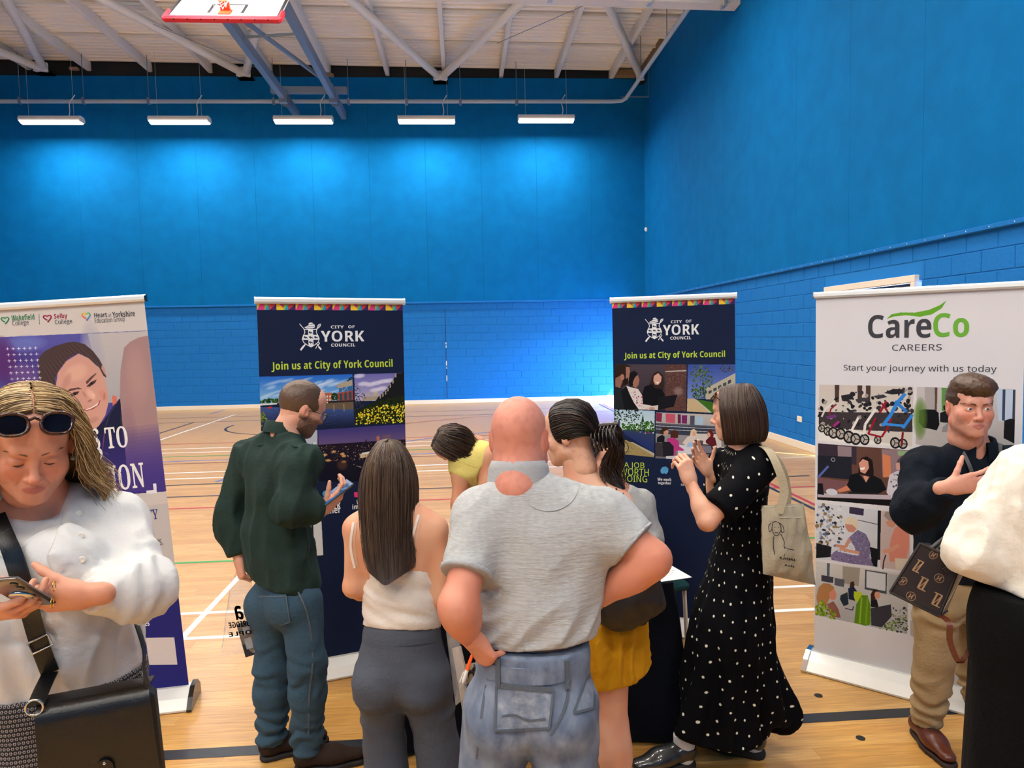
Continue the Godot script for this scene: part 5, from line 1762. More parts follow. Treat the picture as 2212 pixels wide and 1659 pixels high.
	p.poly(Q([156,1228,194,1228,214,1246,199,1268,174,1269,159,1249]),Color(.76,.52,.44))
	p.poly(Q([174,1302,219,1251,259,1267,281,1312,279,1389,230,1397,205,1347]),Color(.46,.42,.55))
	p.poly(Q([83,1412,109,1385,195,1392,279,1389,299,1434,201,1441,88,1439]),Color(.48,.42,.56))
	p.dots(r,Q([83,1412,174,1302,219,1251,259,1267,281,1312,289,1430,201,1441,88,1439]),160,.002,.004,[Color(.62,.58,.70),Color(.30,.27,.40)])
	p.line(Q([108,1355,160,1354,179,1307]),.016,Color(.78,.54,.45))
	p.line(Q([129,1368,190,1374,230,1375]),.016,Color(.80,.57,.47))
	p.poly(Q([331,1131,468,1132,467,1429,331,1436]),Color(.78,.70,.68))
	p.poly(Q([345,1157,354,1133,392,1127,422,1146,425,1183,397,1192,369,1180]),Color(.60,.54,.50))
	p.poly(Q([354,1188,378,1174,404,1191,388,1215,364,1208]),Color(.80,.56,.46))
	p.poly(Q([397,1213,429,1187,462,1203,465,1303,450,1374,376,1398,370,1351,379,1275]),Color(.84,.54,.46))
	p.line(Q([344,1350,380,1333,417,1300]),.02,Color(.84,.60,.50))
	p.line(Q([356,1364,347,1398,343,1442]),.006,Color(.24,.16,.20))
	p.poly(Q([399,1373,464,1366,460,1425,404,1428]),Color(.85,.80,.72))
	p.poly([Vector2(.483,1.132).x,Vector2(.483,1.132).y,w-.03,Vector2(.483,1.132).y+.06,w-.03,Vector2(.484,1.342).y+.1,Vector2(.483,1.347).x,Vector2(.483,1.347).y],Color(.16,.15,.17))
	# open office with plants
	p.fade(Q([7,1460,465,1448,461,1763,3,1767]),Color(.80,.79,.77),Color(.66,.66,.67),10)
	p.poly(Q([65,1461,80,1459,78,1537,65,1537]),Color(.34,.38,.42))
	p.poly(Q([145,1463,233,1457,226,1558,146,1557]),Color(.62,.59,.54))
	p.poly(Q([258,1461,364,1459,362,1573,256,1568]),Color(.28,.31,.34))
	p.poly(Q([265,1467,357,1466,356,1558,264,1556]),Color(.80,.81,.82))
	p.poly(Q([367,1462,462,1459,461,1568,365,1578]),Color(.70,.70,.70))
	p.poly(Q([36,1533,99,1533,97,1567,36,1568]),Color(.24,.24,.28))
	p.poly(Q([104,1536,156,1536,153,1578,105,1577]),Color(.36,.36,.40))
	p.poly(Q([186,1544,201,1535,207,1556,197,1578,181,1572]),Color(.26,.18,.15))
	p.poly(Q([174,1580,201,1563,222,1592,217,1643,177,1640]),Color(.14,.17,.26))
	p.poly(Q([136,1627,171,1602,177,1668,152,1685,133,1650]),Color(.16,.20,.24))
	p.line(Q([159,1694,197,1697,202,1674]),.005,Color(.2,.2,.22))
	p.poly(Q([204,1590,242,1588,247,1614,212,1649,202,1618]),Color(.72,.80,.18))
	p.poly(Q([21,1606,47,1577,79,1574,102,1589,105,1611,74,1668,58,1723,16,1698,10,1665]),Color(.68,.48,.30))
	p.poly(Q([79,1622,102,1597,116,1625,110,1655,90,1665,76,1645]),Color(.82,.54,.44))
	p.poly(Q([66,1693,100,1668,126,1708,137,1753,85,1757]),Color(.56,.36,.32))
	tree_blot(p,r,Q([4,1706,37,1682,79,1718,116,1733,106,1766,3,1764]),130,Color(.32,.46,.08),Color(.66,.74,.20),.009)
	p.poly(Q([215,1660,242,1604,271,1598,287,1655,287,1754,263,1768,206,1765]),Color(.36,.52,.10))
	p.line(Q([242,1615,233,1761]),.008,Color(.56,.68,.18))
	p.line(Q([271,1609,263,1759]),.008,Color(.48,.60,.14))
	p.poly(Q([286,1589,300,1559,320,1558,327,1586,310,1600,306,1650,287,1655]),Color(.22,.14,.12))
	p.ell(Vector2(.318,1.588),.014,.02,Color(.80,.58,.48))
	p.poly(Q([286,1627,315,1610,325,1652,289,1660]),Color(.10,.10,.12))
	p.poly(Q([287,1666,383,1623,388,1686,341,1757,290,1758]),Color(.22,.21,.24))
	tree_blot(p,r,Q([331,1765,384,1714,453,1666,461,1691,394,1766,459,1761]),110,Color(.22,.32,.10),Color(.55,.60,.34),.007)
	p.dots(r,Q([383,1639,462,1621,461,1760,389,1762]),70,.003,.008,[Color(.3,.3,.3),Color(.6,.6,.56),Color(.2,.2,.22),Color(.4,.48,.3)])
	p.poly([Vector2(.474,1.687).x,Vector2(.474,1.687).y,w-.03,Vector2(.474,1.687).y+.09,w-.03,Vector2(.475,1.767).y+.12,Vector2(.475,1.767).x,Vector2(.475,1.767).y],Color(.70,.68,.68))
	var t := banner(bn,p.texture(),"wide white roller banner of care photographs behind the man in navy",Color(.8,.8,.8),M.rail,M.chrome,[])
	words(t,bn,"Care",Vector2(.261,.106),Vector2(.549,.229),INK.dark)
	words(t,bn,"Co",Vector2(.557,.108),Vector2(.708,.228),INK.green)
	words(t,bn,"CAREERS",Vector2(.375,.261),Vector2(.595,.292),INK.dark,false)
	words(t,bn,"Start your journey with us today",Vector2(.143,.364),Vector2(.822,.407),INK.dark,false)

# ---------------------------------------------------------------- figures
func cat(a: Vector3,b: Vector3,c: Vector3,d: Vector3,t: float) -> Vector3:
	return b.cubic_interpolate(c,a,d,t)

func curve(ps: Array,n: int) -> Array:
	var o:=[]
	var m:=ps.size()
	for k in n:
		var f:=float(k)/(n-1)*(m-1)
		var i:=mini(int(f),m-2)
		o.append(cat(ps[max(i-1,0)],ps[i],ps[i+1],ps[min(i+2,m-1)],f-i))
	return o

# fingers along dir, palm towards pn
func hand_xf(at: Vector3,dir: Vector3,pn: Vector3,right: bool,size:=1.0) -> Transform3D:
	var y:=dir.normalized()
	var z:=(pn-y*pn.dot(y)).normalized()
	var x:=y.cross(z)
	if not right: x=-x
	return Transform3D(Basis(x,y,z)*Basis.from_scale(Vector3.ONE*size),at)

# curls: five [base, middle, tip] bends in radians, thumb first; spread fans the fingers
func hand(mb: MB,xf: Transform3D,curls: Array,skin: Color,spread:=.06,thumb:=Vector3(.75,.6,.3),cell:=.0034):
	var s:=SDF.new()
	var kn:=[Vector3(.031,.086,.002),Vector3(.0105,.092,0),Vector3(-.0105,.088,.001),Vector3(-.030,.078,.004)]
	s.flat(Vector3(0,-.03,0),Vector3(0,.02,0),.030,.030,Vector3(0,0,1),.72,.02)
	for k in 4:
		s.flat(Vector3(kn[k].x*.6,.015,0),kn[k],.017,.0125,Vector3(0,0,1),.85,.014)
	s.ell(Vector3(.022,.03,.010),Vector3(.016,.026,.014),.012)
	s.ell(Vector3(-.024,.035,.008),Vector3(.012,.028,.011),.012)
	var ln:=[[.043,.026,.020],[.047,.030,.021],[.043,.028,.021],[.034,.021,.018]]
	for k in 4:
		var p: Vector3=kn[k]
		var a:=.0
		var fan:=(1.5-k)*spread
		for j in 3:
			a+=curls[k+1][j]
			var d:=Vector3(sin(fan)*cos(a),cos(fan)*cos(a),sin(a))
			var q: Vector3=p+d*ln[k][j]
			var r0: float=[.0095,.0085,.0078][j]*(.9 if k==3 else 1.0)
			s.bone(p,q,r0,r0*.9,.004)
			p=q
	var tp:=Vector3(.024,.022,.006)
	var td:=thumb.normalized()
	var bend:=td.cross(Vector3(0,0,1)).normalized()
	for j in 3:
		td=td.rotated(Vector3(0,0,1),.0).rotated(Vector3(-.3,1,0).normalized(),-curls[0][j]).normalized()
		var q: Vector3=tp+td*[.040,.032,.026][j]
		s.bone(tp,q,[.014,.0105,.0095][j],[.0108,.0098,.0075][j],.006)
		tp=q
	s.emit(mb,cell,xf,null,func(p: Vector3,n: Vector3) -> Color:
		var kn2:=.0
		for k in 4: kn2=maxf(kn2,1.0-p.distance_to(kn[k])/.02)
		return skin.lerp(Color(skin.r*.98,skin.g*.80,skin.b*.78),clampf(kn2,0,1)*.5+.12*nz.get_noise_3d(p.x*60,p.y*60,p.z*60)))

# head in its own axes: eyes at the height of the origin, face towards +z
func head(mb: MB,xf: Transform3D,skin: Color,o:={}):
	var s:=SDF.new()
	var jw: float = o.get("jaw",1.0)
	var cell: float = o.get("cell",.0045)
	var fine:=cell<.004
	var open: bool = o.get("open",false)
	s.ell(Vector3(0,.03,-.012),Vector3(.0755,.087,.097),.02)
	s.ell(Vector3(0,-.035,.028),Vector3(.060*jw,.076,.058),.03)
	s.ell(Vector3(0,.055,.045),Vector3(.058,.045,.040),.03)
	for e in [-1.0,1.0]:
		s.bone(Vector3(.047*e*jw,-.062,.010),Vector3(.012*e,-.098,.062),.023*jw,.020,.03)
		s.ell(Vector3(.040*e,-.028,.056),Vector3(.025,.024,.023),.025)
	s.ell(Vector3(0,-.099,.066),Vector3(.020*jw,.016,.018),.02)
	s.bone(Vector3(-.028,.024,.078),Vector3(.028,.024,.078),.012,.012,.022)
	s.bone(Vector3(0,-.05,-.02),Vector3(0,-.135,-.030),o.get("neck",.054),o.get("neck",.054) + .004,.03)
	for e in [-1.0,1.0]:
		s.ell(Vector3(.031*e,.001,.095),Vector3(.019,.011,.017),.014,true)
	for e in [-1.0,1.0]:
		s.ell(Vector3(.031*e,-.001,.0745),Vector3(.0155,.0115,.0125),.005)
	s.bone(Vector3(0,.010,.083),Vector3(0,-.030,.103),.0075,.0095,.013)
	s.ell(Vector3(0,-.036,.104),Vector3(.0125,.0095,.0115),.008)
	for e in [-1.0,1.0]:
		s.ell(Vector3(.0125*e,-.040,.092),Vector3(.0078,.0066,.0095),.006)
	s.ell(Vector3(0,-.067,.074),Vector3(.029,.022,.020),.02)
	for e in [-1.0,1.0]:
		s.bone(Vector3(.022*e,-.0665,.083),Vector3(.003*e,-.0625,.0935),.003,.0048,.004)
		s.bone(Vector3(.020*e,-.0700,.083),Vector3(.0,-.0738,.0925),.003,.0058,.004)
		s.ell(Vector3(.0775*e,-.008,-.012),Vector3(.0085,.032,.020),.008,false,Basis(Vector3.RIGHT,-.2)*Basis(Vector3.UP,.35*e))
		s.ell(Vector3(.0875*e,-.004,-.003),Vector3(.006,.018,.010),.004,true)
	if fine:
		s.bone(Vector3(-.023,-.0686,.0935),Vector3(0,-.0676,.0995),.0012,.0018,.002,true)
		s.bone(Vector3(.023,-.0686,.0935),Vector3(0,-.0676,.0995),.0012,.0018,.002,true)
		for e in [-1.0,1.0]:
			s.ell(Vector3(.006*e,-.0455,.0985),Vector3(.0038,.003,.005),.002,true)
			if open: s.ell(Vector3(.031*e,-.0005,.088),Vector3(.0125,.0034,.009),.002,true)
			s.bone(Vector3(.019*e,-.034,.088),Vector3(.031*e,-.062,.080),.0012,.0012,.006,true)
	var lip: Color = o.get("lip",Color(.68,.38,.34))
	var beard: float = o.get("beard",.0)
	var stub:=Color(.24,.17,.12)
	var blush: float = o.get("blush",.25)
	s.emit(mb,cell,xf,null,func(p: Vector3,n: Vector3) -> Color:
		var c:=skin
		var ax:=absf(p.x)
		var b:=exp(-Vector2((ax-.04)/.022,(p.y+.03)/.022).length_squared())*(1.0 if p.z>.03 else .0)
		b=maxf(b,.8*exp(-Vector2(p.x/.012,(p.y+.036)/.014).length_squared())*(1.0 if p.z>.09 else .0))
		if ax>.074: b=.8
		c=c.lerp(Color(skin.r*.97,skin.g*.74,skin.b*.70),b*blush*1.6)
		if beard>.0 and p.y<-.012-.3*maxf(.0,.055-ax) and p.z>-.03-.2*p.y and p.y>-.13:
			var g:=nz.get_noise_3d(p.x*320,p.y*320,p.z*320)*.25
			var edge:=smoothstep(-.010,-.035,p.y+.25*maxf(.0,.05-ax))
			c=c.lerp(stub,clampf((beard+g)*edge,.0,1.0))
		var l:=Vector2(p.x/.0245,(p.y+.0682)/.0105)
		if p.z>.082 and l.length_squared()<1.0: c=c.lerp(lip,minf(1.0,(1.0-l.length_squared())*2.5))
		c=c.lerp(Color(c.r*.93,c.g*.86,c.b*.84),clampf(nz.get_noise_3d(p.x*40,p.y*40,p.z*40)*.7,.0,1.0))
		return c)

# a point of the skull along the way to p
func scalp(p: Vector3,lift:=.0) -> Vector3:
	var c:=Vector3(0,.03,-.012)
	var d:=p-c
	var k:=(d/Vector3(.0755,.087,.097)).length()
	return c+d/maxf(k,.001)+d.normalized()*lift

func eyes(parent: Node3D,xf: Transform3D,iris: Color,look:=Vector3(0,0,1)):
	for e in [-1.0,1.0]:
		var mb:=MB.new()
		var c:=Vector3(.031*e,-.0005,.0742)
		var b:=Basis.looking_at(-look)*Basis(Vector3.RIGHT,PI/2)
		var ring:=[Vector2(.0,.0119),Vector2(.0026,.0116),Vector2(.0028,.0116),Vector2(.0058,.0104),Vector2(.006,.0103),Vector2(.0095,.0072),Vector2(.0119,.0),Vector2(.009,-.008),Vector2(.0,-.0119)]
		ring.reverse()
		mb.lathe(c,ring,18,b)
		for k in mb.v.size():
			var q: Vector3=b.transposed()*(mb.v[k]-c)
			var rr:=Vector2(q.x,q.z).length()
			mb.c[k]=Color(.9,.88,.86) if q.y<.0103 or rr>.0059 else (iris if rr>.0024 else Color(.02,.02,.02))
			mb.v[k]=xf*mb.v[k]
			mb.n[k]=(xf.basis*mb.n[k]).normalized()
		obj("eye",mb,M.eye,parent)

func brows(parent: Node3D,xf: Transform3D,c: Color,thick:=.0032,lift:=.0):
	for e in [-1.0,1.0]:
		var mb:=MB.new()
		mb.col=c
		for k in 26:
			var f:=k/25.0
			var p:=Vector3((.013+.036*f)*e,.0195+lift+.0065*sin(f*2.6),.0945-.024*f*f)
			var d:=Vector3((.6+f)*e,.55-.9*f,-.15-.5*f).normalized()*.009
			mb.tube([xf*p,xf*(p+d*.5+Vector3(0,0,.0012)),xf*(p+d)],[thick*.35,thick*(.55-.25*f),.0003],4,false)
		obj("eyebrow",mb,M.hair,parent)

func lashes(parent: Node3D,xf: Transform3D,c: Color):
	for e in [-1.0,1.0]:
		var mb:=MB.new()
		mb.col=c
		var ps:=[]
		var rs:=[]
		for k in 9:
			var f:=k/8.0
			ps.append(xf*Vector3((.018+.027*f)*e,-.0065-.0035*sin(f*PI),.0835+.0035*sin(f*PI)-.008*f*f))
			rs.append(.0004+.0011*sin(f*PI))
		mb.tube(ps,rs,5,false)
		obj("eyelash",mb,M.hair,parent)

# hair laid along guide curves: an under-layer and many strands
func hair(parent: Node3D,xf: Transform3D,guides: Array,n: int,cols: Array,o:={}):
	var mb:=MB.new()
	var g:=[]
	var pts: int = o.get("pts",12)
	for q in guides: g.append(curve(q,pts))
	var r:=RandomNumberGenerator.new()
	r.seed = o.get("seed",3)
	var rad: float = o.get("r",.0022)
	var jit: float = o.get("jitter",.004)
	var m:=g.size()
	# under-layer, a little inside the strands
	var rows:=[]
	for k in pts:
		var line:=[]
		for q in g: line.append(q[k])
		var fine:=[]
		for u in (m-1)*4+1:
			var f:=u/4.0
			var i:=mini(int(f),m-2)
			fine.append(xf*cat(line[max(i-1,0)],line[i],line[i+1],line[min(i+2,m-1)],f-i))
		rows.append(fine)
	mb.col=cols[0]
	var i0: int=rows[0].size()/2
	var j0: int=pts/3
	var nn: Vector3=(rows[j0][i0+1]-rows[j0][i0]).cross(rows[j0+1][i0]-rows[j0][i0])
	var ctr: Vector3 = xf * (o.get("centre",Vector3(0,.02,-.012)) as Vector3)
	mb.slab(rows,o.get("under",.006),Rect2(0,0,1,1),nn.dot(rows[j0][i0] - ctr) < 0)
	for s in n:
		var f:=r.randf()*(m-1)
		var i:=mini(int(f),m-2)
		var end := 1.0 - r.randf() * float(o.get("ragged",.08))
		var ps:=[]
		var rs:=[]
		var off:=Vector3(r.randf_range(-1,1),r.randf_range(-1,1),r.randf_range(-1,1))*jit
		var wav: float = o.get("wave",.0)
		var ph:=r.randf()*TAU
		var lift: float = o.get("lift",.002)
		for k in pts:
			var t:=float(k)/(pts-1)*end*(pts-1)
			var a:=mini(int(t),pts-2)
			var p: Vector3=(cat(g[max(i-1,0)][a],g[i][a],g[i+1][a],g[min(i+2,m-1)][a],f-i)).lerp(cat(g[max(i-1,0)][a+1],g[i][a+1],g[i+1][a+1],g[min(i+2,m-1)][a+1],f-i),t-a)
			var out:=Vector3(p.x,p.y*.3,p.z).normalized()
			var w:=float(k)/(pts-1)
			p+=off*(.25+w)+out*lift*(.5+r.randf()*.3)+Vector3(sin(ph+w*9.0),0,cos(ph*1.3+w*8.0))*wav*w
			ps.append(xf*p)
			rs.append(rad*(1.0-.75*w*w))
		mb.col=cols[r.randi() % cols.size()]
		mb.tube(ps,rs,3,false)
	return obj(o.get("called","hair"),mb,M.hair,parent)

# torso of stacked flattened bones; f: the way the body faces
func torso(s: SDF,j: Dictionary,f: Vector3,chest: float,waist: float,hip: float,ratio:=.68,k:=.06,sh:=.055):
	s.bone(j.sL,j.sR,sh,sh,k)
	var c: Vector3=j.chest
	c.y=minf(c.y+.05,(j.sL.y+j.sR.y)*.5+sh*.8-chest*.97) if absf(f.y)<.3 else c.y
	s.flat(c,j.waist,chest,waist,f,ratio,k)
	s.flat(j.waist,j.pelvis,waist,hip,f,ratio,k)
	s.bone(j.neck,j.sL.lerp(j.neck,.35),.045,.048,k)
	s.bone(j.neck,j.sR.lerp(j.neck,.35),.045,.048,k)

func arm(s: SDF,a: Vector3,b: Vector3,c: Vector3,r0: float,r1: float,r2: float,k:=.03):
	s.bone(a,b,r0,r1,k)
	s.bone(b,b.lerp(c,.35),r1,lerpf(r1,r2,.15),k)
	s.bone(b.lerp(c,.35),c,lerpf(r1,r2,.15),r2,k)

func leg(s: SDF,a: Vector3,b: Vector3,c: Vector3,r0: float,r1: float,r2: float,k:=.04):
	s.bone(a,b,r0,r1,k)
	s.bone(b,b.lerp(c,.32),r1,lerpf(r1,r2,.12),k)
	s.bone(b.lerp(c,.32),c,lerpf(r1,r2,.12),r2,k)

# drawn-in folds: ridges along lines of a stretched noise
func folds(sc: Vector3,amp: float,seed_:=.0):
	return func(p: Vector3,n: Vector3) -> float:
		var a:=nz.get_noise_3d(p.x*sc.x+seed_,p.y*sc.y,p.z*sc.z)
		var b:=nz.get_noise_3d(p.x*sc.x*2.3+7.0,p.y*sc.y*2.3+seed_,p.z*sc.z*2.3)
		return amp*((1.0-absf(a)*2.0)*.7+b*.5)

const EYE := Vector3(0, 1.88, 0)   # outlines read from the photograph are pressed on along its lines of sight

# ribbon laid on a solid: centre points outside it, pressed along dirs
func ribbon(mb: MB,s: SDF,ps: Array,side: Vector3,w: float,dir: Vector3,lift: float,th: float,n:=16,across:=3):
	var c:=curve(ps,n) if ps.size()>2 else [ps[0],ps[1]]
	if ps.size()==2:
		c=[]
		for k in n: c.append((ps[0] as Vector3).lerp(ps[1],float(k)/(n-1)))
	var rows:=[]
	for k in n:
		var t: Vector3=(c[min(k+1,n-1)]-c[max(k-1,0)]).normalized()
		var sd:=side if side!=Vector3.ZERO else t.cross(dir if dir!=Vector3.ZERO else c[k]-EYE).normalized()
		var row:=[]
		for i in across:
			var u:=(float(i)/(across-1)-.5)*w
			row.append(s.snap(c[k]+sd*u,dir if dir!=Vector3.ZERO else (c[k]-EYE).normalized(),lift))
		if row.all(func(q): return q!=Vector3.INF): rows.append(row)
	if rows.size()<2: return
	var flip:=false
	var du: Vector3=rows[0][across-1]-rows[0][0]
	var dv: Vector3=rows[1][0]-rows[0][0]
	if du.cross(dv).dot(dir if dir!=Vector3.ZERO else rows[0][0]-EYE)>0: flip=true
	mb.slab(rows,th,Rect2(0,0,1,1),flip)

# patch over a solid between four corners, pressed along dir
func patch(mb: MB,s: SDF,a: Vector3,b: Vector3,c: Vector3,d: Vector3,dir: Vector3,lift: float,th: float,n:=9,m:=9):
	var rows:=[]
	for j in m:
		var v:=float(j)/(m-1)
		var row:=[]
		for i in n:
			var u:=float(i)/(n-1)
			var q:=a.lerp(b,u).lerp(d.lerp(c,u),v)
			q=s.snap(q,dir if dir!=Vector3.ZERO else (q-EYE).normalized(),lift)
			if q==Vector3.INF:
				if row.is_empty(): continue
				q=row[-1]
			row.append(q)
		if row.size()==n: rows.append(row)
	if rows.size()<2: return
	m=rows.size()
	var flip: bool=(rows[0][n-1]-rows[0][0]).cross(rows[m-1][0]-rows[0][0]).dot(dir if dir!=Vector3.ZERO else rows[0][0]-EYE)>0
	mb.slab(rows,th,Rect2(0,0,1,1),flip)

func cloth(c: Color,rough:=.85,weave:=60.0,lo:=.86,relief:=.18) -> StandardMaterial3D:
	var m:=mat(c,rough)
	mottle(m,Vector3.ONE*weave*.1,.08,lo,31,3)
	m.rim_enabled=true
	m.rim=.12
	m.metallic_specular=.25
	m.rim_tint=.6
	m.heightmap_enabled=true
	m.heightmap_texture=noise_tex(.014,3,Color.BLACK,Color.WHITE,33)
	m.heightmap_scale=relief
	return m

# turned-down collar round a neck, open at the front by gap radians
func collar(c: Vector3,f: Vector3,r: float,high: float,drop: float,gap: float,point: float) -> MB:
	var mb:=MB.new()
	var rt:=f.cross(Vector3.UP)
	var rows:=[]
	for i in 25:
		var a:=lerpf(gap,TAU-gap,i/24.0)
		var d:=f*cos(a)+rt*sin(a)
		var front:=pow(maxf(.0,cos(a)),2)
		var base:=c+d*r+Vector3(0,-.022*(cos(a)+1.0)*.5,0)
		rows.append([base+Vector3(0,-.012,0),base+Vector3(0,high,0)-d*.004,base+Vector3(0,high+.004,0)+d*.005,base+Vector3(0,high*.4,0)+d*.014,base+d*.022+Vector3(0,-drop-point*front,0)])
	mb.slab(rows,.0025,Rect2(0,0,1,1),true)
	return mb

# foot-shaped shoe: heel at a, toe towards d; kind 0 boot, 1 lace-up, 2 thick-soled
func shoe(parent: Node3D,a: Vector3,d: Vector3,len: float,kind: int,upper: Material,sole: Material,called := "shoe"):
	var x:=Basis(d.cross(Vector3.UP).normalized(),Vector3.UP,-d.normalized())
	var xf:=Transform3D(x,Vector3(a.x,0,a.z))
	var s:=SDF.new()
	var h: float=[.02,.018,.036][kind]
	var l:=len-.06
	s.flat(Vector3(0,h+.035,.0),Vector3(0,h+.03,-l*.6),.036,.045,Vector3.UP,.8,.03)
	s.flat(Vector3(0,h+.028,-l*.5),Vector3(0,h+.022,-l),.045,.034,Vector3.UP,.62,.03)
	s.bone(Vector3(0,h+.04,.0),Vector3(0,h+[.14,.065,.06][kind],-.005),.036,.038,.03)
	s.bone(Vector3(0,h+.05,-.01),Vector3(0,h+.045,-l*.55),.032,.024,.04)
	s.clip(Vector3(0,h,0),Vector3.DOWN)
	s.clip(Vector3(0,h+[.135,.07,.068][kind],0),Vector3(0,1,.25))
	var mb:=MB.new()
	s.emit(mb,.005,xf)
	var o:=obj(called,mb,upper,parent)
	var so:=SDF.new()
	so.flat(Vector3(0,h*.5,.002),Vector3(0,h*.5,-l*.62),.040,.050,Vector3.UP,.9,.02)
	so.flat(Vector3(0,h*.5,-l*.5),Vector3(0,h*.5,-l-.002),.050,.039,Vector3.UP,.9,.02)
	so.clip(Vector3(0,h+.003,0),Vector3.UP)
	so.clip(Vector3.ZERO,Vector3.DOWN)
	var sb:=MB.new()
	so.emit(sb,.006,xf)
	obj("sole",sb,sole,o)
	if kind>0:
		for k in 4:
			var lb:=MB.new()
			var z:=-l*(.36+.075*k)
			var ps:=[]
			for i in 7:
				var u:=(i/6.0-.5)*2.0
				ps.append(xf*s.snap(Vector3(u*.022,h+.14,z+.008*u),Vector3.DOWN,.001))
			lb.tube(ps,.0022,5)
			obj("lace",lb,sole if kind == 1 else upper,o)
	return o

func tile(n: int,bg: Color) -> Image:
	var im:=Image.create(n,n,false,Image.FORMAT_RGBA8)
	im.fill(bg)
	return im

func dot(im: Image,x: float,y: float,r: float,c: Color,r_in:=.0):
	var n:=im.get_width()
	for dy in range(-int(r)-1,int(r)+2):
		for dx in range(-int(r)-1,int(r)+2):
			var d:=Vector2(dx+.5,dy+.5).length()
			if d<=r and d>=r_in: im.set_pixel(posmod(int(x)+dx,n),posmod(int(y)+dy,n),c)

func people_materials():
	M.gold=mat(Color(.85,.66,.35),.25,1.0)
	M.pearl=mat(Color(.9,.87,.82),.2)
	M.white_cloth=cloth(Color(.85,.845,.83),.85,50.0,.95)
	M.cream_cloth=cloth(Color(.90,.86,.81),.8,50.0,.95)
	M.ivory=cloth(Color(.91,.88,.82),.8,40.0,.94)
	M.brown_suede=cloth(Color(.20,.145,.12),.9)
	M.dark_rubber=mat(Color(.09,.075,.07),.7)
	M.tan_leather=mat(Color(.40,.19,.11),.35)
	mottle(M.tan_leather,Vector3.ONE*5.0,.03,.75,41)
	M.brown_dark=mat(Color(.16,.08,.05),.6)
	M.patent=mat(Color(.015,.015,.017),.08)
	M.patent.clearcoat_enabled=true
	M.tortoise=mat(Color(1,1,1),.12)
	M.tortoise.albedo_texture=noise_tex(.03,3,Color(.03,.015,.01),Color(.42,.20,.09),51,256)
	M.tortoise.uv1_triplanar=true
	M.tortoise.uv1_scale=Vector3.ONE*12.0
	M.dark_lens=mat(Color(.05,.035,.045),.04)
	M.clear_lens=mat(Color(.9,.95,1.0,.12),.03)
	M.clear_lens.transparency=BaseMaterial3D.TRANSPARENCY_ALPHA
	M.polo=cloth(Color(.74,.745,.74),.85,1.0,.9)
	M.polo.albedo_texture=noise_tex(.05,4,Color(.80,.80,.80),Color(1,1,1),61)
	M.polo.uv1_scale=Vector3(1.6,9.0,1.6)
	M.polo_rib=cloth(Color(.68,.685,.69),.85,80.0,.88)
	M.knit=cloth(Color(.74,.74,.73),.9,60.0,.75)
	M.denim=mat(Color.WHITE,.85)
	M.denim.albedo_texture=noise_tex(.012,5,Color(.26,.31,.40),Color(.56,.60,.66),71)
	M.denim.uv1_triplanar=true
	M.denim.uv1_scale=Vector3(2.2,1.4,2.2)
	M.denim_pocket=mat(Color.WHITE,.85)
	M.denim_pocket.albedo_texture=noise_tex(.02,5,Color(.34,.39,.47),Color(.60,.63,.67),72)
	M.denim_pocket.uv1_triplanar=true
	M.denim_pocket.uv1_scale=Vector3(3,3,3)
	M.denim_seam=cloth(Color(.40,.43,.47),.85,90.0,.7)
	for m in [M.denim,M.denim_pocket]:
		m.heightmap_enabled=true
		m.heightmap_texture=noise_tex(.03,4,Color.BLACK,Color.WHITE,34)
		m.heightmap_scale=.25
	# black cloth with white spots
	var im:=tile(256,Color(.025,.027,.04))
	var r:=RandomNumberGenerator.new()
	r.seed=77
	for i in 5:
		for k in 5:
			dot(im,(i+.5+r.randf_range(-.22,.22)+.25*(k % 2))*51.2,(k+.5+r.randf_range(-.22,.22))*51.2,r.randf_range(4.0,5.2),Color(.86,.84,.76))
	M.dots=mat(Color.WHITE,.8)
	M.dots.albedo_texture=ImageTexture.create_from_image(im)
	M.dots.metallic_specular=.2
	M.dots.uv1_scale=Vector3(5,3.3,1)
	# dark cloth with a lattice of small pale rings
	var lt:=tile(128,Color(.07,.06,.08))
	for k in 8:
		for i in 8:
			var x:=(i+.5*(k % 2))*16.0+8.0
			var y:=k*16.0+8.0
			for q in 6: dot(lt,x+cos(TAU*q/6)*4.6,y+sin(TAU*q/6)*4.6,2.1,Color(.62,.59,.58))
	M.lattice=mat(Color.WHITE,.85)
	M.lattice.albedo_texture=ImageTexture.create_from_image(lt)
	M.lattice.uv1_scale=Vector3(15,11,1)

var solids:={}

func head_xf(eye_mid: Vector3,look: Vector3,up: Vector3,size:=1.0) -> Transform3D:
	var z:=look.normalized()
	var x:=up.cross(z).normalized()
	return Transform3D(Basis(x,z.cross(x),z)*Basis.from_scale(Vector3.ONE*size),eye_mid-z*.078*size)

func person(label: String,at: Vector3) -> Node3D:
	return thing("person",label,"person",at)

func skin_mat():
	M.skin=vmat(.55)
	M.skin.subsurf_scatter_enabled=true
	M.skin.subsurf_scatter_strength=.08
	M.hair=vmat(.42)
	M.eye=vmat(.12)

func plain(c: Color):
	return func(p: Vector3,n: Vector3) -> Color:
		return c.lerp(Color(c.r*.96,c.g*.84,c.b*.80),clampf(.25+.5*nz.get_noise_3d(p.x*9,p.y*9,p.z*9),.0,1.0))

func add_body(s: SDF,j: Dictionary,f: Vector3,g:=1.0,arms:=[.046,.036,.025],legs:=[.08,.052,.036]):
	torso(s,j,f,.135*g,.115*g,.135*g,.68,.06,.046)
	s.bone(j.neck+Vector3(0,-.02,0),j.top,.052,.05,.04)
	arm(s,j.sL,j.eL,j.wL,arms[0],arms[1],arms[2])
	arm(s,j.sR,j.eR,j.wR,arms[0],arms[1],arms[2])
	if j.has("hL"):
		leg(s,j.hL,j.kL,j.aL,legs[0],legs[1],legs[2])
		leg(s,j.hR,j.kR,j.aR,legs[0],legs[1],legs[2])

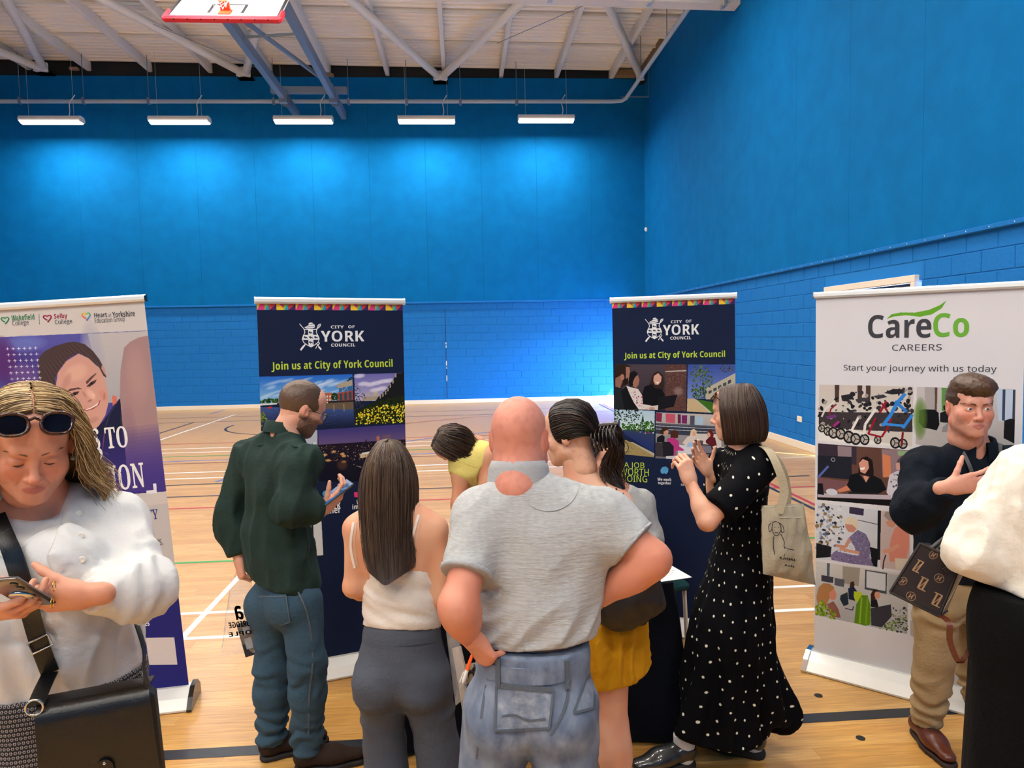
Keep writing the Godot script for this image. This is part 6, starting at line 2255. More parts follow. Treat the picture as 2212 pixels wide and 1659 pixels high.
func under(p: Vector3,y:=.07) -> Vector3:
	return Vector3(p.x,y,p.z)

func people():
	skin_mat()
	blonde_woman()
	bearded_man()
	long_haired_woman()
	bald_man()
	dark_haired_woman()
	seated_woman()
	bending_woman()
	dotted_woman()
	navy_man()
	blouse_woman()

# ---- blonde woman looking down at her phone
func blonde_woman():
	var t := person("blonde woman in white cardigan looking down at her phone, sunglasses on head",Vector3(-1.1,0,-1.87))
	var f:=Vector3(.25,0,.97)
	var j:={neck=Vector3(-1.081,1.475,-1.88),top=Vector3(-1.056,1.536,-1.83),sL=Vector3(-.921,1.41,-1.92),sR=Vector3(-1.238,1.452,-1.83),chest=Vector3(-1.075,1.357,-1.86),waist=Vector3(-1.075,1.183,-1.87),pelvis=Vector3(-1.078,1.031,-1.88),
		eL=Vector3(-.791,1.281,-1.76),wL=Vector3(-.85,1.315,-1.63),eR=Vector3(-1.243,1.29,-1.72),wR=Vector3(-1.058,1.317,-1.58)}
	j.hL=j.pelvis+Vector3(.09,-.06,-.02); j.hR=j.pelvis+Vector3(-.09,-.06,.02)
	j.kL=under(j.hL,.48)+f*.02; j.kR=under(j.hR,.48)+f*.03
	j.aL=under(j.hL,.09); j.aR=under(j.hR,.09)
	var sk:=Color(.83,.58,.47)
	var b:=MB.new()
	var s:=SDF.new()
	add_body(s,j,f,1.05)
	s.emit(b,.014,Transform3D.IDENTITY,null,plain(sk))
	var hx:=head_xf(Vector3(-.989,1.618,-1.69),Vector3(.50,-.42,.80),Vector3(.05,1,.0),1.04)
	head(b,hx,sk,{cell=.0029,jaw=1.04,lip=Color(.73,.43,.38),blush=.3})
	hand(b,hand_xf(Vector3(-.844,1.327,-1.6),Vector3(-.97,-.02,.18),Vector3(.0,.5,-.85),false,1.0),[[.1,.3,.3],[.25,.35,.2],[.3,.4,.25],[.35,.45,.3],[.4,.5,.3]],sk,.04,Vector3(.5,.85,.25),.003)
	hand(b,hand_xf(Vector3(-1.047,1.314,-1.57),Vector3(.93,.02,.3),Vector3(.1,.6,-.4),true,.98),[[.1,.5,.3],[.4,.6,.4],[.5,.6,.4],[.55,.6,.4],[.6,.6,.35]],sk,.04,Vector3(.5,.85,.25),.003)
	var body := obj("body",b,M.skin,t)
	brows(body,hx,Color(.42,.30,.2),.004)
	lashes(body,hx,Color(.16,.1,.08))
	for k in 2:
		var ring:=MB.new()
		var c: Vector3=[Vector3(-.874,1.372,-1.535),Vector3(-.877,1.337,-1.53)][k]
		var ps:=[]
		for i in 17: ps.append(c+Vector3(.25*sin(TAU*i/16),cos(TAU*i/16),.97*sin(TAU*i/16))*.0105)
		ring.tube(ps,.0013,5,false)
		obj("finger_ring",ring,M.gold,body)
	for e in [-1.0,1.0]:
		var er:=MB.new()
		er.lathe(hx*Vector3(.082*e,-.052,-.004),[Vector2(0,-.006),Vector2(.0045,-.004),Vector2(.006,0),Vector2(.0045,.004),Vector2(0,.006)],10)
		er.tube([hx*Vector3(.081*e,-.034,-.004),hx*Vector3(.082*e,-.049,-.004)],.0008,4)
		obj("earring",er,M.pearl,body)
	# white top
	var tee:=SDF.new()
	torso(tee,j,f,.172,.170,.198,.74,.07,.052)
	for e in [-1.0,1.0]: tee.ell(j.chest+f*.10+Vector3(.075*e,.0,.02*e),Vector3(.085,.085,.07),.05)
	tee.ell(j.waist+f*.075+Vector3(0,-.01,0),Vector3(.15,.14,.09),.06)
	tee.ell(j.neck+f*.05+Vector3(0,.055,0),Vector3(.105,.085,.105),.01,true)
	tee.clip(j.pelvis+Vector3(0,-.02,0),Vector3.DOWN)
	var tb:=MB.new()
	tee.emit(tb,.009,Transform3D.IDENTITY,folds(Vector3(9,3,9),.005,2.0))
	var top := obj("top",tb,M.white_cloth,t)
	var nk:=MB.new()
	var ps2:=[]
	for k in 25:
		var a:=lerpf(-2.0,2.0,k/24.0)
		var d:=(f*cos(a)+Vector3(-.97,0,.25)*-sin(a)).normalized()
		ps2.append(tee.snap(j.neck+f*.05+d*.115+Vector3(0,.12-.062*cos(a),0),Vector3(0,-1,0),.001))
	nk.tube(ps2,.0065,7,true,Vector3.UP,.7)
	obj("neckband",nk,M.white_cloth,top)
	# cardigan with sleeves, open down the front
	var cd:=SDF.new()
	torso(cd,j,f,.187,.184,.212,.75,.07,.063)
	for e in [-1.0,1.0]: cd.ell(j.chest+f*.10+Vector3(.075*e,.0,.02*e),Vector3(.10,.10,.085),.05)
	cd.ell(j.waist+f*.075,Vector3(.165,.15,.10),.06)
	arm(cd,j.sL,j.eL,j.wL,.072,.060,.040,.05)
	arm(cd,j.sR,j.eR,j.wR,.072,.060,.040,.05)
	var mid:=f*.20
	cd.bone(j.neck+f*.10+Vector3(-.015,.09,0),j.chest+mid+Vector3(-.015,-.02,0),.10,.085,.015,true)
	cd.bone(j.chest+mid+Vector3(-.015,-.02,0),j.waist+mid+Vector3(-.015,.04,0),.085,.05,.015,true)
	cd.bone(j.waist+mid+Vector3(.02,.0,0),j.pelvis+f*.27+Vector3(.035,-.05,0),.045,.09,.015,true)
	cd.clip(j.pelvis+Vector3(0,-.03,0),Vector3(.12,-1,-.1))
	cd.clip(j.wL+(j.wL-j.eL).normalized()*.005,j.wL-j.eL,.10)
	cd.clip(j.wR+(j.wR-j.eR).normalized()*.005,j.wR-j.eR,.10)
	var cb:=MB.new()
	cd.emit(cb,.009,Transform3D.IDENTITY,func(p: Vector3,n: Vector3) -> float:
		var a:=nz.get_noise_3d(p.x*11,p.y*4.0,p.z*11)
		var ev:=p.distance_to(j.eL)
		return .006*(1.0-absf(a)*2.2)+.006*sin((p-j.eL).dot((j.wL-j.eL).normalized())*110.0+3.0*a)*exp(-ev*ev/.012))
	var env:=SDF.new()
	torso(env,j,f,.193,.190,.218,.75,.07,.068)
	for e in [-1.0,1.0]: env.ell(j.chest+f*.10+Vector3(.075*e,.0,.02*e),Vector3(.105,.105,.09),.05)
	env.ell(j.waist+f*.075,Vector3(.17,.155,.105),.06)
	solids.cardigan=env
	var card := obj("cardigan",cb,M.white_cloth,t)
	for p in [Vector3(-.848,1.511,-1.6),Vector3(-.848,1.461,-1.6),Vector3(-.848,1.407,-1.6)]:
		var q:=cd.snap(p,(p-EYE).normalized(),.001)
		var bt:=MB.new()
		bt.lathe(q,[Vector2(.0085,.0),Vector2(.008,.003),Vector2(.005,.0024),Vector2(.0,.002)],12,Basis(Vector3.UP.cross(f).normalized(),f,Vector3.UP.cross(f).normalized().cross(f)))
		obj("button",bt,M.pearl,card)
	# patterned skirt
	var skt:=SDF.new()
	skt.flat(j.waist+Vector3(0,-.02,0),j.pelvis,.165,.203,f,.78,.04)
	skt.flat(j.pelvis,under(j.pelvis,.42),.203,.235,f,.82,.04)
	skt.clip(Vector3(0,.5,0),Vector3.DOWN)
	skt.clip(j.pelvis+Vector3(0,.0,0),Vector3.UP)
	var sb:=MB.new()
	skt.emit(sb,.011,Transform3D.IDENTITY,folds(Vector3(7,1.0,7),.006,5.0),null,j.pelvis)
	obj("skirt",sb,M.lattice,t)
	for k in 2: shoe(t,[j.aL,j.aR][k]-f*.03,f,.24,1,M.dark,M.dark)
	# hair to the shoulders, parted in the middle
	var g:=[]
	for q in [[-.095,.0,.050],[-.102,-.01,.022],[-.106,-.02,-.02],[-.095,-.03,-.065],[-.05,-.04,-.11],[.0,-.04,-.125],[.05,-.04,-.11],[.095,-.03,-.065],[.106,-.02,-.02],[.102,-.01,.022],[.095,.0,.050]]:
		var x: float=q[0]
		var zz: float=q[2]
		var part:=Vector3(.004*signf(x),.117-.10*maxf(zz,.0),clampf(zz*1.1,-.06,.062))
		var low:=1.25 if absf(x)>.06 else 1.0
		g.append([part,scalp(part+Vector3(x*.45,-.012,(zz-part.z)*.4),.012),scalp(Vector3(x*.92,.055,zz*.95),.016),Vector3(x*1.0,-.005,zz),Vector3(x*1.1,-.07,zz*.98-.004),Vector3(x*1.22*low,-.135,zz*.95-.012),Vector3(x*1.3*low,-.185,zz*.9+.0)])
	hair(t,hx,g,1400,[Color(.52,.40,.24),Color(.66,.52,.33),Color(.75,.62,.42),Color(.42,.31,.19),Color(.82,.70,.50)],{r=.0013,jitter=.013,wave=.016,ragged=.35,pts=14,lift=.006,seed=4})
	# sunglasses pushed up on the head
	var sg := thing("sunglasses","tortoiseshell sunglasses pushed up on the blonde woman's hair","sunglasses",hx * Vector3(0,.085,.075))
	glasses(sg,Transform3D(hx.basis*Basis(Vector3.RIGHT,-.75),hx*Vector3(0,.099,.090)),.073,.029,.024,M.tortoise,M.dark_lens,.0042,.135)

# spectacles: lenses either side of the bridge at the origin, arms backwards
func glasses(t: Node3D,xf: Transform3D,half: float,rx: float,ry: float,frame: Material,lens: Material,th: float,back: float):
	var fr:=MB.new()
	for e in [-1.0,1.0]:
		var ps:=[]
		var poly:=PackedVector2Array()
		for k in 25:
			var a:=TAU*k/24
			var v:=Vector2(signf(cos(a))*pow(absf(cos(a)),.75)*rx,signf(sin(a))*pow(absf(sin(a)),.75)*ry)
			if v.y>0: v.x+=.003*e*v.y/ry
			ps.append(xf*Vector3((half-rx-.004)*e+v.x,v.y,-.006*absf(v.x+half*e)/half))
			if k<24: poly.append(v)
		fr.tube(ps,th,6,false)
		var lm:=MB.new()
		lm.prism(poly,xf*Vector3((half-rx-.004)*e,0,-.008),xf.basis.x,xf.basis.y,.002)
		obj("lens",lm,lens,t)
		var am:=MB.new()
		am.tube(curve([xf*Vector3(half*e,ry*.55,-.006),xf*Vector3((half+.003)*e,ry*.5,-back*.4),xf*Vector3((half+.002)*e,ry*.35,-back*.8),xf*Vector3((half-.002)*e,-.012,-back)],9),th*.8,6)
		obj("temple_arm",am,frame,t)
	fr.tube([xf*Vector3(-.011,ry*.35,-.005),xf*Vector3(0,ry*.55,-.002),xf*Vector3(.011,ry*.35,-.005)],th,6)
	obj("frame",fr,frame,t)

# ---- bearded man in a green overshirt
func bearded_man():
	var t := person("bearded man in dark green shirt and jeans reading his phone",Vector3(-.85,0,-3.14))
	var f:=Vector3(.77,0,-.64)
	var j:={neck=Vector3(-.793,1.47,-3.14),top=Vector3(-.736,1.542,-3.12),sL=Vector3(-.985,1.352,-3.27),sR=Vector3(-.675,1.37,-2.99),chest=Vector3(-.826,1.246,-3.14),waist=Vector3(-.835,1.019,-3.14),pelvis=Vector3(-.809,.809,-3.13),
		eL=Vector3(-1.074,1.095,-3.27),wL=Vector3(-1.032,.919,-3.22),eR=Vector3(-.73,1.202,-2.93),wR=Vector3(-.595,1.17,-2.98),
		hL=Vector3(-.873,.71,-3.19),hR=Vector3(-.728,.757,-3.06),kL=Vector3(-.884,.409,-3.17),kR=Vector3(-.7,.493,-3.03),aL=Vector3(-.905,.093,-3.17),aR=Vector3(-.723,.098,-3.07)}
	var sk:=Color(.84,.62,.52)
	var b:=MB.new()
	var s:=SDF.new()
	add_body(s,j,f)
	s.emit(b,.014,Transform3D.IDENTITY,null,plain(sk))
	var hx:=head_xf(Vector3(-.649,1.556,-3.19),Vector3(.80,-.40,-.52),Vector3(.2,1,0),.98)
	head(b,hx,sk,{cell=.0036,beard=.62,open=true,neck=.058})
	hand(b,hand_xf(Vector3(-.597,1.169,-2.99),Vector3(.72,.62,-.2),Vector3(-.55,.55,-.45),true,.98),[[.1,.2,.2],[.3,.7,.4],[.4,.8,.4],[.5,.8,.4],[.5,.8,.4]],sk,.05,Vector3(.55,.8,.2))
	hand(b,hand_xf(Vector3(-1.03,.911,-3.22),Vector3(.1,-1,.05),Vector3(.8,0,-.5),false,.98),[[.1,.6,.5],[.9,1.3,.7],[.95,1.3,.7],[.95,1.3,.7],[1.0,1.3,.7]],sk,.02,Vector3(.4,.8,.5))
	var body := obj("body",b,M.skin,t)
	# cropped hair: close cap with a grain
	short_hair(body,hx,Color(.30,.22,.16),.004,.0,Color(.36,.27,.20))
	var sh:=SDF.new()
	torso(sh,j,f,.165,.150,.160,.74,.07,.064)
	arm(sh,j.sL,j.eL,j.wL,.072,.062,.046,.05)
	arm(sh,j.sR,j.eR,j.wR,.074,.064,.044,.05)
	sh.flat(j.waist,j.pelvis+Vector3(.01,.02,0),.150,.168,f,.8,.05)
	sh.bone(j.neck+Vector3(0,.085,0)+f*.03,j.neck+Vector3(0,.30,0)+f*.12,.055,.075,.008,true)
	sh.clip(j.pelvis+Vector3(0,.015,0),Vector3(-.25,-1,0))
	sh.clip(j.wL,j.wL-j.eL,.10)
	sh.clip(j.wR,j.wR-j.eR,.10)
	var mb:=MB.new()
	sh.emit(mb,.010,Transform3D.IDENTITY,func(p: Vector3,n: Vector3) -> float:
		var a:=nz.get_noise_3d(p.x*10,p.y*2.6,p.z*10)
		var c:=nz.get_noise_3d(p.x*8+4.0,p.y*9,p.z*8)
		return .010*(1.0-absf(a)*2.4)+.005*c)
	var shirt := obj("shirt",mb,cloth(Color(.15,.22,.20),.8),t)
	var cl:=collar(j.neck+Vector3(0,.036,0)+f*.006,f,.066,.030,.012,.25,.03)
	obj("collar",cl,shirt.material_override,shirt)
	var yk:=MB.new()
	ribbon(yk,sh,[Vector3(-.833,1.473,-2.8),Vector3(-.744,1.484,-2.8),Vector3(-.619,1.482,-2.7)],Vector3.ZERO,.006,Vector3.ZERO,.0006,.002,18)
	obj("yoke_seam",yk,shirt.material_override,shirt)
	# jeans
	var jr: Array=jeans(t,j,f,.148,[.094,.078,.066],Color(.24,.34,.41),[j.aL.y-.02,j.aR.y-.02],.011)
	var pm:=MB.new()
	var dir:=Vector3.ZERO
	patch(pm,jr[1],Vector3(-.826,.884,-2.8),Vector3(-.718,.881,-2.8),Vector3(-.709,.766,-2.8),Vector3(-.795,.757,-2.8),dir,.003,.003,10,10)
	var pk := obj("back_pocket",pm,jr[2],jr[0])
	var sm:=MB.new()
	ribbon(sm,jr[1],[Vector3(-.654,.94,-2.7),Vector3(-.616,.83,-2.7),Vector3(-.602,.665,-2.7),Vector3(-.621,.519,-2.7),Vector3(-.631,.353,-2.7)],Vector3.ZERO,.007,dir,.002,.003,40)
	for e in [[Vector3(-.826,.876,-2.8),Vector3(-.719,.873,-2.8)],[Vector3(-.719,.873,-2.8),Vector3(-.709,.766,-2.8)],[Vector3(-.709,.766,-2.8),Vector3(-.749,.755,-2.8)]]: ribbon(sm,jr[1],e,Vector3.ZERO,.004,dir,.006,.002,12,2)
	obj("stitching",sm,M.denim_seam,pk)
	shoe(t,j.aL + Vector3(-.01,0,.01),Vector3(.62,0,-.3),.29,0,M.brown_suede,M.dark_rubber,"boot")
	shoe(t,j.aR + Vector3(-.015,0,.01),Vector3(.85,0,-.12),.29,0,M.brown_suede,M.dark_rubber,"boot")
	var sg := thing("spectacles","black rimmed spectacles worn by the bearded man","spectacles",hx * Vector3(0,0,.1))
	glasses(sg,Transform3D(hx.basis,hx*Vector3(0,-.003,.104)),.071,.026,.019,M.black_gloss,M.clear_lens,.0022,.118)

func short_hair(parent: Node3D,hx: Transform3D,c: Color,thick: float,quiff: float,side: Color):
	var s:=SDF.new()
	s.ell(Vector3(0,.032,-.013),Vector3(.0755+thick,.088+thick,.098+thick),.02)
	if quiff>.0:
		s.ell(Vector3(.0,.090,.010),Vector3(.070,.036+quiff,.080),.02)
		s.ell(Vector3(.008,.084,.050),Vector3(.071,.034+quiff*.6,.057),.02)
	s.ell(Vector3(0,-.035,.080),Vector3(.066,.082+(.0 if quiff>0 else .012),.062),.008,true)
	for e in [-1.0,1.0]: s.ell(Vector3(.082*e,-.024,.004),Vector3(.022,.042,.034),.006,true)
	s.clip(Vector3(0,-.055,-.06),Vector3(0,-1,-.25))
	var mb:=MB.new()
	s.emit(mb,.0045,hx,func(p: Vector3,n: Vector3) -> float:
		return (.0010+quiff*.10)*nz.get_noise_3d(p.x*(150 if quiff==.0 else 70),p.y*60,p.z*(150 if quiff==.0 else 22)),func(p: Vector3,n: Vector3) -> Color:
		var k:=clampf((p.y-.03)/.05,.0,1.0)+.25*nz.get_noise_3d(p.x*200,p.y*90,p.z*90)
		return side.lerp(c,clampf(k,.0,1.0)))
	var o := obj("hair",mb,M.hair,parent)
	return o

# denim trousers with seams, waistband and back pockets
func jeans(t: Node3D,j: Dictionary,f: Vector3,hip: float,r: Array,c: Color,hems: Array,cell: float,top:=.06):
	var s:=SDF.new()
	s.flat(j.pelvis+Vector3(0,top,0),j.pelvis+Vector3(0,-.05,0),hip*.97,hip,f,.76,.05)
	for e in [j.hL,j.hR]: s.ell(e-f*.045+Vector3(0,-.01,0),Vector3(.088,.10,.088),.05)
	leg(s,j.hL,j.kL,j.aL,r[0],r[1],r[2],.03)
	leg(s,j.hR,j.kR,j.aR,r[0],r[1],r[2],.03)
	s.clip(j.pelvis+Vector3(0,top,0),Vector3.UP)
	s.clip(Vector3(0,minf(hems[0],hems[1])-.0,0),Vector3.DOWN)
	var mb:=MB.new()
	s.emit(mb,cell,Transform3D.IDENTITY,func(p: Vector3,n: Vector3) -> float:
		var dy: float=p.y-j.aL.y
		var low:=exp(-dy*dy/.022)
		var a:=nz.get_noise_3d(p.x*6,p.y*7,p.z*6)
		var kn: float=p.y-j.kL.y
		return .011*low*sin(p.y*95.0+a*4.0)+.006*a+.005*exp(-kn*kn/.02)*sin(p.y*60.0+5.0*a))
	var m:=cloth(c,.85,90.0,.8)
	var o := obj("jeans",mb,m,t)
	return [o,s,m]

# ---- young woman with long brown hair, seen from behind
func long_haired_woman():
	var t := person("woman with long brown hair in white cami top and grey trousers",Vector3(-.21,0,-2.56))
	var f:=Vector3(.06,0,-1)
	var j:={neck=Vector3(-.261,1.286,-2.54),top=Vector3(-.263,1.343,-2.55),sL=Vector3(-.401,1.198,-2.56),sR=Vector3(-.114,1.192,-2.54),chest=Vector3(-.258,1.119,-2.56),waist=Vector3(-.243,.924,-2.55),pelvis=Vector3(-.248,.742,-2.55),
		eL=Vector3(-.414,.987,-2.55),wL=Vector3(-.379,.858,-2.8),eR=Vector3(-.095,.946,-2.52),wR=Vector3(-.051,.787,-2.74)}
	j.hL=Vector3(-.329,.642,-2.56); j.hR=Vector3(-.169,.64,-2.54)
	j.kL=Vector3(-.326,.357,-2.6); j.kR=Vector3(-.127,.36,-2.56)
	j.aL=under(Vector3(-.31,.213,-2.57),.1); j.aR=under(Vector3(-.109,.226,-2.53),.1)
	var sk:=Color(.84,.63,.50)
	var b:=MB.new()
	var s:=SDF.new()
	torso(s,j,f,.118,.104,.13,.66,.05,.043)
	s.flat(j.chest+Vector3(0,.03,0),j.waist,.128,.105,f,.66,.05)
	s.bone(j.neck+Vector3(0,-.02,0),j.top,.044,.042,.04)
	for e in [j.sL,j.sR]: s.flat(e.lerp(j.chest,.35)+Vector3(0,.0,.04),e.lerp(j.chest,.5)+Vector3(0,-.08,.05),.05,.03,f,.5,.04)
	arm(s,j.sL,j.eL,j.wL,.040,.034,.023)
	arm(s,j.sR,j.eR,j.wR,.040,.034,.023)
	leg(s,j.hL,j.kL,j.aL,.07,.05,.035)
	leg(s,j.hR,j.kR,j.aR,.07,.05,.035)
	s.emit(b,.010,Transform3D.IDENTITY,null,plain(sk))
	var hx:=head_xf(Vector3(-.27,1.377,-2.66),Vector3(.08,-.25,-1),Vector3(0,1,0),.95)
	head(b,hx,sk,{cell=.005})
	hand(b,hand_xf(j.wL,Vector3(.5,.2,-.8),Vector3(0,1,0),false,.9),[[.1,.3,.3],[.4,.6,.4],[.5,.6,.4],[.5,.6,.4],[.6,.6,.4]],sk)
	hand(b,hand_xf(j.wR,Vector3(.1,-.5,-.8),Vector3(-1,0,0),true,.9),[[.1,.6,.5],[.8,1.2,.7],[.9,1.2,.7],[.9,1.2,.7],[.9,1.2,.7]],sk)
	obj("body",b,M.skin,t)
	var tp:=SDF.new()
	tp.flat(j.chest+Vector3(0,.03,0),j.waist,.142,.122,f,.70,.05)
	tp.flat(j.waist,j.pelvis,.122,.160,f,.74,.05)
	tp.clip(Vector3(-.249,1.063,-2.46),Vector3(0,1,.0))
	tp.clip(Vector3(-.233,.858,-2.45),Vector3(-.08,-1,.25))
	var tb:=MB.new()
	tp.emit(tb,.008,Transform3D.IDENTITY,func(p: Vector3,n: Vector3) -> float:
		var a:=nz.get_noise_3d(p.x*3.2,p.y*16.0+p.x*5.0,p.z*3.2)
		return .006*(1.0-absf(a)*2.6)*smoothstep(1.27,1.22,p.y)+.002*a)
	var top := obj("cami_top",tb,M.cream_cloth,t)
	var und:=MB.new()
	var us:=SDF.new()
	us.flat(j.chest+Vector3(0,.03,0),j.waist,.137,.114,f,.69,.05)
	us.clip(Vector3(-.248,1.096,-2.46),Vector3(0,1,-.1))
	us.clip(Vector3(-.249,1.05,-2.46),Vector3(0,-1,0))
	us.emit(und,.008)
	obj("bra_band",und,mat(Color(.76,.58,.50),.7),top)
	for e in [[Vector3(-.367,1.289,-2.3),Vector3(-.379,1.21,-2.3),Vector3(-.368,1.136,-2.3)],[Vector3(-.156,1.306,-2.3),Vector3(-.18,1.225,-2.3),Vector3(-.205,1.129,-2.3)]]:
		var st:=MB.new()
		ribbon(st,s,e,Vector3.RIGHT,.0085,Vector3.ZERO,.002,.0025,14)
		obj("shoulder_strap",st,M.cream_cloth,top)
	for e in [[Vector3(-.36,1.286,-2.3),Vector3(-.367,1.209,-2.3),Vector3(-.359,1.141,-2.3)],[Vector3(-.149,1.302,-2.3),Vector3(-.165,1.224,-2.3),Vector3(-.194,1.138,-2.3)]]:
		var st:=MB.new()
		ribbon(st,s,e,Vector3.RIGHT,.009,Vector3.ZERO,.001,.002,14)
		obj("bra_strap",st,mat(Color(.78,.62,.52),.6),top)
	# wide grey trousers
	var tr:=SDF.new()
	tr.flat(j.pelvis+Vector3(0,.05,0),j.pelvis+Vector3(0,-.04,0),.143,.163,f,.76,.05)
	for e in [j.hL,j.hR]: tr.ell(e-f*.058+Vector3(0,.0,0),Vector3(.084,.098,.082),.022)
	leg(tr,j.hL,j.kL,j.aL,.090,.074,.090,.03)
	leg(tr,j.hR,j.kR,j.aR,.090,.076,.090,.03)
	tr.clip(Vector3(-.232,.875,-2.45),Vector3(0,1,0))
	tr.clip(Vector3(0,.03,0),Vector3.DOWN)
	var rb:=MB.new()
	tr.emit(rb,.010,Transform3D.IDENTITY,func(p: Vector3,n: Vector3) -> float:
		var a:=nz.get_noise_3d(p.x*4.0,p.y*3.0,p.z*4.0)
		var dy:=p.y-.58
		return .005*a+.008*exp(-dy*dy/.02)*(1.0-2.0*absf(nz.get_noise_3d(p.x*5.0+p.y*4.0,p.y*9.0,2.0))))
	var trs := obj("trousers",rb,cloth(Color(.32,.34,.38),.75,80.0,.92),t)
	var wb:=MB.new()
	ribbon(wb,tr,[Vector3(-.325,.889,-2.3),Vector3(-.273,.877,-2.3),Vector3(-.205,.87,-2.3),Vector3(-.114,.878,-2.3)],Vector3.UP,.004,Vector3.ZERO,.0008,.003,20)
	obj("seam",wb,trs.material_override,trs)
	wb=MB.new()
	ribbon(wb,tr,[Vector3(-.272,.87,-2.3),Vector3(-.281,.825,-2.3),Vector3(-.266,.769,-2.3)],Vector3.RIGHT,.003,Vector3.ZERO,.0008,.003,14)
	obj("seam",wb,trs.material_override,trs)
	for k in 2: shoe(t,[j.aL,j.aR][k],f,.235,1,M.white_cloth,M.white_cloth)
	var g:=[]
	for q in [[-.088,.035],[-.098,.005],[-.098,-.035],[-.075,-.085],[-.035,-.112],[.005,-.118],[.04,-.11],[.078,-.082],[.098,-.035],[.098,.005],[.088,.035]]:
		var x: float=q[0]
		var zz: float=q[1]
		var root:=Vector3(.003*signf(x),.122-.3*maxf(.0,absf(zz)-.06),clampf(zz,-.05,.03))
		var lo:=-.41+.05*absf(x)/.09
		g.append([root,scalp(root+Vector3(x*.42,-.012,(zz-root.z)*.45),.008),scalp(Vector3(x*.95,.045,zz*.95),.010),Vector3(x*1.05,-.03,zz),Vector3(x*1.06,-.12,zz*.98),Vector3(x*.98-.004,-.24,zz*.95-.006),Vector3(x*.86-.018,lo,zz*.85-.035)])
	hair(t,hx,g,900,[Color(.20,.14,.10),Color(.27,.20,.14),Color(.33,.25,.18),Color(.23,.16,.11),Color(.38,.29,.20)],{r=.0017,jitter=.005,ragged=.18,pts=14,lift=.002,wave=.002,seed=8})

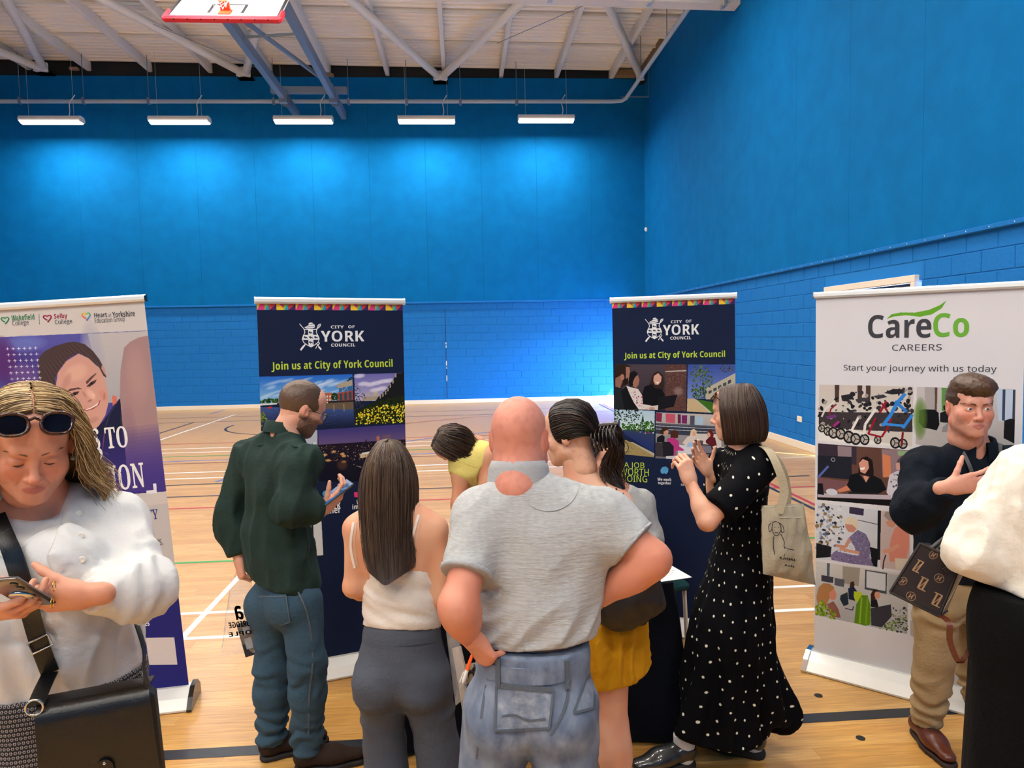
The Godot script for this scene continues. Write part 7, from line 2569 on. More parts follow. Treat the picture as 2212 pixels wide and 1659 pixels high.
# ---- bald man in a pale grey polo shirt, seen from behind
func bald_man():
	var t := person("bald man in light grey polo shirt and faded jeans, seen from behind",Vector3(.2,0,-1.99))
	var f:=Vector3(.15,0,-1)
	var j:={neck=Vector3(.15,1.453,-2),top=Vector3(.15,1.503,-2.02),sL=Vector3(.042,1.366,-2),sR=Vector3(.397,1.36,-1.97),chest=Vector3(.214,1.303,-2),waist=Vector3(.196,1.089,-1.99),pelvis=Vector3(.179,.923,-1.98),
		eL=Vector3(-.028,1.173,-1.84),wL=Vector3(-.003,1.066,-1.9),eR=Vector3(.512,1.257,-1.9),wR=Vector3(.382,1.118,-2)}
	j.hL=Vector3(.081,.806,-1.99); j.hR=Vector3(.256,.817,-1.95)
	j.kL=under(Vector3(.037,.584,-1.97),.5); j.kR=under(Vector3(.279,.601,-1.92),.5)
	j.aL=under(j.kL,.1); j.aR=under(j.kR,.1)
	var sk:=Color(.80,.54,.44)
	var b:=MB.new()
	var s:=SDF.new()
	add_body(s,j,f,1.0,[.054,.047,.031])
	for q in [[j.eL,j.wL],[j.eR,j.wR]]: s.bone(q[0].lerp(q[1],.15),q[0].lerp(q[1],.55),.046,.040,.03)
	s.emit(b,.011,Transform3D.IDENTITY,null,plain(sk))
	var hx:=head_xf(Vector3(.181,1.568,-2.12),Vector3(.30,-.22,-1),Vector3(-.02,1,0),1.03)
	head(b,hx,Color(.80,.53,.45),{cell=.0036,neck=.064,jaw=1.1,blush=.4})
	hand(b,hand_xf(j.wL+Vector3(.0,.004,0),Vector3(.45,-.7,.0),Vector3(.6,.3,-.6),false,1.05),[[.1,.4,.4],[.9,1.2,.7],[1.0,1.3,.7],[1.0,1.3,.7],[1.05,1.3,.7]],sk,.02,Vector3(.5,.8,.4),.003)
	hand(b,hand_xf(j.wR,Vector3(-.55,-.75,-.1),Vector3(-.6,.4,-.5),true,1.05),[[.1,.2,.2],[.3,.4,.3],[.3,.4,.3],[.35,.5,.3],[.4,.5,.3]],sk,.04,Vector3(.6,.7,.2),.003)
	obj("body",b,M.skin,t)
	# polo shirt
	var p:=SDF.new()
	torso(p,j,f,.178,.155,.164,.72,.08,.068)
	for e in [[j.sL,j.chest],[j.sR,j.chest]]: p.flat(e[0].lerp(e[1],.38)-f*.02+Vector3(0,-.02,0),e[0].lerp(e[1],.5)-f*.03+Vector3(0,-.12,0),.09,.06,f,.7,.06)
	p.bone(j.sL,j.sL.lerp(j.eL,.62),.076,.070,.05)
	p.bone(j.sR,j.sR.lerp(j.eR,.62),.076,.072,.05)
	p.bone(j.neck+Vector3(0,.085,0)+f*.03,j.neck+Vector3(.0,.24,0)+f*.05,.060,.09,.008,true)
	p.clip(Vector3(.163,1.031,-1.8),Vector3(.06,-1,.1))
	p.clip(j.sL.lerp(j.eL,.66),j.eL-j.sL,.11)
	p.clip(j.sR.lerp(j.eR,.62),j.eR-j.sR,.11)
	var mb:=MB.new()
	p.emit(mb,.008,Transform3D.IDENTITY,func(q: Vector3,n: Vector3) -> float:
		var a:=nz.get_noise_3d(q.x*4.5,q.y*7.0-q.x*6.0,q.z*4.5)
		var low:=smoothstep(1.22,1.02,q.y)
		var sl:=nz.get_noise_3d(q.x*9,q.y*6,q.z*9)
		return .010*(1.0-absf(a)*2.4)*(.25+.75*low)+.004*sl)
	var shirt := obj("polo_shirt",mb,M.polo,t)
	var cl:=collar(j.neck+Vector3(0,.050,0)+f*.02,f,.072,.028,.052,.3,.03)
	obj("collar",cl,M.polo_rib,shirt)
	for e in [[j.sL,j.eL,.645],[j.sR,j.eR,.60]]:
		var cf:=SDF.new()
		var a: Vector3=e[0].lerp(e[1],e[2]-.05)
		var c: Vector3=e[0].lerp(e[1],e[2]+.03)
		cf.bone(a,c,.076,.074,.01)
		cf.clip(c,c-a)
		cf.clip(a+(c-a)*.25,a-c)
		var cm:=MB.new()
		cf.emit(cm,.007)
		obj("cuff",cm,M.polo_rib,shirt)
	var yk:=MB.new()
	var arcp:=[]
	for k in 13: arcp.append(Vector3(.191,1.541,-1.6)+Vector3(-.068*cos(PI*k/12.0),-.062*sin(PI*k/12.0),0))
	ribbon(yk,p,arcp,Vector3.ZERO,.003,Vector3.ZERO,.0006,.0025,26,2)
	obj("yoke_seam",yk,M.polo,shirt)
	# jeans with waistband, belt loops and back pockets
	var jr: Array=jeans(t,j,f,.168,[.104,.088,.08],Color(.42,.47,.54),[.06,.06],.011,.085)
	var js: SDF=jr[1]
	var jm: Material=M.denim
	jr[0].material_override=jm
	var dir:=Vector3.ZERO
	for q in [[Vector3(.059,1.07,-1.6),Vector3(.193,1.052,-1.6),Vector3(.181,.96,-1.6),Vector3(.104,.936,-1.6),Vector3(.055,.961,-1.6)],[Vector3(.272,1.076,-1.6),Vector3(.294,1.095,-1.6),Vector3(.289,1.004,-1.6),Vector3(.26,.98,-1.6),Vector3(.241,.995,-1.6)]]:
		var pm:=MB.new()
		patch(pm,js,q[0],q[1],q[2],q[4],dir,.003,.003,12,12)
		var pk := obj("back_pocket",pm,M.denim_pocket,jr[0])
		var stc:=MB.new()
		ribbon(stc,js,[q[0],q[1]],Vector3.UP,.014,dir,.0065,.003,12)
		for e in [[q[0],q[4]],[q[1],q[2]],[q[4],q[2]]]: ribbon(stc,js,e,Vector3.ZERO,.006,dir,.0062,.002,12,2)
		if q[0]==Vector3(.059,1.07,-1.6):
			ribbon(stc,js,[Vector3(.071,.996,-1.6),Vector3(.099,.998,-1.6),Vector3(.131,.983,-1.6),Vector3(.173,.984,-1.6)],Vector3.ZERO,.004,dir,.0064,.002,16,2)
		obj("stitching",stc,M.denim_seam,pk)
	var wbm:=MB.new()
	ribbon(wbm,js,[Vector3(.034,1.107,-1.6),Vector3(.112,1.089,-1.6),Vector3(.198,1.087,-1.6),Vector3(.288,1.113,-1.6)],Vector3.UP,.045,dir,.004,.004,24,4)
	var wb := obj("waistband",wbm,M.denim,jr[0])
	for q in [Vector3(.063,1.105,-1.6),Vector3(.227,1.091,-1.6)]:
		var lp:=MB.new()
		ribbon(lp,js,[q+Vector3(0,.03,0),q-Vector3(0,.038,0)],Vector3.RIGHT,.013,dir,.009,.004,8)
		obj("belt_loop",lp,M.denim_seam,wb)
	var sm:=MB.new()
	ribbon(sm,js,[Vector3(.233,1.074,-1.6),Vector3(.219,1.008,-1.6),Vector3(.185,.942,-1.6)],Vector3.ZERO,.007,dir,.002,.003,14)
	obj("seam",sm,M.denim_seam,jr[0])
	sm=MB.new()
	ribbon(sm,js,[Vector3(.036,1.074,-1.6),Vector3(.024,1.008,-1.6),Vector3(.01,.896,-1.6)],Vector3.ZERO,.007,dir,.002,.003,14)
	obj("seam",sm,M.denim_seam,jr[0])
	for k in 2: shoe(t,[j.aL,j.aR][k],f,.29,1,M.dark,M.dark)

# ---- woman with dark hair gathered in a clip
func dark_haired_woman():
	var t := person("woman with dark hair in a clip, black strappy top and mustard skirt",Vector3(.5,0,-2.62))
	var f:=Vector3(-.72,0,-.69)
	var j:={neck=Vector3(.441,1.326,-2.64),top=Vector3(.411,1.416,-2.64),sL=Vector3(.408,1.205,-2.82),sR=Vector3(.561,1.256,-2.54),chest=Vector3(.487,1.146,-2.64),waist=Vector3(.485,.947,-2.64),pelvis=Vector3(.506,.773,-2.62),
		eL=Vector3(.381,.954,-2.86),wL=Vector3(.365,.853,-3.05),eR=Vector3(.574,1.061,-2.5),wR=Vector3(.497,.918,-2.66)}
	j.hL=Vector3(.452,.639,-2.68); j.hR=Vector3(.523,.694,-2.55)
	j.kL=Vector3(.471,.345,-2.7); j.kR=Vector3(.529,.402,-2.56)
	j.aL=under(j.kL,.09); j.aR=under(Vector3(.556,.273,-2.56),.09)
	var sk:=Color(.86,.66,.55)
	var b:=MB.new()
	var s:=SDF.new()
	add_body(s,j,f,.95,[.044,.036,.024],[.072,.056,.038])
	s.bone(j.kR+Vector3(.01,-.06,.02),j.kR.lerp(j.aR,.5),.05,.05,.04)
	s.emit(b,.012,Transform3D.IDENTITY,null,plain(sk))
	var hx:=head_xf(Vector3(.33,1.499,-2.69),Vector3(-.88,-.14,-.45),Vector3(0,1,0),.98)
	head(b,hx,sk,{cell=.0036,open=true})
	hand(b,hand_xf(j.wL,Vector3(-.3,-.5,-.7),Vector3(0,-1,0),false,.92),[[.1,.3,.3],[.3,.4,.3],[.3,.4,.3],[.3,.4,.3],[.3,.4,.3]],sk)
	hand(b,hand_xf(j.wR,Vector3(-.6,-.4,-.4),Vector3(0,0,-1),true,.92),[[.1,.3,.3],[.6,.8,.5],[.6,.8,.5],[.6,.8,.5],[.6,.8,.5]],sk)
	var body := obj("body",b,M.skin,t)
	lashes(body,hx,Color(.06,.04,.04))
	var tp:=SDF.new()
	torso(tp,j,f,.138,.125,.140,.72,.05,.03)
	tp.clip(j.chest+Vector3(0,.02,0)-f*.1,Vector3(0,1,0)-f*.5)
	tp.clip(j.pelvis,Vector3.DOWN)
	var tb:=MB.new()
	tp.emit(tb,.012,Transform3D.IDENTITY,folds(Vector3(7,4,7),.004))
	var top := obj("strappy_top",tb,cloth(Color(.05,.045,.05)),t)
	for q in [[Vector3(.468,1.429,-2.3),Vector3(.496,1.378,-2.3),Vector3(.507,1.284,-2.3)],[Vector3(.484,1.431,-2.3),Vector3(.519,1.362,-2.3),Vector3(.526,1.276,-2.3)]]:
		var st:=MB.new()
		ribbon(st,s,q,Vector3.ZERO,.006,Vector3.ZERO,.001,.002,12,2)
		obj("shoulder_strap",st,M.dark,top)
	var sk2:=SDF.new()
	sk2.flat(j.waist+Vector3(0,-.03,0),j.pelvis,.135,.165,f,.9,.05)
	sk2.flat(j.pelvis,Vector3(.53,.52,-2.61),.165,.185,f,.9,.05)
	sk2.clip(Vector3(.508,.599,-2.5),Vector3(.1,-1,0))
	sk2.clip(j.waist+Vector3(0,-.03,0),Vector3.UP)
	var kb:=MB.new()
	sk2.emit(kb,.010,Transform3D.IDENTITY,func(p: Vector3,n: Vector3) -> float:
		var a:=atan2(p.x-.52,p.z+2.62)
		var w:=smoothstep(1.05,.75,p.y)
		return .011*w*sin(a*17.0+2.0*nz.get_noise_2d(p.y*3.0,a))+.004*nz.get_noise_3d(p.x*20,p.y*20,p.z*20))
	obj("skirt",kb,cloth(Color(.78,.55,.07),.8),t)
	for k in 2: shoe(t,[j.aL,j.aR][k],f,.24,1,M.dark,M.dark)
	# hair swept back into the clip, ends falling
	var g:=[]
	var knot:=Vector3(.0,-.045,-.125)
	for q in [[-.079,-.035,.04],[-.082,.0,.062],[-.066,.06,.075],[-.03,.092,.072],[.0,.10,.070],[.03,.092,.072],[.066,.06,.075],[.082,.0,.062],[.079,-.035,.04]]:
		var a:=Vector3(q[0],q[1],q[2])
		var up:=Vector3(a.x*.9,a.y*.55+.06 if a.y>.03 else a.y,.0)
		g.append([scalp(a,.003),scalp(a.lerp(up,.55),.012),scalp(Vector3(a.x*.95,a.y*.9+.02,-.03),.014),scalp(Vector3(a.x*.9,a.y*.75+.01,-.09),.012),scalp(Vector3(a.x*.5,a.y*.3-.02,-.12),.010),knot+Vector3(a.x*.25,a.y*.1,0)])
	var dk:=[Color(.07,.05,.045),Color(.11,.075,.06),Color(.17,.11,.08),Color(.24,.16,.11)]
	var hr=hair(t,hx,g,520,dk,{r=.002,jitter=.004,lift=.003,pts=10,ragged=.02,seed=12})
	var tail:=[]
	for k in 9:
		var a:=TAU*k/8.0
		tail.append([knot+Vector3(cos(a)*.02,sin(a)*.022,-.005),knot+Vector3(cos(a)*.042,.018+sin(a)*.03,-.045),knot+Vector3(cos(a)*.046,-.02+sin(a)*.032,-.062),knot+Vector3(cos(a)*.034,-.085,sin(a)*.028-.02),knot+Vector3(cos(a)*.030,-.14,sin(a)*.03-.02),knot+Vector3(cos(a)*.022+.01,-.185,sin(a)*.026-.04)])
	hair(hr,hx,tail,260,[dk[1],dk[2],dk[3],Color(.22,.14,.10)],{called = "gathered_ends",centre = knot + Vector3(0,0,-.02),r = .002,jitter = .012,wave = .012,ragged = .3,lift = .004,seed = 14})
	var clip_o := thing("hair_clip","dark brown claw clip holding the dark-haired woman's hair","hair clip",hx * (knot + Vector3(0,.02,-.05)))
	var cm:=MB.new()
	for k in 7:
		var z:=-.045+.015*k
		for e in [-1.0,1.0]:
			cm.tube([hx*(knot+Vector3(.012*e,.055,z-.02)),hx*(knot+Vector3(.05*e,.035,z-.02)),hx*(knot+Vector3(.055*e,-.005,z-.02)),hx*(knot+Vector3(.035*e,-.03,z-.02))],.0042,6)
	cm.tube([hx*(knot+Vector3(0,.058,-.075)),hx*(knot+Vector3(0,.058,.035))],.011,8)
	obj("claws",cm,mat(Color(.11,.06,.05),.25),clip_o)

# ---- woman seated behind the table, mostly hidden
func seated_woman():
	var t := person("seated woman in grey-white knitted top, half hidden behind the dark-haired woman",Vector3(1.0,0,-4.05))
	var f:=Vector3(-.35,0,.94)
	var j:={neck=Vector3(.858,1.003,-3.92),top=Vector3(.816,1.099,-3.88),sL=Vector3(1.006,.904,-3.98),sR=Vector3(.688,.938,-3.86),chest=Vector3(.874,.805,-3.94),waist=Vector3(.908,.562,-3.98),pelvis=Vector3(.925,.348,-4),
		eL=Vector3(1.043,.71,-3.92),wL=Vector3(.919,.633,-3.8),eR=Vector3(.623,.749,-3.8),wR=Vector3(.668,.662,-3.7)}
	j.pelvis.y=.61
	j.hL=j.pelvis+Vector3(.09,-.02,.03); j.hR=j.pelvis+Vector3(-.08,-.02,-.02)
	j.kL=j.hL+f*.24+Vector3(.03,0,0); j.kR=j.hR+f*.24
	j.aL=under(j.kL,.09); j.aR=under(j.kR,.09)
	var sk:=Color(.86,.64,.54)
	var b:=MB.new()
	var s:=SDF.new()
	add_body(s,j,f,1.0)
	s.emit(b,.014,Transform3D.IDENTITY,null,plain(sk))
	var hx:=head_xf(Vector3(.789,1.174,-3.82),Vector3(.25,-.42,.87),Vector3(.12,1,0),.98)
	head(b,hx,sk,{cell=.005,open=true})
	for e in [[j.wL,false],[j.wR,true]]: hand(b,hand_xf(e[0],Vector3(-.2,-.15,.9),Vector3(0,-1,0),e[1],.92),[[.1,.2,.2],[.2,.3,.2],[.2,.3,.2],[.2,.3,.2],[.2,.3,.2]],sk)
	var body := obj("body",b,M.skin,t)
	brows(body,hx,Color(.2,.12,.1))
	eyes(body,hx,Color(.2,.13,.09),Vector3(0,-.3,1))
	var tp:=SDF.new()
	torso(tp,j,f,.165,.155,.17,.76,.07,.062)
	arm(tp,j.sL,j.eL,j.wL,.075,.066,.05,.05)
	arm(tp,j.sR,j.eR,j.wR,.075,.066,.05,.05)
	tp.ell(j.neck+f*.04+Vector3(0,.06,0),Vector3(.09,.075,.09),.01,true)
	tp.clip(j.wL,j.wL-j.eL,.10)
	tp.clip(j.wR,j.wR-j.eR,.10)
	var tb:=MB.new()
	tp.emit(tb,.012,Transform3D.IDENTITY,folds(Vector3(6,5,6),.007,3.0))
	obj("knitted_top",tb,M.knit,t)
	var tr:=SDF.new()
	tr.bone(j.pelvis,j.pelvis+Vector3(0,-.02,.01),.15,.15,.05)
	leg(tr,j.hL,j.kL,j.aL,.088,.068,.055)
	leg(tr,j.hR,j.kR,j.aR,.088,.068,.055)
	tr.clip(Vector3(0,.09,0),Vector3.DOWN)
	var rb:=MB.new()
	tr.emit(rb,.014)
	obj("trousers",rb,cloth(Color(.1,.1,.13)),t)
	for k in 2: shoe(t,[j.aL,j.aR][k],f,.24,1,M.dark,M.dark)
	var g:=[]
	for q in [[-.088,.05],[-.094,.01],[-.09,-.05],[-.045,-.10],[.0,-.112],[.045,-.10],[.09,-.05],[.094,.01],[.088,.05]]:
		var x: float=q[0]
		var zz: float=q[1]
		var root:=Vector3(.002*signf(x),.118-.08*maxf(zz,.0),clampf(zz,-.05,.06))
		g.append([root,root+Vector3(x*.5,-.014,(zz-root.z)*.5),Vector3(x,.03,zz),Vector3(x*1.05,-.05,zz),Vector3(x*1.0,-.12,zz*.9),Vector3(x*.9,-.18,zz*.8)])
	hair(t,hx,g,260,[Color(.12,.075,.055),Color(.17,.11,.08),Color(.22,.14,.1)],{r=.0028,jitter=.006,pts=9,ragged=.2})

# ---- woman in yellow bending over the table
func bending_woman():
	var t := person("woman in pale yellow sleeveless top bending over the table",Vector3(.25,0,-4.15))
	var f:=Vector3(-.62,-.55,.5).normalized()
	var j:={neck=Vector3(.008,1.242,-3.8),top=Vector3(-.017,1.247,-3.78),sL=Vector3(.135,1.249,-3.74),sR=Vector3(-.024,1.138,-3.76),chest=Vector3(.125,1.113,-3.86),waist=Vector3(.256,.951,-4.08),pelvis=Vector3(.393,.718,-4.34),
		eL=Vector3(.078,.983,-3.66),wL=Vector3(.026,.825,-3.66),eR=Vector3(-.042,.998,-3.72),wR=Vector3(-.041,.838,-3.74)}
	j.hL=j.pelvis+Vector3(.05,-.04,.08); j.hR=j.pelvis+Vector3(-.05,-.04,-.08)
	j.kL=under(j.hL,.48)+Vector3(-.04,0,.04); j.kR=under(j.hR,.48)+Vector3(-.04,0,.04)
	j.aL=under(j.hL,.09); j.aR=under(j.hR,.09)
	var sk:=Color(.80,.57,.44)
	var b:=MB.new()
	var s:=SDF.new()
	var nrm: Vector3=(j.pelvis-j.neck).cross(j.sL-j.sR).normalized()
	add_body(s,j,nrm,.95,[.046,.037,.025])
	s.emit(b,.012,Transform3D.IDENTITY,null,plain(sk))
	var hx:=head_xf(Vector3(-.091,1.246,-3.8),Vector3(-.45,-.85,-.25),Vector3(-.75,.5,.5),.95)
	head(b,hx,sk,{cell=.0045})
	hand(b,hand_xf(j.wR,Vector3(-.1,-.95,.2),Vector3(-.4,0,.9),true,.92),[[.1,.3,.3],[.5,.5,.4],[.5,.6,.4],[.6,.6,.4],[.6,.6,.4]],sk)
	hand(b,hand_xf(j.wL,Vector3(-.1,-.95,.2),Vector3(-.4,0,.9),false,.92),[[.1,.3,.3],[.5,.5,.4],[.5,.6,.4],[.6,.6,.4],[.6,.6,.4]],sk)
	var body := obj("body",b,M.skin,t)
	var bd:=MB.new()
	var ps:=[]
	var wd: Vector3=(j.wR-j.eR).normalized()
	for k in 17: ps.append(j.wR-wd*.012+wd.cross(Vector3.BACK).normalized()*.030*cos(TAU*k/16)+wd.cross(wd.cross(Vector3.BACK)).normalized()*.030*sin(TAU*k/16))
	bd.tube(ps,.006,6,false,wd)
	obj("wristband",bd,M.cream_cloth,body)
	var tp:=SDF.new()
	tp.flat(j.chest.lerp(j.neck,.5),j.waist,.150,.140,nrm,.8,.06)
	tp.bone(j.sL.lerp(j.neck,.3),j.sR.lerp(j.neck,.3),.058,.058,.06)
	tp.flat(j.waist,j.pelvis,.135,.155,nrm,.8,.06)
	tp.bone(j.neck,j.top.lerp(j.neck,-1.0),.03,.05,.05)
	tp.bone(j.sR+Vector3(-.02,-.01,0),j.eR,.046,.05,.012,true)
	tp.bone(j.sL,j.eL,.046,.05,.012,true)
	var tb:=MB.new()
	tp.emit(tb,.010,Transform3D.IDENTITY,folds(Vector3(5,5,5),.005,9.0))
	var top := obj("sleeveless_top",tb,cloth(Color(.94,.87,.50),.8),t)
	var sm:=MB.new()
	ribbon(sm,tp,[Vector3(-.005,1.276,-3.4),Vector3(.077,1.24,-3.4),Vector3(.143,1.17,-3.4),Vector3(.159,1.112,-3.4)],Vector3.ZERO,.004,Vector3.ZERO,.0006,.003,14,2)
	obj("seam",sm,top.material_override,top)
	var tr:=SDF.new()
	tr.bone(j.pelvis,j.pelvis+Vector3(0,-.03,0),.15,.15,.05)
	leg(tr,j.hL,j.kL,j.aL,.09,.07,.06)
	leg(tr,j.hR,j.kR,j.aR,.09,.07,.06)
	tr.clip(Vector3(0,.09,0),Vector3.DOWN)
	var rb:=MB.new()
	tr.emit(rb,.015)
	obj("trousers",rb,cloth(Color(.12,.13,.16)),t)
	for k in 2: shoe(t,[j.aL,j.aR][k],Vector3(-.7,0,.6),.24,1,M.dark,M.dark)
	var g:=[]
	for q in [[-.085,.05],[-.095,.01],[-.092,-.045],[-.05,-.095],[.0,-.112],[.05,-.095],[.092,-.045],[.095,.01],[.085,.05]]:
		var x: float=q[0]
		var zz: float=q[1]
		var root:=Vector3(.003*signf(x),.12-.08*maxf(zz,.0),clampf(zz,-.05,.06))
		g.append([root,root+Vector3(x*.5,-.014,(zz-root.z)*.5),Vector3(x*1.02,.03,zz),Vector3(x*1.12,-.04,zz+.012),Vector3(x*1.1,-.10,zz*.9+.03),Vector3(x*1.0,-.135,zz*.8+.055)])
	hair(t,hx,g,480,[Color(.19,.13,.09),Color(.27,.19,.13),Color(.33,.24,.17),Color(.22,.15,.10)],{r=.0024,jitter=.009,wave=.008,pts=10,ragged=.25,seed=21})

# ---- woman in a long spotted dress
func dotted_woman():
	var t := person("woman with brown bob in long black dress with white spots",Vector3(1.17,0,-2.98))
	var f:=Vector3(-.88,0,-.47)
	var j:={neck=Vector3(1.218,1.383,-2.98),top=Vector3(1.193,1.463,-2.99),sR=Vector3(1.171,1.276,-3.13),sL=Vector3(1.225,1.314,-2.86),chest=Vector3(1.21,1.19,-2.98),waist=Vector3(1.194,1.006,-2.98),pelvis=Vector3(1.19,.82,-2.98),
		eL=Vector3(.968,1.121,-2.76),wL=Vector3(.926,1.265,-2.84),eR=Vector3(1.167,1.029,-3.22),wR=Vector3(1.102,1.252,-3.1)}
	j.hL=j.pelvis+Vector3(.02,-.07,.055); j.hR=j.pelvis+Vector3(-.02,-.07,-.055)
	j.aL=under(Vector3(.915,.07,-2.904),.09); j.aR=under(Vector3(1.247,.07,-2.959),.09)
	j.kL=j.hL.lerp(j.aL,.5); j.kR=j.hR.lerp(j.aR,.5)
	var sk:=Color(.86,.65,.54)
	var b:=MB.new()
	var s:=SDF.new()
	add_body(s,j,f,.95,[.042,.036,.023],[.068,.05,.034])
	s.emit(b,.012,Transform3D.IDENTITY,null,plain(sk))
	var hx:=head_xf(Vector3(1.111,1.526,-3.03),Vector3(-.86,-.10,-.50),Vector3(0,1,0),.98)
	head(b,hx,sk,{cell=.0038,open=true})
	hand(b,hand_xf(j.wL,Vector3(-.25,.95,-.15),Vector3(-.35,.1,-.9),false,.93),[[.1,.3,.3],[.7,1.0,.5],[.8,1.1,.6],[.8,1.1,.6],[.8,1.1,.6]],sk,.03,Vector3(.5,.8,.3))
	hand(b,hand_xf(j.wR,Vector3(-.62,.75,.05),Vector3(.3,.1,.9),true,.93),[[.1,.2,.2],[.15,.25,.2],[.2,.3,.2],[.25,.35,.2],[.3,.4,.2]],sk,.10,Vector3(.7,.7,.2))
	obj("body",b,M.skin,t)
	var d:=SDF.new()
	torso(d,j,f,.142,.122,.150,.74,.06,.056)
	d.bone(j.sL,j.sL.lerp(j.eL,.78),.066,.075,.05)
	d.bone(j.sR,j.sR.lerp(j.eR,.70),.066,.072,.05)
	d.flat(j.pelvis,Vector3(1.155,.62,-2.98),.155,.195,f,.86,.05)
	d.flat(Vector3(1.155,.62,-2.98),Vector3(1.13,.16,-2.97),.195,.225,f,.7,.06)
	d.bone(Vector3(1.155,.5,-2.95),Vector3(1.36,.20,-2.92),.14,.07,.08)
	d.bone(Vector3(1.1,.5,-2.95),Vector3(.95,.18,-2.88),.14,.085,.08)
	d.bone(j.neck+Vector3(0,.04,0),j.neck+Vector3(-.04,.2,0),.055,.08,.008,true)
	d.clip(Vector3(1.0,.15,-2.97),Vector3(-.13,-1,.0))
	d.clip(j.sL.lerp(j.eL,.82),j.eL-j.sL,.11)
	d.clip(j.sR.lerp(j.eR,.72),j.eR-j.sR,.11)
	var db:=MB.new()
	d.emit(db,.011,Transform3D.IDENTITY,func(p: Vector3,n: Vector3) -> float:
		var a:=atan2(p.x-1.16,p.z+2.98)
		var w:=smoothstep(.98,.3,p.y)
		return .018*w*sin(a*11.0+1.6*nz.get_noise_2d(p.y*2.0,a*2.0))+.005*nz.get_noise_3d(p.x*9,p.y*6,p.z*9)+.006*exp(-pow((p.y-1.08)/.05,2))*sin(a*24.0),null,Vector3(1.16,0,-2.98))
	solids.dress=d
	obj("dress",db,M.dots,t)
	for q in [[j.aL,Vector3(-.95,0,.2),"L"],[j.aR,Vector3(-.80,0,-.5),"R"]]:
		var so:=SDF.new()
		so.bone(q[0]+Vector3(0,.055,0),q[0]+Vector3(0,-.03,0),.046,.044,.01)
		so.clip(q[0]+Vector3(0,.06,0),Vector3.UP)
		var sm:=MB.new()
		so.emit(sm,.006)
		obj("sock",sm,M.white_cloth,t)
		shoe(t,q[0]+(q[1] as Vector3)*-.01,q[1],.285,2,M.patent,M.dark_rubber)
	var g:=[]
	for q in [[-.078,.055],[-.092,.03],[-.098,-.01],[-.088,-.065],[-.045,-.108],[.0,-.122],[.045,-.108],[.088,-.065],[.098,-.01],[.092,.03],[.078,.055]]:
		var x: float=q[0]
		var zz: float=q[1]
		var root:=Vector3(.003*signf(x),.122-.12*maxf(zz,.0),clampf(zz,-.05,.065))
		g.append([root,root+Vector3(x*.5,-.014,(zz-root.z)*.5),Vector3(x*1.0,.04,zz*.98),Vector3(x*1.07,-.03,zz*1.02-.004),Vector3(x*1.07,-.095,zz*.98-.004),Vector3(x*.92,-.135,zz*.86)])
	hair(t,hx,g,820,[Color(.19,.13,.10),Color(.26,.18,.14),Color(.32,.23,.17),Color(.23,.155,.12)],{r=.0018,jitter=.003,ragged=.06,pts=12,lift=.002,seed=31})
	var sg := thing("sunglasses","dark sunglasses pushed up on the brown bob","sunglasses",hx * Vector3(0,.1,.06))
	glasses(sg,Transform3D(hx.basis*Basis(Vector3.RIGHT,-.75),hx*Vector3(0,.085,.088)),.07,.027,.021,M.tortoise,M.dark_lens,.003,.12)

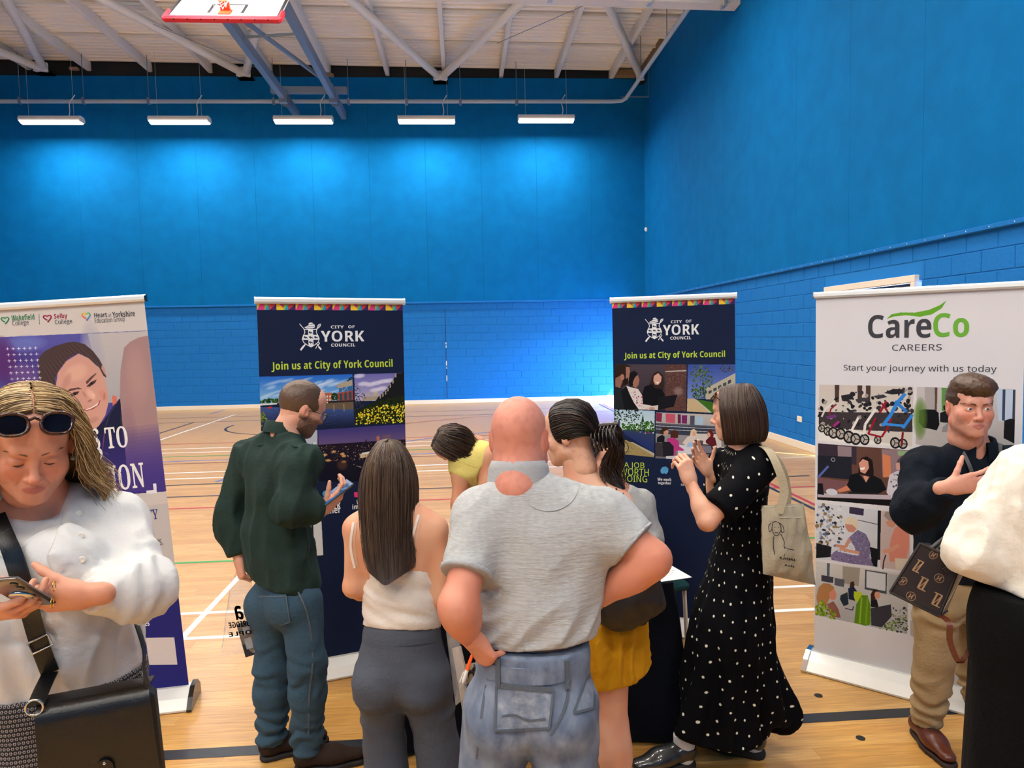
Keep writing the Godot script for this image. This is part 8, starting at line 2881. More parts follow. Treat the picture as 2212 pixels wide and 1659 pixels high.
# ---- man in navy shirt with a lanyard
func navy_man():
	var t := person("man in navy shirt and beige trousers wearing a grey lanyard",Vector3(2.15,0,-2.98))
	var f:=Vector3(-.35,0,.94)
	var j:={neck=Vector3(2.274,1.327,-3),top=Vector3(2.257,1.414,-2.98),sR=Vector3(2.01,1.27,-2.96),sL=Vector3(2.589,1.244,-3.06),chest=Vector3(2.268,1.128,-3),waist=Vector3(2.229,.939,-3),pelvis=Vector3(2.201,.749,-3),
		eR=Vector3(1.899,1.102,-2.86),wR=Vector3(1.928,1.245,-2.68),eL=Vector3(2.617,1.036,-2.98),wL=Vector3(2.312,1.063,-2.76)}
	j.hR=Vector3(2.093,.7,-2.97); j.hL=Vector3(2.336,.656,-3.06)
	j.kR=Vector3(2.085,.402,-2.97); j.kL=Vector3(2.386,.327,-3.1)
	j.aR=Vector3(2.07,.085,-2.99); j.aL=Vector3(2.456,-.011,-3.15)
	var sk:=Color(.84,.60,.51)
	var b:=MB.new()
	var s:=SDF.new()
	add_body(s,j,f)
	s.emit(b,.014,Transform3D.IDENTITY,null,plain(sk))
	var hx:=head_xf(Vector3(2.178,1.535,-2.86),Vector3(-.28,-.05,.95),Vector3(.0,1,0),1.06)
	head(b,hx,sk,{cell=.0030,open=true,jaw=1.10,neck=.062,lip=Color(.72,.44,.40),blush=.35})
	hand(b,hand_xf(Vector3(1.921,1.248,-2.67),Vector3(.93,.20,.25),Vector3(.30,.1,-.95),true,1.0),[[.0,.1,.1],[.2,.3,.2],[.25,.35,.2],[.3,.4,.2],[.3,.4,.2]],sk,.05,Vector3(.85,.55,.1),.003)
	hand(b,hand_xf(j.wL,Vector3(-.5,.1,.8),Vector3(0,0,-1),false,1.0),[[.1,.3,.3],[.6,.8,.5],[.6,.8,.5],[.6,.8,.5],[.6,.8,.5]],sk)
	var body := obj("body",b,M.skin,t)
	brows(body,hx,Color(.36,.24,.16),.0065,-.003)
	eyes(body,hx,Color(.30,.38,.42),Vector3(.25,-.05,1))
	short_hair(body,hx,Color(.30,.21,.14),.006,.012,Color(.24,.17,.12))
	var sh:=SDF.new()
	torso(sh,j,f,.180,.172,.172,.76,.07,.068)
	sh.ell(j.waist+f*.08,Vector3(.15,.15,.09),.06)
	arm(sh,j.sR,j.eR,j.wR,.082,.078,.048,.05)
	arm(sh,j.sL,j.eL,j.wL,.082,.078,.048,.05)
	sh.bone(j.neck+Vector3(0,.05,0),j.neck+Vector3(0,.22,0)+f*.05,.064,.09,.008,true)
	sh.ell(j.neck+f*.085+Vector3(0,.02,0),Vector3(.028,.05,.05),.01,true)
	sh.clip(j.pelvis+Vector3(0,.01,0),Vector3.DOWN)
	sh.clip(j.wR,j.wR-j.eR,.10)
	sh.clip(j.wL,j.wL-j.eL,.10)
	var mb:=MB.new()
	sh.emit(mb,.010,Transform3D.IDENTITY,folds(Vector3(7,5,7),.009,1.0))
	var nav:=cloth(Color(.055,.085,.125),.8)
	var shirt := obj("shirt",mb,nav,t)
	var cl:=collar(j.neck+Vector3(0,.040,0)+f*.022,f,.068,.032,.012,.28,.035)
	obj("collar",cl,nav,shirt)
	var pl:=MB.new()
	ribbon(pl,sh,[j.neck+f*.4+Vector3(.0,-.05,0),j.waist+f*.4],f.cross(Vector3.UP),.032,-f,.002,.003,20,4)
	var pk := obj("placket",pl,nav,shirt)
	for k in 3:
		var q:=sh.snap(j.neck+f*.4+Vector3(.012,-.07-.085*k,0),-f,.003)
		var bt:=MB.new()
		bt.lathe(q,[Vector2(.006,0),Vector2(.0055,.002),Vector2(0,.002)],10,Basis(Vector3.UP.cross(f).normalized(),f,Vector3.UP.cross(f).normalized().cross(f)))
		obj("button",bt,M.black_gloss,pk)
	var tr:=SDF.new()
	tr.flat(j.pelvis+Vector3(0,.06,0),j.pelvis+Vector3(0,-.05,0),.152,.158,f,.78,.05)
	leg(tr,j.hR,j.kR,j.aR,.098,.080,.064,.03)
	leg(tr,j.hL,j.kL,j.aL,.098,.080,.064,.03)
	tr.clip(j.pelvis+Vector3(0,.07,0),Vector3.UP)
	tr.clip(Vector3(0,.085,0),Vector3.DOWN)
	var rb:=MB.new()
	tr.emit(rb,.011,Transform3D.IDENTITY,func(p: Vector3,n: Vector3) -> float:
		var dy: float=p.y-.17
		var dk: float=p.y-.62
		var a:=nz.get_noise_3d(p.x*6,p.y*6,p.z*6)
		return .010*exp(-dy*dy/.016)*sin(p.y*80.0+4.0*a)+.008*exp(-dk*dk/.012)*sin(p.y*55.0+5.0*a)+.005*a)
	obj("trousers",rb,cloth(Color(.62,.52,.38),.8,80.0,.92),t)
	shoe(t,j.aR+Vector3(.0,0,-.05),Vector3(-.12,0,1),.29,1,M.tan_leather,M.brown_dark)
	shoe(t,j.aL+Vector3(.0,0,-.05),Vector3(.3,0,.95),.29,1,M.tan_leather,M.brown_dark)
	# lanyard hangs from the neck
	var ly := thing("lanyard","grey lanyard with round badge hanging from the navy man's neck","lanyard",j.neck)
	var lb:=MB.new()
	var badge:=Vector3(2.023,1.321,-2.7)
	var bq:=sh.snap(j.neck+f*.3+Vector3(.0,-.20,0),-f,.006)
	var rt:=Vector3.UP.cross(f).normalized()
	for e in [-1.0,1.0]:
		var p1:=sh.snap(j.neck+f*.3+rt*.062*e+Vector3(0,-.03,0),-f,.012)
		var p2:=sh.snap(j.neck+f*.3+rt*.035*e+Vector3(0,-.11,0),-f,.006)
		band(lb,[j.neck+rt*.088*e+Vector3(0,.035,0)-f*.01,j.neck+rt*.080*e+Vector3(0,.035,0)+f*.06,p1,p2,bq+Vector3(0,.012,0)+rt*.003*e],rt,.016,.0015,20)
	var strap := obj("strap",lb,mat(Color(.30,.29,.29),.7),ly)
	var bm:=MB.new()
	var bb:=Basis(Vector3.UP.cross(f).normalized(),f,Vector3.UP.cross(f).normalized().cross(f))
	bm.lathe(bq,[Vector2(.014,-.002),Vector2(.014,.003),Vector2(.012,.004),Vector2(.0,.004)],18,bb)
	var bo := obj("badge",bm,mat(Color(.85,.84,.82),.4),ly)
	var rd:=MB.new()
	rd.lathe(bq+f*.0042+Vector3(0,.002,0),[Vector2(.0045,0),Vector2(.0045,.0004),Vector2(0,.0004)],10,bb)
	obj("badge_print",rd,mat(Color(.8,.12,.14),.5),bo)

# ---- woman in a white blouse and black skirt, at the edge
func blouse_woman():
	var t := person("woman in cream blouse and long black skirt carrying a patterned handbag",Vector3(1.62,0,-1.8))
	var f:=Vector3(-.25,0,-.97)
	var j:={neck=Vector3(1.674,1.494,-1.78),top=Vector3(1.69,1.554,-1.8),sL=Vector3(1.521,1.461,-1.8),sR=Vector3(1.821,1.441,-1.74),chest=Vector3(1.679,1.361,-1.78),waist=Vector3(1.628,1.208,-1.78),pelvis=Vector3(1.577,1.068,-1.78),
		eL=Vector3(1.403,1.268,-1.83),wL=Vector3(1.645,1.151,-2.04),eR=Vector3(1.92,1.192,-1.76),wR=Vector3(2.045,1.089,-2)}
	j.hL=j.pelvis+Vector3(-.085,-.05,0); j.hR=j.pelvis+Vector3(.085,-.05,0)
	j.kL=under(j.hL,.48); j.kR=under(j.hR,.48)
	j.aL=under(j.hL,.09); j.aR=under(j.hR,.09)
	var sk:=Color(.84,.62,.52)
	var b:=MB.new()
	var s:=SDF.new()
	add_body(s,j,f)
	s.emit(b,.014,Transform3D.IDENTITY,null,plain(sk))
	var hx:=head_xf(j.neck+Vector3(-.03,.17,-.09),Vector3(-.25,-.05,-.97),Vector3.UP,.98)
	head(b,hx,sk,{cell=.005})
	hand(b,hand_xf(j.wL,Vector3(.3,-.1,-.9),Vector3(1,0,0),false,.93),[[.1,.3,.3],[.5,.6,.4],[.5,.6,.4],[.5,.6,.4],[.5,.6,.4]],sk)
	hand(b,hand_xf(j.wR,Vector3(-.3,-.1,-.9),Vector3(-1,0,0),true,.93),[[.1,.3,.3],[.5,.6,.4],[.5,.6,.4],[.5,.6,.4],[.5,.6,.4]],sk)
	obj("body",b,M.skin,t)
	var bl:=SDF.new()
	torso(bl,j,f,.172,.165,.175,.76,.07,.066)
	arm(bl,j.sL,j.eL,j.wL,.078,.072,.045,.06)
	arm(bl,j.sR,j.eR,j.wR,.085,.080,.045,.06)
	bl.bone(j.sL.lerp(j.eL,.5),j.eL,.070,.074,.04)
	bl.bone(j.neck+Vector3(0,.05,0),j.neck+Vector3(0,.2,0),.062,.08,.008,true)
	bl.clip(Vector3(1.433,1.175,-1.7),Vector3(-.35,-1,0))
	bl.clip(j.wL,j.wL-j.eL,.10)
	bl.clip(j.wR,j.wR-j.eR,.10)
	var mb:=MB.new()
	bl.emit(mb,.009,Transform3D.IDENTITY,func(p: Vector3,n: Vector3) -> float:
		var a:=nz.get_noise_3d(p.x*7+2.0,p.y*4.5,p.z*7)
		var g: float=(p-j.sL).dot((j.eL-j.sL).normalized())
		var c:=nz.get_noise_3d(p.x*16,p.y*10+p.x*8.0,p.z*16)
		return .010*(1.0-absf(a)*2.3)+.003*(1.0-absf(c)*2.4)+.004*sin(p.z*150.0+p.x*90.0)*exp(-pow((g-.06)/.07,2)))
	obj("blouse",mb,M.ivory,t)
	var skt:=SDF.new()
	skt.flat(j.waist+Vector3(0,-.04,0),j.pelvis,.165,.205,f,.8,.05)
	skt.flat(j.pelvis,under(j.pelvis,.3),.205,.225,f,.85,.05)
	skt.clip(Vector3(0,.2,0),Vector3.DOWN)
	skt.clip(j.waist+Vector3(0,-.04,0),Vector3.UP)
	var sb:=MB.new()
	skt.emit(sb,.013,Transform3D.IDENTITY,folds(Vector3(4,.6,4),.008,4.0))
	obj("skirt",sb,cloth(Color(.025,.025,.03),.9),t)
	for k in 2: shoe(t,[j.aL,j.aR][k],f,.24,1,M.dark,M.dark)
	short_hair(t,hx,Color(.3,.22,.15),.012,.0,Color(.28,.2,.14))

# soft flat thing between four corners, bulging by th; returns its front points
func pillow(mb: MB,a: Vector3,b: Vector3,c: Vector3,d: Vector3,th: float,n:=14,wr:=.004,seed_:=.0) -> Array:
	var nn:=(b-a).cross(a-d).normalized()
	var fr:=[]
	var bk:=[]
	for j in n+1:
		var v:=float(j)/n
		var r:=[]
		var q:=[]
		for i in n+1:
			var u:=float(i)/n
			var p:=a.lerp(b,u).lerp(d.lerp(c,u),v)
			var e:=sqrt(maxf(.0,sin(PI*u)*sin(PI*v)))
			var w:=wr*(nz.get_noise_3d(p.x*14+seed_,p.y*9,p.z*14)+.5*nz.get_noise_3d(p.x*30,p.y*30+seed_,p.z*30))*minf(1.0,e*2.0)
			r.append(p+nn*(th*.5*e+w))
			q.append(p-nn*(th*.5*e-w))
		fr.append(r)
		bk.append(q)
	mb.sheet(fr,Rect2(0,0,1,1),(fr[0][n]-fr[0][0]).cross(fr[n][0]-fr[0][0]).dot(nn)<0)
	mb.sheet(bk,Rect2(0,0,1,1),(bk[0][n]-bk[0][0]).cross(bk[n][0]-bk[0][0]).dot(nn)>0)
	return [fr,nn]

func on(g: Array,u: float,v: float,lift:=.001) -> Vector3:
	var n: int=g[0].size()-1
	var x:=clampf(u,0,.999)*n
	var y:=clampf(v,0,.999)*n
	var i:=int(x)
	var j:=int(y)
	return (g[0][j][i] as Vector3).lerp(g[0][j][i+1],x-i).lerp((g[0][j+1][i] as Vector3).lerp(g[0][j+1][i+1],x-i),y-j)+g[1]*lift

func draw_on(mb: MB,g: Array,uvs: Array,r: float):
	var ps:=[]
	for k in range(0,uvs.size(),2): ps.append(on(g,uvs[k],uvs[k+1]))
	mb.tube(curve(ps,maxi(8,ps.size()*3)),r,5)

# flat band along points, its width along side
func band(mb: MB,ps: Array,side: Vector3,w: float,th: float,n:=20):
	var c:=curve(ps,n)
	var rows:=[]
	for p in c: rows.append([p-side*w*.5,p+side*w*.5])
	mb.slab(rows,th)

func props():
	table_and_papers()
	chairs()
	phones()
	shoulder_bag()
	clear_bag()
	tote()
	brown_bag()
	handbag()
	carried_things()

func table_and_papers():
	var x0:=-.30
	var x1:=.94
	var z0:=-3.76
	var z1:=-3.13
	var y:=.735
	var t := thing("folding_table","folding table under the navy cloth in front of the navy banner","table",Vector3((x0 + x1) * .5,0,(z0 + z1) * .5))
	var tp:=MB.new()
	tp.cbox(Vector3((x0+x1)*.5,y-.02,(z0+z1)*.5),Vector3(x1-x0-.01,.03,z1-z0-.01),.006)
	obj("table_top",tp,M.white_steel,t)
	for x in [x0+.12,x1-.12]:
		for z in [z0+.08,z1-.08]:
			var lg:=MB.new()
			lg.tube([Vector3(x,y-.035,z),Vector3(x,.0,z)],.014,8)
			obj("leg",lg,M.alu,t)
	# cloth: top and a hanging skirt with soft folds
	var c := thing("tablecloth","navy cloth draped to the floor over the folding table","tablecloth",Vector3((x0 + x1) * .5,y,(z0 + z1) * .5))
	var mb:=MB.new()
	var rim:=[]
	var out:=[]
	var rc:=.035
	for e in [[x1-rc,z1-rc,.0],[x0+rc,z1-rc,PI*.5],[x0+rc,z0+rc,PI],[x1-rc,z0+rc,PI*1.5]]:
		for k in 7:
			var a: float=e[2]+PI*.5*k/6.0
			out.append(Vector3(cos(a),0,sin(a)))
			rim.append(Vector3(e[0]+cos(a)*rc,y,e[1]+sin(a)*rc))
	var dense:=[]
	var dout:=[]
	for k in rim.size():
		var a: Vector3=rim[k]
		var b: Vector3=rim[(k+1) % rim.size()]
		var m:=maxi(1,int(a.distance_to(b)/.03))
		for i in m:
			dense.append(a.lerp(b,float(i)/m))
			dout.append((out[k] as Vector3).lerp(out[(k+1) % rim.size()],float(i)/m).normalized())
	dense.append(dense[0])
	dout.append(dout[0])
	var rows:=[]
	for r in 15:
		var v:=r/14.0
		var row:=[]
		var run:=.0
		for k in dense.size():
			if k>0: run+=(dense[k] as Vector3).distance_to(dense[k-1])
			var corner:=1.0-clampf(absf(absf(dout[k].x)-absf(dout[k].z)),.0,1.0)
			var fl:=.012+.035*v+.06*corner*v+.022*v*sin(run*15.0+2.0*nz.get_noise_1d(run*2.0))
			row.append(Vector3(dense[k].x,y+.004-(y-.022)*v,dense[k].z)+dout[k]*(.004+fl*smoothstep(.0,.15,v)))
		rows.append(row)
	mb.slab(rows,.002,Rect2(0,0,1,1),true)
	obj("skirt",mb,M.navy_cloth,c)
	var tm:=MB.new()
	tm.cbox(Vector3((x0+x1)*.5,y+.002,(z0+z1)*.5),Vector3(x1-x0,.006,z1-z0),.002)
	obj("top_panel",tm,M.navy_cloth,c)
	# papers lying on the cloth
	var paper:=mat(Color(.93,.93,.92),.6)
	var kinds := [[Vector3(.905,y + .007,-3.30),.25,.21,.297,"white form with printed lines at the corner of the navy tablecloth"],[Vector3(-.07,y + .007,-3.62),-.2,.21,.297,"white sign-in sheet under the bending woman's hand"],[Vector3(.02,y + .007,-3.28),.1,.148,.21,"small white leaflet at the front edge of the tablecloth"],[Vector3(.5,y + .007,-3.45),.5,.21,.297,"white paper in the middle of the tablecloth, by the dark-haired woman"]]
	for k in kinds:
		var s := thing("paper_sheet",k[4],"paper",k[0],"papers on the table")
		var b:=Basis(Vector3.UP,k[1])
		var pm:=MB.new()
		pm.cbox(k[0],Vector3(k[2],.002,k[3]),.0008,b)
		var o := obj("sheet",pm,paper,s)
		var ln:=MB.new()
		for i in 9:
			ln.box(k[0]+b*Vector3(-.01*(i % 3),.0013,-k[3]*.36+i*k[3]*.08),Vector3(k[2]*(.75-.1*(i % 3)),.0004,.0022),b)
		obj("printed_lines",ln,INK.dark,o)

func chairs():
	for q in [[Vector3(.19,0,-4.0),.1,"teal upholstered chair back behind the bending woman's arm"],[Vector3(1.0,0,-4.03),.3,"teal upholstered chair under the seated woman"]]:
		var at: Vector3=q[0]
		var b:=Basis(Vector3.UP,q[1])
		var t := thing("padded_chair",q[2],"chair",at,"teal chairs behind the table")
		var teal:=cloth(Color(.10,.24,.26),.8)
		var st:=MB.new()
		st.cbox(at+b*Vector3(0,.435,.0),Vector3(.44,.055,.42),.02,b)
		obj("seat",st,teal,t)
		var bk:=MB.new()
		var rows:=[]
		for r in 9:
			var v:=r/8.0
			var row:=[]
			for i in 9:
				var u:=i/8.0-.5
				var w:=.44*(1.0-.25*pow(maxf(.0,v-.75)/.25,2)*absf(u)*2.0)
				row.append(at+b*Vector3(u*w,.50+.40*v-.05*pow(absf(u)*2.0,3)*v,-.22-.05*v-.05*u*u))
			rows.append(row)
		bk.slab(rows,.035)
		obj("backrest",bk,teal,t)
		for s in [-1.0,1.0]:
			var fr:=MB.new()
			fr.tube([at+b*Vector3(.2*s,.0,-.26),at+b*Vector3(.2*s,.44,-.2),at+b*Vector3(.2*s,.85,-.285)],.012,8)
			obj("leg",fr,M.alu,t)
			var fl:=MB.new()
			fl.tube([at+b*Vector3(.2*s,.0,.2),at+b*Vector3(.2*s,.41,.17)],.012,8)
			obj("leg",fl,M.alu,t)

func phone(label: String,at: Vector3,x: Vector3,up: Vector3,back: Material,lit: Color):
	# up: along its length; x cross up: the way the screen looks
	var y:=up.normalized()
	var xx:=(x-y*x.dot(y)).normalized()
	var n:=xx.cross(y)
	var b:=Basis(xx,y,n)
	var t := thing("phone",label,"phone",at)
	var bd:=MB.new()
	bd.cbox(at,Vector3(.074,.15,.009),.004,b)
	obj("case",bd,back,t)
	var sc:=MB.new()
	sc.cbox(at+n*.0045,Vector3(.068,.143,.001),.0004,b)
	var m:=mat(lit*.5,.08)
	m.emission_enabled=true
	m.emission=lit
	m.emission_energy_multiplier=.5
	obj("screen",sc,m,t)
	for k in 2:
		var ln:=MB.new()
		ln.lathe(at+b*Vector3(-.02+.0,.055-.022*k,-.0045),[Vector2(.008,0),Vector2(.008,.002),Vector2(0,.002)],12,b*Basis(Vector3.RIGHT,-PI/2))
		obj("camera_lens",ln,M.black_gloss,t)
	return [t,b]

func phones():
	var r: Array = phone("silver phone held in both hands by the blonde woman",Vector3(-.934,1.367,-1.52),Vector3(-.97,.12,.15),Vector3(-.05,.62,.75),M.phone_back,Color(.5,.55,.6))
	var gr:=MB.new()
	gr.lathe(org+r[1]*Vector3(.0,-.01,-.005),[Vector2(.024,0),Vector2(.024,.004),Vector2(.019,.006),Vector2(0,.006)],20,r[1]*Basis(Vector3.RIGHT,-PI/2))
	obj("grip_disc",gr,M.chrome,r[0])
	phone("slim dark phone with blue screen in the bearded man's hand",Vector3(-.544,1.238,-3),Vector3(.5,-.15,.85),Vector3(.72,.5,-.38),M.black_gloss,Color(.16,.42,.68))

func shoulder_bag():
	var at:=Vector3(-.842,.986,-1.63)
	var t := thing("shoulder_bag","black leather shoulder bag with buckled flap at the blonde woman's hip","bag",at)
	var f:=Vector3(.22,0,.97).normalized()
	var x:=Vector3.UP.cross(f).normalized()
	var b:=Basis(x,Vector3.UP,f)*Basis(Vector3(0,0,1),.05)
	var bd:=MB.new()
	bd.cbox(at+b*Vector3(0,-.02,0),Vector3(.235,.24,.07),.02,b)
	obj("body",bd,M.black_leather,t)
	var fl:=MB.new()
	var rows:=[]
	for r in 11:
		var v:=r/10.0
		var row:=[]
		for i in 9:
			var u:=i/8.0-.5
			var bulge:=.043+.006*sin(PI*v)+.002*nz.get_noise_2d(u*8,v*8)
			if v<.12: row.append(at+b*Vector3(u*.225,.105+.008*sin(v/.12*PI*.5),-.035+(.075)*v/.12))
			else: row.append(at+b*Vector3(u*(.225+.012*v),.113-.215*(v-.12)/.88,bulge))
		rows.append(row)
	fl.slab(rows,.004,Rect2(0,0,1,1),true)
	var flap := obj("flap",fl,M.black_leather,t)
	var tb:=MB.new()
	var pts:=PackedVector2Array()
	for k in 9: pts.append(Vector2(.017*cos(PI*k/8.0),.017*sin(PI*k/8.0)-.01))
	pts.append(Vector2(-.015,-.085)); pts.append(Vector2(.015,-.085))
	tb.prism(pts,at+b*Vector3(.012,-.035,.052),b.x,b.y,.003)
	var tab := obj("tab",tb,M.black_leather,flap)
	var rv:=MB.new()
	rv.lathe(at+b*Vector3(.012,-.036,.055),[Vector2(.0035,0),Vector2(.003,.0015),Vector2(0,.002)],10,b*Basis(Vector3.RIGHT,PI/2))
	obj("rivet",rv,M.chrome,tab)
	var bk:=MB.new()
	for e in [[-.024,-.012,-.024,-.042],[.024,-.012,.024,-.042],[-.024,-.012,.024,-.012],[-.024,-.042,.024,-.042],[.0,-.012,.0,-.042]]:
		bk.tube([at+b*Vector3(.012+e[0],-.07+e[1],.058),at+b*Vector3(.012+e[2],-.07+e[3],.058)],.0026,6)
	obj("buckle",bk,M.chrome,flap)
	# strap across the body, with slider and ring
	var cd: SDF=solids.cardigan
	var sm:=MB.new()
	var ring:=at+b*Vector3(-.112,.115,.03)
	ribbon(sm,cd,[Vector3(-.958,1.537,-1.5),Vector3(-.939,1.476,-1.5),Vector3(-.923,1.412,-1.5),Vector3(-.878,1.361,-1.45),Vector3(-.863,1.289,-1.45),Vector3(-.844,1.221,-1.45)],Vector3.ZERO,.036,Vector3.ZERO,.004,.003,30,3)
	obj("strap",sm,M.black_leather,t)
	var s2:=MB.new()
	var low:=cd.snap(Vector3(-.844,1.221,-1.45),(Vector3(-.844,1.221,-1.45)-EYE).normalized(),.006)
	band(s2,[low,low.lerp(ring,.5)+f*.01,ring],x,.034,.003,8)
	obj("strap",s2,M.black_leather,t)
	var s3:=MB.new()
	band(s3,[Vector3(-.835,1.194,-1.8),Vector3(-.771,1.158,-1.7),Vector3(-.747,1.129,-1.64),at+b*Vector3(.11,.10,.02)],f,.032,.003,14)
	obj("strap",s3,M.black_leather,t)
	var sl:=MB.new()
	var c:=cd.snap(Vector3(-.83,1.303,-1.4),(Vector3(-.83,1.303,-1.4)-EYE).normalized(),.010)
	var sd:=(x*.93+Vector3.UP*.36).normalized()
	var su:=sd.cross(f)*-1.0
	for e in [[-1,-1,1,-1],[1,-1,1,1],[1,1,-1,1],[-1,1,-1,-1]]:
		sl.tube([c+sd*.023*e[0]+su*.014*e[1],c+sd*.023*e[2]+su*.014*e[3]],.0024,6)
	obj("slider_buckle",sl,M.chrome,t)
	var rg:=MB.new()
	var ps:=[]
	for k in 21: ps.append(ring+f*.012+(b.x*cos(TAU*k/20)+b.y*sin(TAU*k/20))*.017)
	rg.tube(ps,.0026,6,false)
	obj("ring",rg,M.chrome,t)

func clear_bag():
	var t := thing("clear_bag","clear plastic carrier with black lettering held by the bearded man","bag",Vector3(-1.058,.418,-3.24))
	var g:=MB.new()
	var a:=Vector3(-1.075,.808,-3.24)
	var b:=Vector3(-.982,.836,-3.22)
	var c:=Vector3(-.947,.478,-3.2)
	var d:=Vector3(-1.144,.439,-3.26)
	var fr:=pillow(g,a,b,c,d,.07,14,.012,3.0)
	obj("film",g,M.film,t)
	var hd:=MB.new()
	for e in [.0,1.0]: band(hd,[a.lerp(b,.2+.5*e),Vector3(-1.03,.866,-3.22),Vector3(-1.026,.898,-3.22)],Vector3(.6,0,-.8),.012,.001,8)
	obj("handle",hd,M.film,t)
	var lf:=MB.new()
	lf.cbox(a.lerp(c,.66)+Vector3(.03,-.045,-.01),Vector3(.15,.16,.008),.002,Basis(Vector3(0,0,1),.22)*Basis(Vector3.UP,.2))
	var bk := thing("leaflet","dark printed leaflet inside the clear carrier","leaflet",a.lerp(c,.66) + Vector3(.03,-.045,-.01))
	var o := obj("cover",lf,mat(Color(.12,.14,.2),.4),bk)
	var lp:=MB.new()
	var bb:=Basis(Vector3(0,0,1),.22)*Basis(Vector3.UP,.2)
	for q in [[.02,.03,.05,.05],[.02,-.03,.05,.03],[-.04,.04,.03,.03],[-.045,-.02,.03,.05]]: lp.box(org+bb*Vector3(q[0],q[1],.0048),Vector3(q[2],q[3],.0006),bb)
	obj("print",lp,mat(Color(.55,.6,.66),.5),o)
	org=t.position
	var ex:=(b-a).normalized()
	ex=(c-d).normalized()
	var ey:=(d-a).normalized()
	ey=(ey-ex*ey.dot(ex)).normalized()
	var n:=ex.cross(-ey)
	var bn:=[a.lerp(d,.2)+n*.042,ex,ey,.2,.3]
	words(t,bn,"THE BRIDGE",Vector2(.0,.115),Vector2(.175,.142),M.dark,true,"Droid Sans","lettering",.0,true)
	words(t,bn,"PEOPLE",Vector2(-.01,.160),Vector2(.165,.180),M.dark,true,"Droid Sans","lettering",.0,true)
	words(t,bn,"e.a",Vector2(.045,.045),Vector2(.16,.11),M.dark,true,"Droid Sans","lettering",.0,true)

func tote():
	var t := thing("tote_bag","cream canvas tote bag with a line-drawn dog on the spotted dress's shoulder","bag",Vector3(1.31,.84,-2.78))
	var g:=MB.new()
	var fr:=pillow(g,Vector3(1.175,1.188,-2.72),Vector3(1.408,1.159,-2.84),Vector3(1.443,.823,-2.8),Vector3(1.156,.93,-2.66),.09,18,.010,8.0)
	obj("canvas",g,M.canvas,t)
	var hm:=MB.new()
	for v in [.03,.17]: draw_on(hm,fr,[.02,v,.25,v,.5,v,.75,v,.98,v],.0016)
	obj("hem_stitching",hm,mat(Color(.83,.79,.70),.8),t)
	var st:=MB.new()
	var ds: SDF=solids.dress
	band(st,[on(fr,.25,.12,.003),Vector3(1.268,1.245,-2.72),Vector3(1.25,1.335,-2.74),Vector3(1.238,1.397,-2.8),Vector3(1.254,1.397,-2.92)],Vector3(.85,0,.5),.034,.003,20)
	obj("strap",st,M.canvas,t)
	var s2:=MB.new()
	band(s2,[on(fr,.7,.05,-.04),Vector3(1.326,1.221,-2.82),Vector3(1.302,1.318,-2.82),Vector3(1.272,1.38,-2.86),Vector3(1.277,1.386,-2.96)],Vector3(.85,0,.5),.034,.003,20)
	obj("strap",s2,M.canvas,t)
	var dg:=MB.new()
	for l in [[.10,.25,.06,.30,.07,.38,.11,.34,.12,.26],[.12,.25,.17,.23,.23,.25,.25,.33,.22,.40,.18,.43,.14,.40,.12,.34],[.24,.25,.29,.29,.30,.36,.26,.37,.25,.30],[.16,.31,.165,.315],[.21,.31,.215,.315],[.17,.38,.19,.39,.205,.38],[.25,.40,.28,.50,.27,.58,.45,.60],[.14,.44,.12,.56,.13,.70],[.27,.58,.26,.70]]:
		draw_on(dg,fr,l,.0013)
	obj("dog_drawing",dg,M.dark,t)
	var wd:=MB.new()
	for k in 6:
		var u:=.2+.05*k
		draw_on(wd,fr,[u,.74+.01*(k % 2),u+.015,.72,u+.03,.745],.0016)
		if k>1: draw_on(wd,fr,[u,.83,u+.012,.81+.01*(k % 2),u+.028,.83],.0016)
	obj("script_print",wd,M.dark,t)

func brown_bag():
	var t := thing("leather_bag","large slouchy dark brown leather bag at the dark-haired woman's side","bag",Vector3(.568,.853,-2.46))
	var s:=SDF.new()
	s.flat(Vector3(.523,1.04,-2.44),Vector3(.556,.946,-2.44),.07,.105,Vector3(.3,0,1),.55,.06)
	s.flat(Vector3(.514,.931,-2.44),Vector3(.602,.944,-2.44),.075,.075,Vector3(.3,0,1),.6,.06)
	s.bone(Vector3(.623,1.01,-2.44),Vector3(.659,.924,-2.44),.03,.025,.06)
	var mb:=MB.new()
	s.emit(mb,.009,Transform3D.IDENTITY,folds(Vector3(9,7,9),.010,6.0))
	obj("body",mb,M.brown_leather,t)
	var st:=MB.new()
	band(st,[Vector3(.523,1.053,-2.4),Vector3(.549,1.137,-2.42),Vector3(.561,1.23,-2.44),Vector3(.564,1.291,-2.5)],Vector3(.85,0,-.5),.024,.003,16)
	obj("strap",st,M.brown_leather,t)

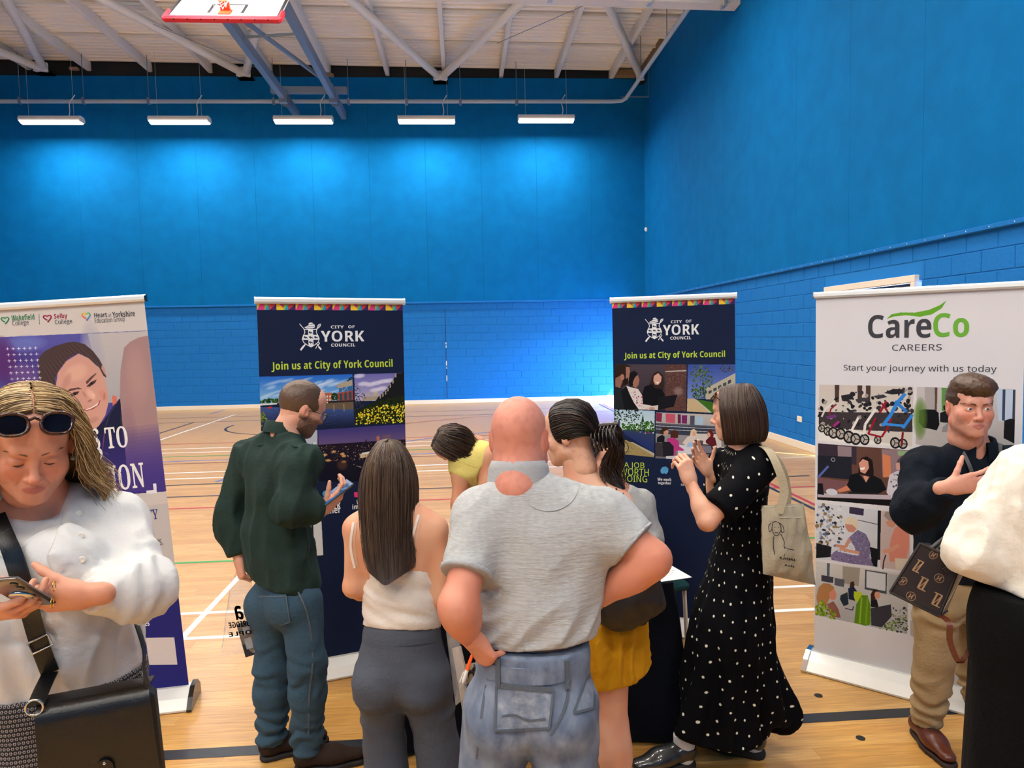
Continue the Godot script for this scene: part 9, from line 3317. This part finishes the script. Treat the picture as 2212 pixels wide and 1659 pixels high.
func handbag():
	var at:=Vector3(1.326,1.158,-1.9)
	var t := thing("handbag","brown monogram handbag with striped band on the cream-bloused woman's arm","bag",at)
	var up:=Vector3(.42,.90,.05).normalized()
	var e1:=Vector3(.80,-.36,.42)
	e1=(e1-up*e1.dot(up)).normalized()
	var n:=e1.cross(up)
	var b:=Basis(e1,up,n)
	var w:=.135
	var h:=.165
	var dp:=.24
	var x2:=Vector3(.62,-.20,-.70)
	var u2:=(x2-up*x2.dot(up)).normalized()
	# end panel faces the camera, the long side runs back from its edge
	var bd:=MB.new()
	var o:=at-e1*w*.62
	var q:=func(a: float,y: float,z: float) -> Vector3: return o+e1*a+up*y+u2*z
	for r in [[[0,-1,0],[w,-1,0],[w,1,0],[0,1,0]],[[w,-1,0],[w,-1,dp],[w,1,dp],[w,1,0]],[[0,-1,0],[0,-1,dp],[0,1,dp],[0,1,0]],[[0,-1,dp],[w,-1,dp],[w,1,dp],[0,1,dp]],[[0,-1,0],[w,-1,0],[w,-1,dp],[0,-1,dp]],[[0,1,0],[w,1,0],[w,1,dp],[0,1,dp]]]:
		var c:=[]
		for k in r:
			var tap:=.012 if k[1]>0 else .0
			c.append(q.call(clampf(k[0],tap,w-tap),k[1]*h*.5,k[2]))
		var ctr: Vector3=q.call(w*.5,.0,dp*.5)
		var mid: Vector3=(c[0]+c[2])*.5
		var nn: Vector3=(c[2]-c[0]).cross(c[1]-c[0]).normalized()
		if nn.dot(mid-ctr)<0: nn=-nn
		var su: float=(c[1]-c[0]).length()/.135
		bd.quad(c[0],c[1],c[2],c[3],nn,Rect2(0,0,su,-1.22))
	obj("body",bd,M.monogram,t)
	var ed:=MB.new()
	for l in [[[0,-1,0],[w,-1,0]],[[w,-1,0],[w,1,0]],[[0,-1,0],[0,1,0]],[[0,1,0],[w,1,0]],[[w,-1,0],[w,-1,dp]],[[w,1,0],[w,1,dp]],[[0,1,0],[0,1,dp]]]:
		var pr:=[]
		for k in l: pr.append(q.call(clampf(k[0],.012 if k[1]>0 else .0,w-(.012 if k[1]>0 else .0)),k[1]*h*.5,k[2]))
		ed.tube(pr,.004,6)
	obj("piping",ed,M.brown_leather,t)
	for k in 5:
		var sm:=MB.new()
		var off: float=.026+.0062*k
		band(sm,[q.call(w+.002,-h*.5,off),q.call(w+.004,.0,off),q.call(w+.002,h*.5,off),q.call(w-.02,h*.5+.05,off+.01),q.call(w-.03,h*.5+.10,off+.03)],u2,.0063,.002,16)
		obj("stripe_band",sm,[M.cream_cloth,M.crimson,M.stripe_dark,M.crimson,M.cream_cloth][k],t)
	var hd:=MB.new()
	hd.tube(curve([q.call(w*.3,h*.5,.03),q.call(w*.5,h*.5+.07,.06),q.call(w*.6,h*.5+.085,.12),q.call(w*.5,h*.5+.06,.19),q.call(w*.3,h*.5,.21)],18),.007,8)
	obj("handle",hd,M.black_leather,t)
	var cl:=MB.new()
	var rc: Vector3=q.call(w*.85,h*.5-.012,-.006)
	var ps:=[]
	for k in 17: ps.append(rc+e1*cos(TAU*k/16)*.011+up*sin(TAU*k/16)*.011)
	cl.tube(ps,.002,6,false)
	cl.tube([rc+up*.011,rc+up*.03+e1*.006],.004,8)
	obj("clasp",cl,M.gold,t)
	var tg:=MB.new()
	tg.cbox(rc-up*.02-e1*.010,Vector3(.02,.03,.004),.0015,b*Basis(Vector3(0,0,1),-.6))
	obj("leather_tag",tg,M.brown_leather,t)
	var st:=MB.new()
	band(st,[q.call(w*.9,-h*.5,.03),Vector3(1.332,1.062,-1.84),Vector3(1.336,1.009,-1.84),Vector3(1.358,.952,-1.83),Vector3(1.403,.981,-1.85)],Vector3(.9,.1,.3),.016,.003,18)
	obj("hanging_strap",st,M.tan_leather,t)

func carried_things():
	# clear bag with leaflets on the long-haired woman's arm, printed pouch behind it
	var t := thing("leaflet_bag","clear plastic bag of leaflets beside the grey trousers","bag",Vector3(-.042,.582,-2.42))
	var g:=MB.new()
	pillow(g,Vector3(-.084,.872,-2.44),Vector3(-.044,.89,-2.42),Vector3(-.008,.64,-2.4),Vector3(-.055,.58,-2.44),.03,12,.008,1.0)
	obj("film",g,M.film,t)
	var lf:=MB.new()
	pillow(lf,Vector3(-.063,.786,-2.45),Vector3(-.03,.802,-2.43),Vector3(-.007,.689,-2.42),Vector3(-.041,.633,-2.45),.008,4,.002)
	obj("leaflets",lf,mat(Color(.72,.66,.62),.5),t)
	var p := thing("printed_pouch","beige pouch printed with small black cats by the bald man's fist","pouch",Vector3(.003,.54,-2.46))
	var pg:=MB.new()
	var fr:=pillow(pg,Vector3(-.052,.708,-2.48),Vector3(.05,.738,-2.44),Vector3(.037,.583,-2.44),Vector3(-.03,.518,-2.48),.02,10,.004)
	obj("cloth",pg,mat(Color(.68,.61,.53),.8),p)
	for c in [[.55,.18],[.5,.45],[.85,.10],[.85,.40]]:
		var cm:=MB.new()
		draw_on(cm,fr,[c[0]-.12,c[1],c[0],c[1]-.02,c[0]+.12,c[1]],.007)
		draw_on(cm,fr,[c[0]+.1,c[1]-.04,c[0]+.14,c[1]-.09],.006)
		draw_on(cm,fr,[c[0]-.1,c[1],c[0]-.11,c[1]+.09],.0035)
		draw_on(cm,fr,[c[0]+.1,c[1],c[0]+.11,c[1]+.09],.0035)
		draw_on(cm,fr,[c[0]-.12,c[1],c[0]-.2,c[1]-.07],.0025)
		obj("cat_print",cm,M.dark,p)
	# ball pen in the bald man's fist
	var a:=Vector3(-.001,1.018,-1.84)
	var d:=(Vector3(-.022,.959,-1.84)-a).normalized()
	var n := thing("ball_pen","orange and white ball pen in the bald man's fist","pen",a)
	var bb:=Basis(d.cross(Vector3.BACK).normalized(),d,d.cross(Vector3.BACK).normalized().cross(d))
	var pb:=MB.new()
	pb.lathe(a,[Vector2(.0,-.02),Vector2(.004,-.02),Vector2(.0048,.0),Vector2(.0052,.022)],10,bb)
	obj("grip",pb,mat(Color(.93,.36,.10),.4),n)
	var wb:=MB.new()
	wb.lathe(a,[Vector2(.005,.022),Vector2(.005,.052),Vector2(.0025,.058),Vector2(.0,.062)],10,bb)
	wb.tube([a+d*.03+bb.x*.007,a+d*.06+bb.x*.008],.0015,5)
	obj("barrel",wb,M.white_steel,n)

func prop_materials():
	M.navy_cloth=cloth(Color(.03,.045,.085),.9)
	M.phone_back=mat(Color(.42,.40,.40),.15,.7)
	M.black_leather=mat(Color(.028,.03,.038),.38)
	mottle(M.black_leather,Vector3.ONE*3.0,.05,.6,81)
	M.black_leather.heightmap_enabled=true
	M.black_leather.heightmap_texture=noise_tex(.09,3,Color.BLACK,Color.WHITE,82)
	M.black_leather.heightmap_scale=.06
	M.brown_leather=mat(Color(.12,.075,.06),.55)
	mottle(M.brown_leather,Vector3.ONE*4.0,.05,.65,83)
	M.canvas=cloth(Color(.70,.65,.55),.9,90.0,.85)
	M.film=mat(Color(.93,.95,.97,.14),.06)
	M.film.transparency=BaseMaterial3D.TRANSPARENCY_ALPHA
	M.crimson=mat(Color(.48,.08,.16),.7)
	M.stripe_dark=mat(Color(.10,.05,.07),.7)
	var p:=Print.new(.256,.256,1000.0,Color(.135,.095,.08))
	var c:=Color(.60,.47,.33)
	for q in [[.06,.06,0],[.19,.07,1],[.13,.135,0],[.03,.17,1],[.22,.18,0],[.1,.225,1]]:
		var x: float=q[0]
		var y: float=q[1]
		if q[2]==0:
			p.line([x-.024,y-.032,x+.018,y-.032],.006,c)
			p.line([x-.018,y+.032,x+.024,y+.032],.006,c)
			p.line([x-.010,y-.030,x-.016,y+.030],.009,c)
			p.line([x+.014,y-.030,x+.006,y+.030],.009,c)
			p.line([x+.014,y-.030,x-.012,y+.028],.004,c)
		else:
			p.ell(Vector2(x,y),.024,.024,c)
			p.ell(Vector2(x,y),.021,.021,Color(.135,.095,.08))
			p.line([x-.005,y-.013,x-.008,y+.013],.005,c)
			p.line([x+.008,y-.013,x+.004,y+.013],.005,c)
			p.line([x-.012,y+.012,x+.014,y-.012],.003,c)
	M.monogram=mat(Color.WHITE,.4)
	M.monogram.albedo_texture=p.texture()
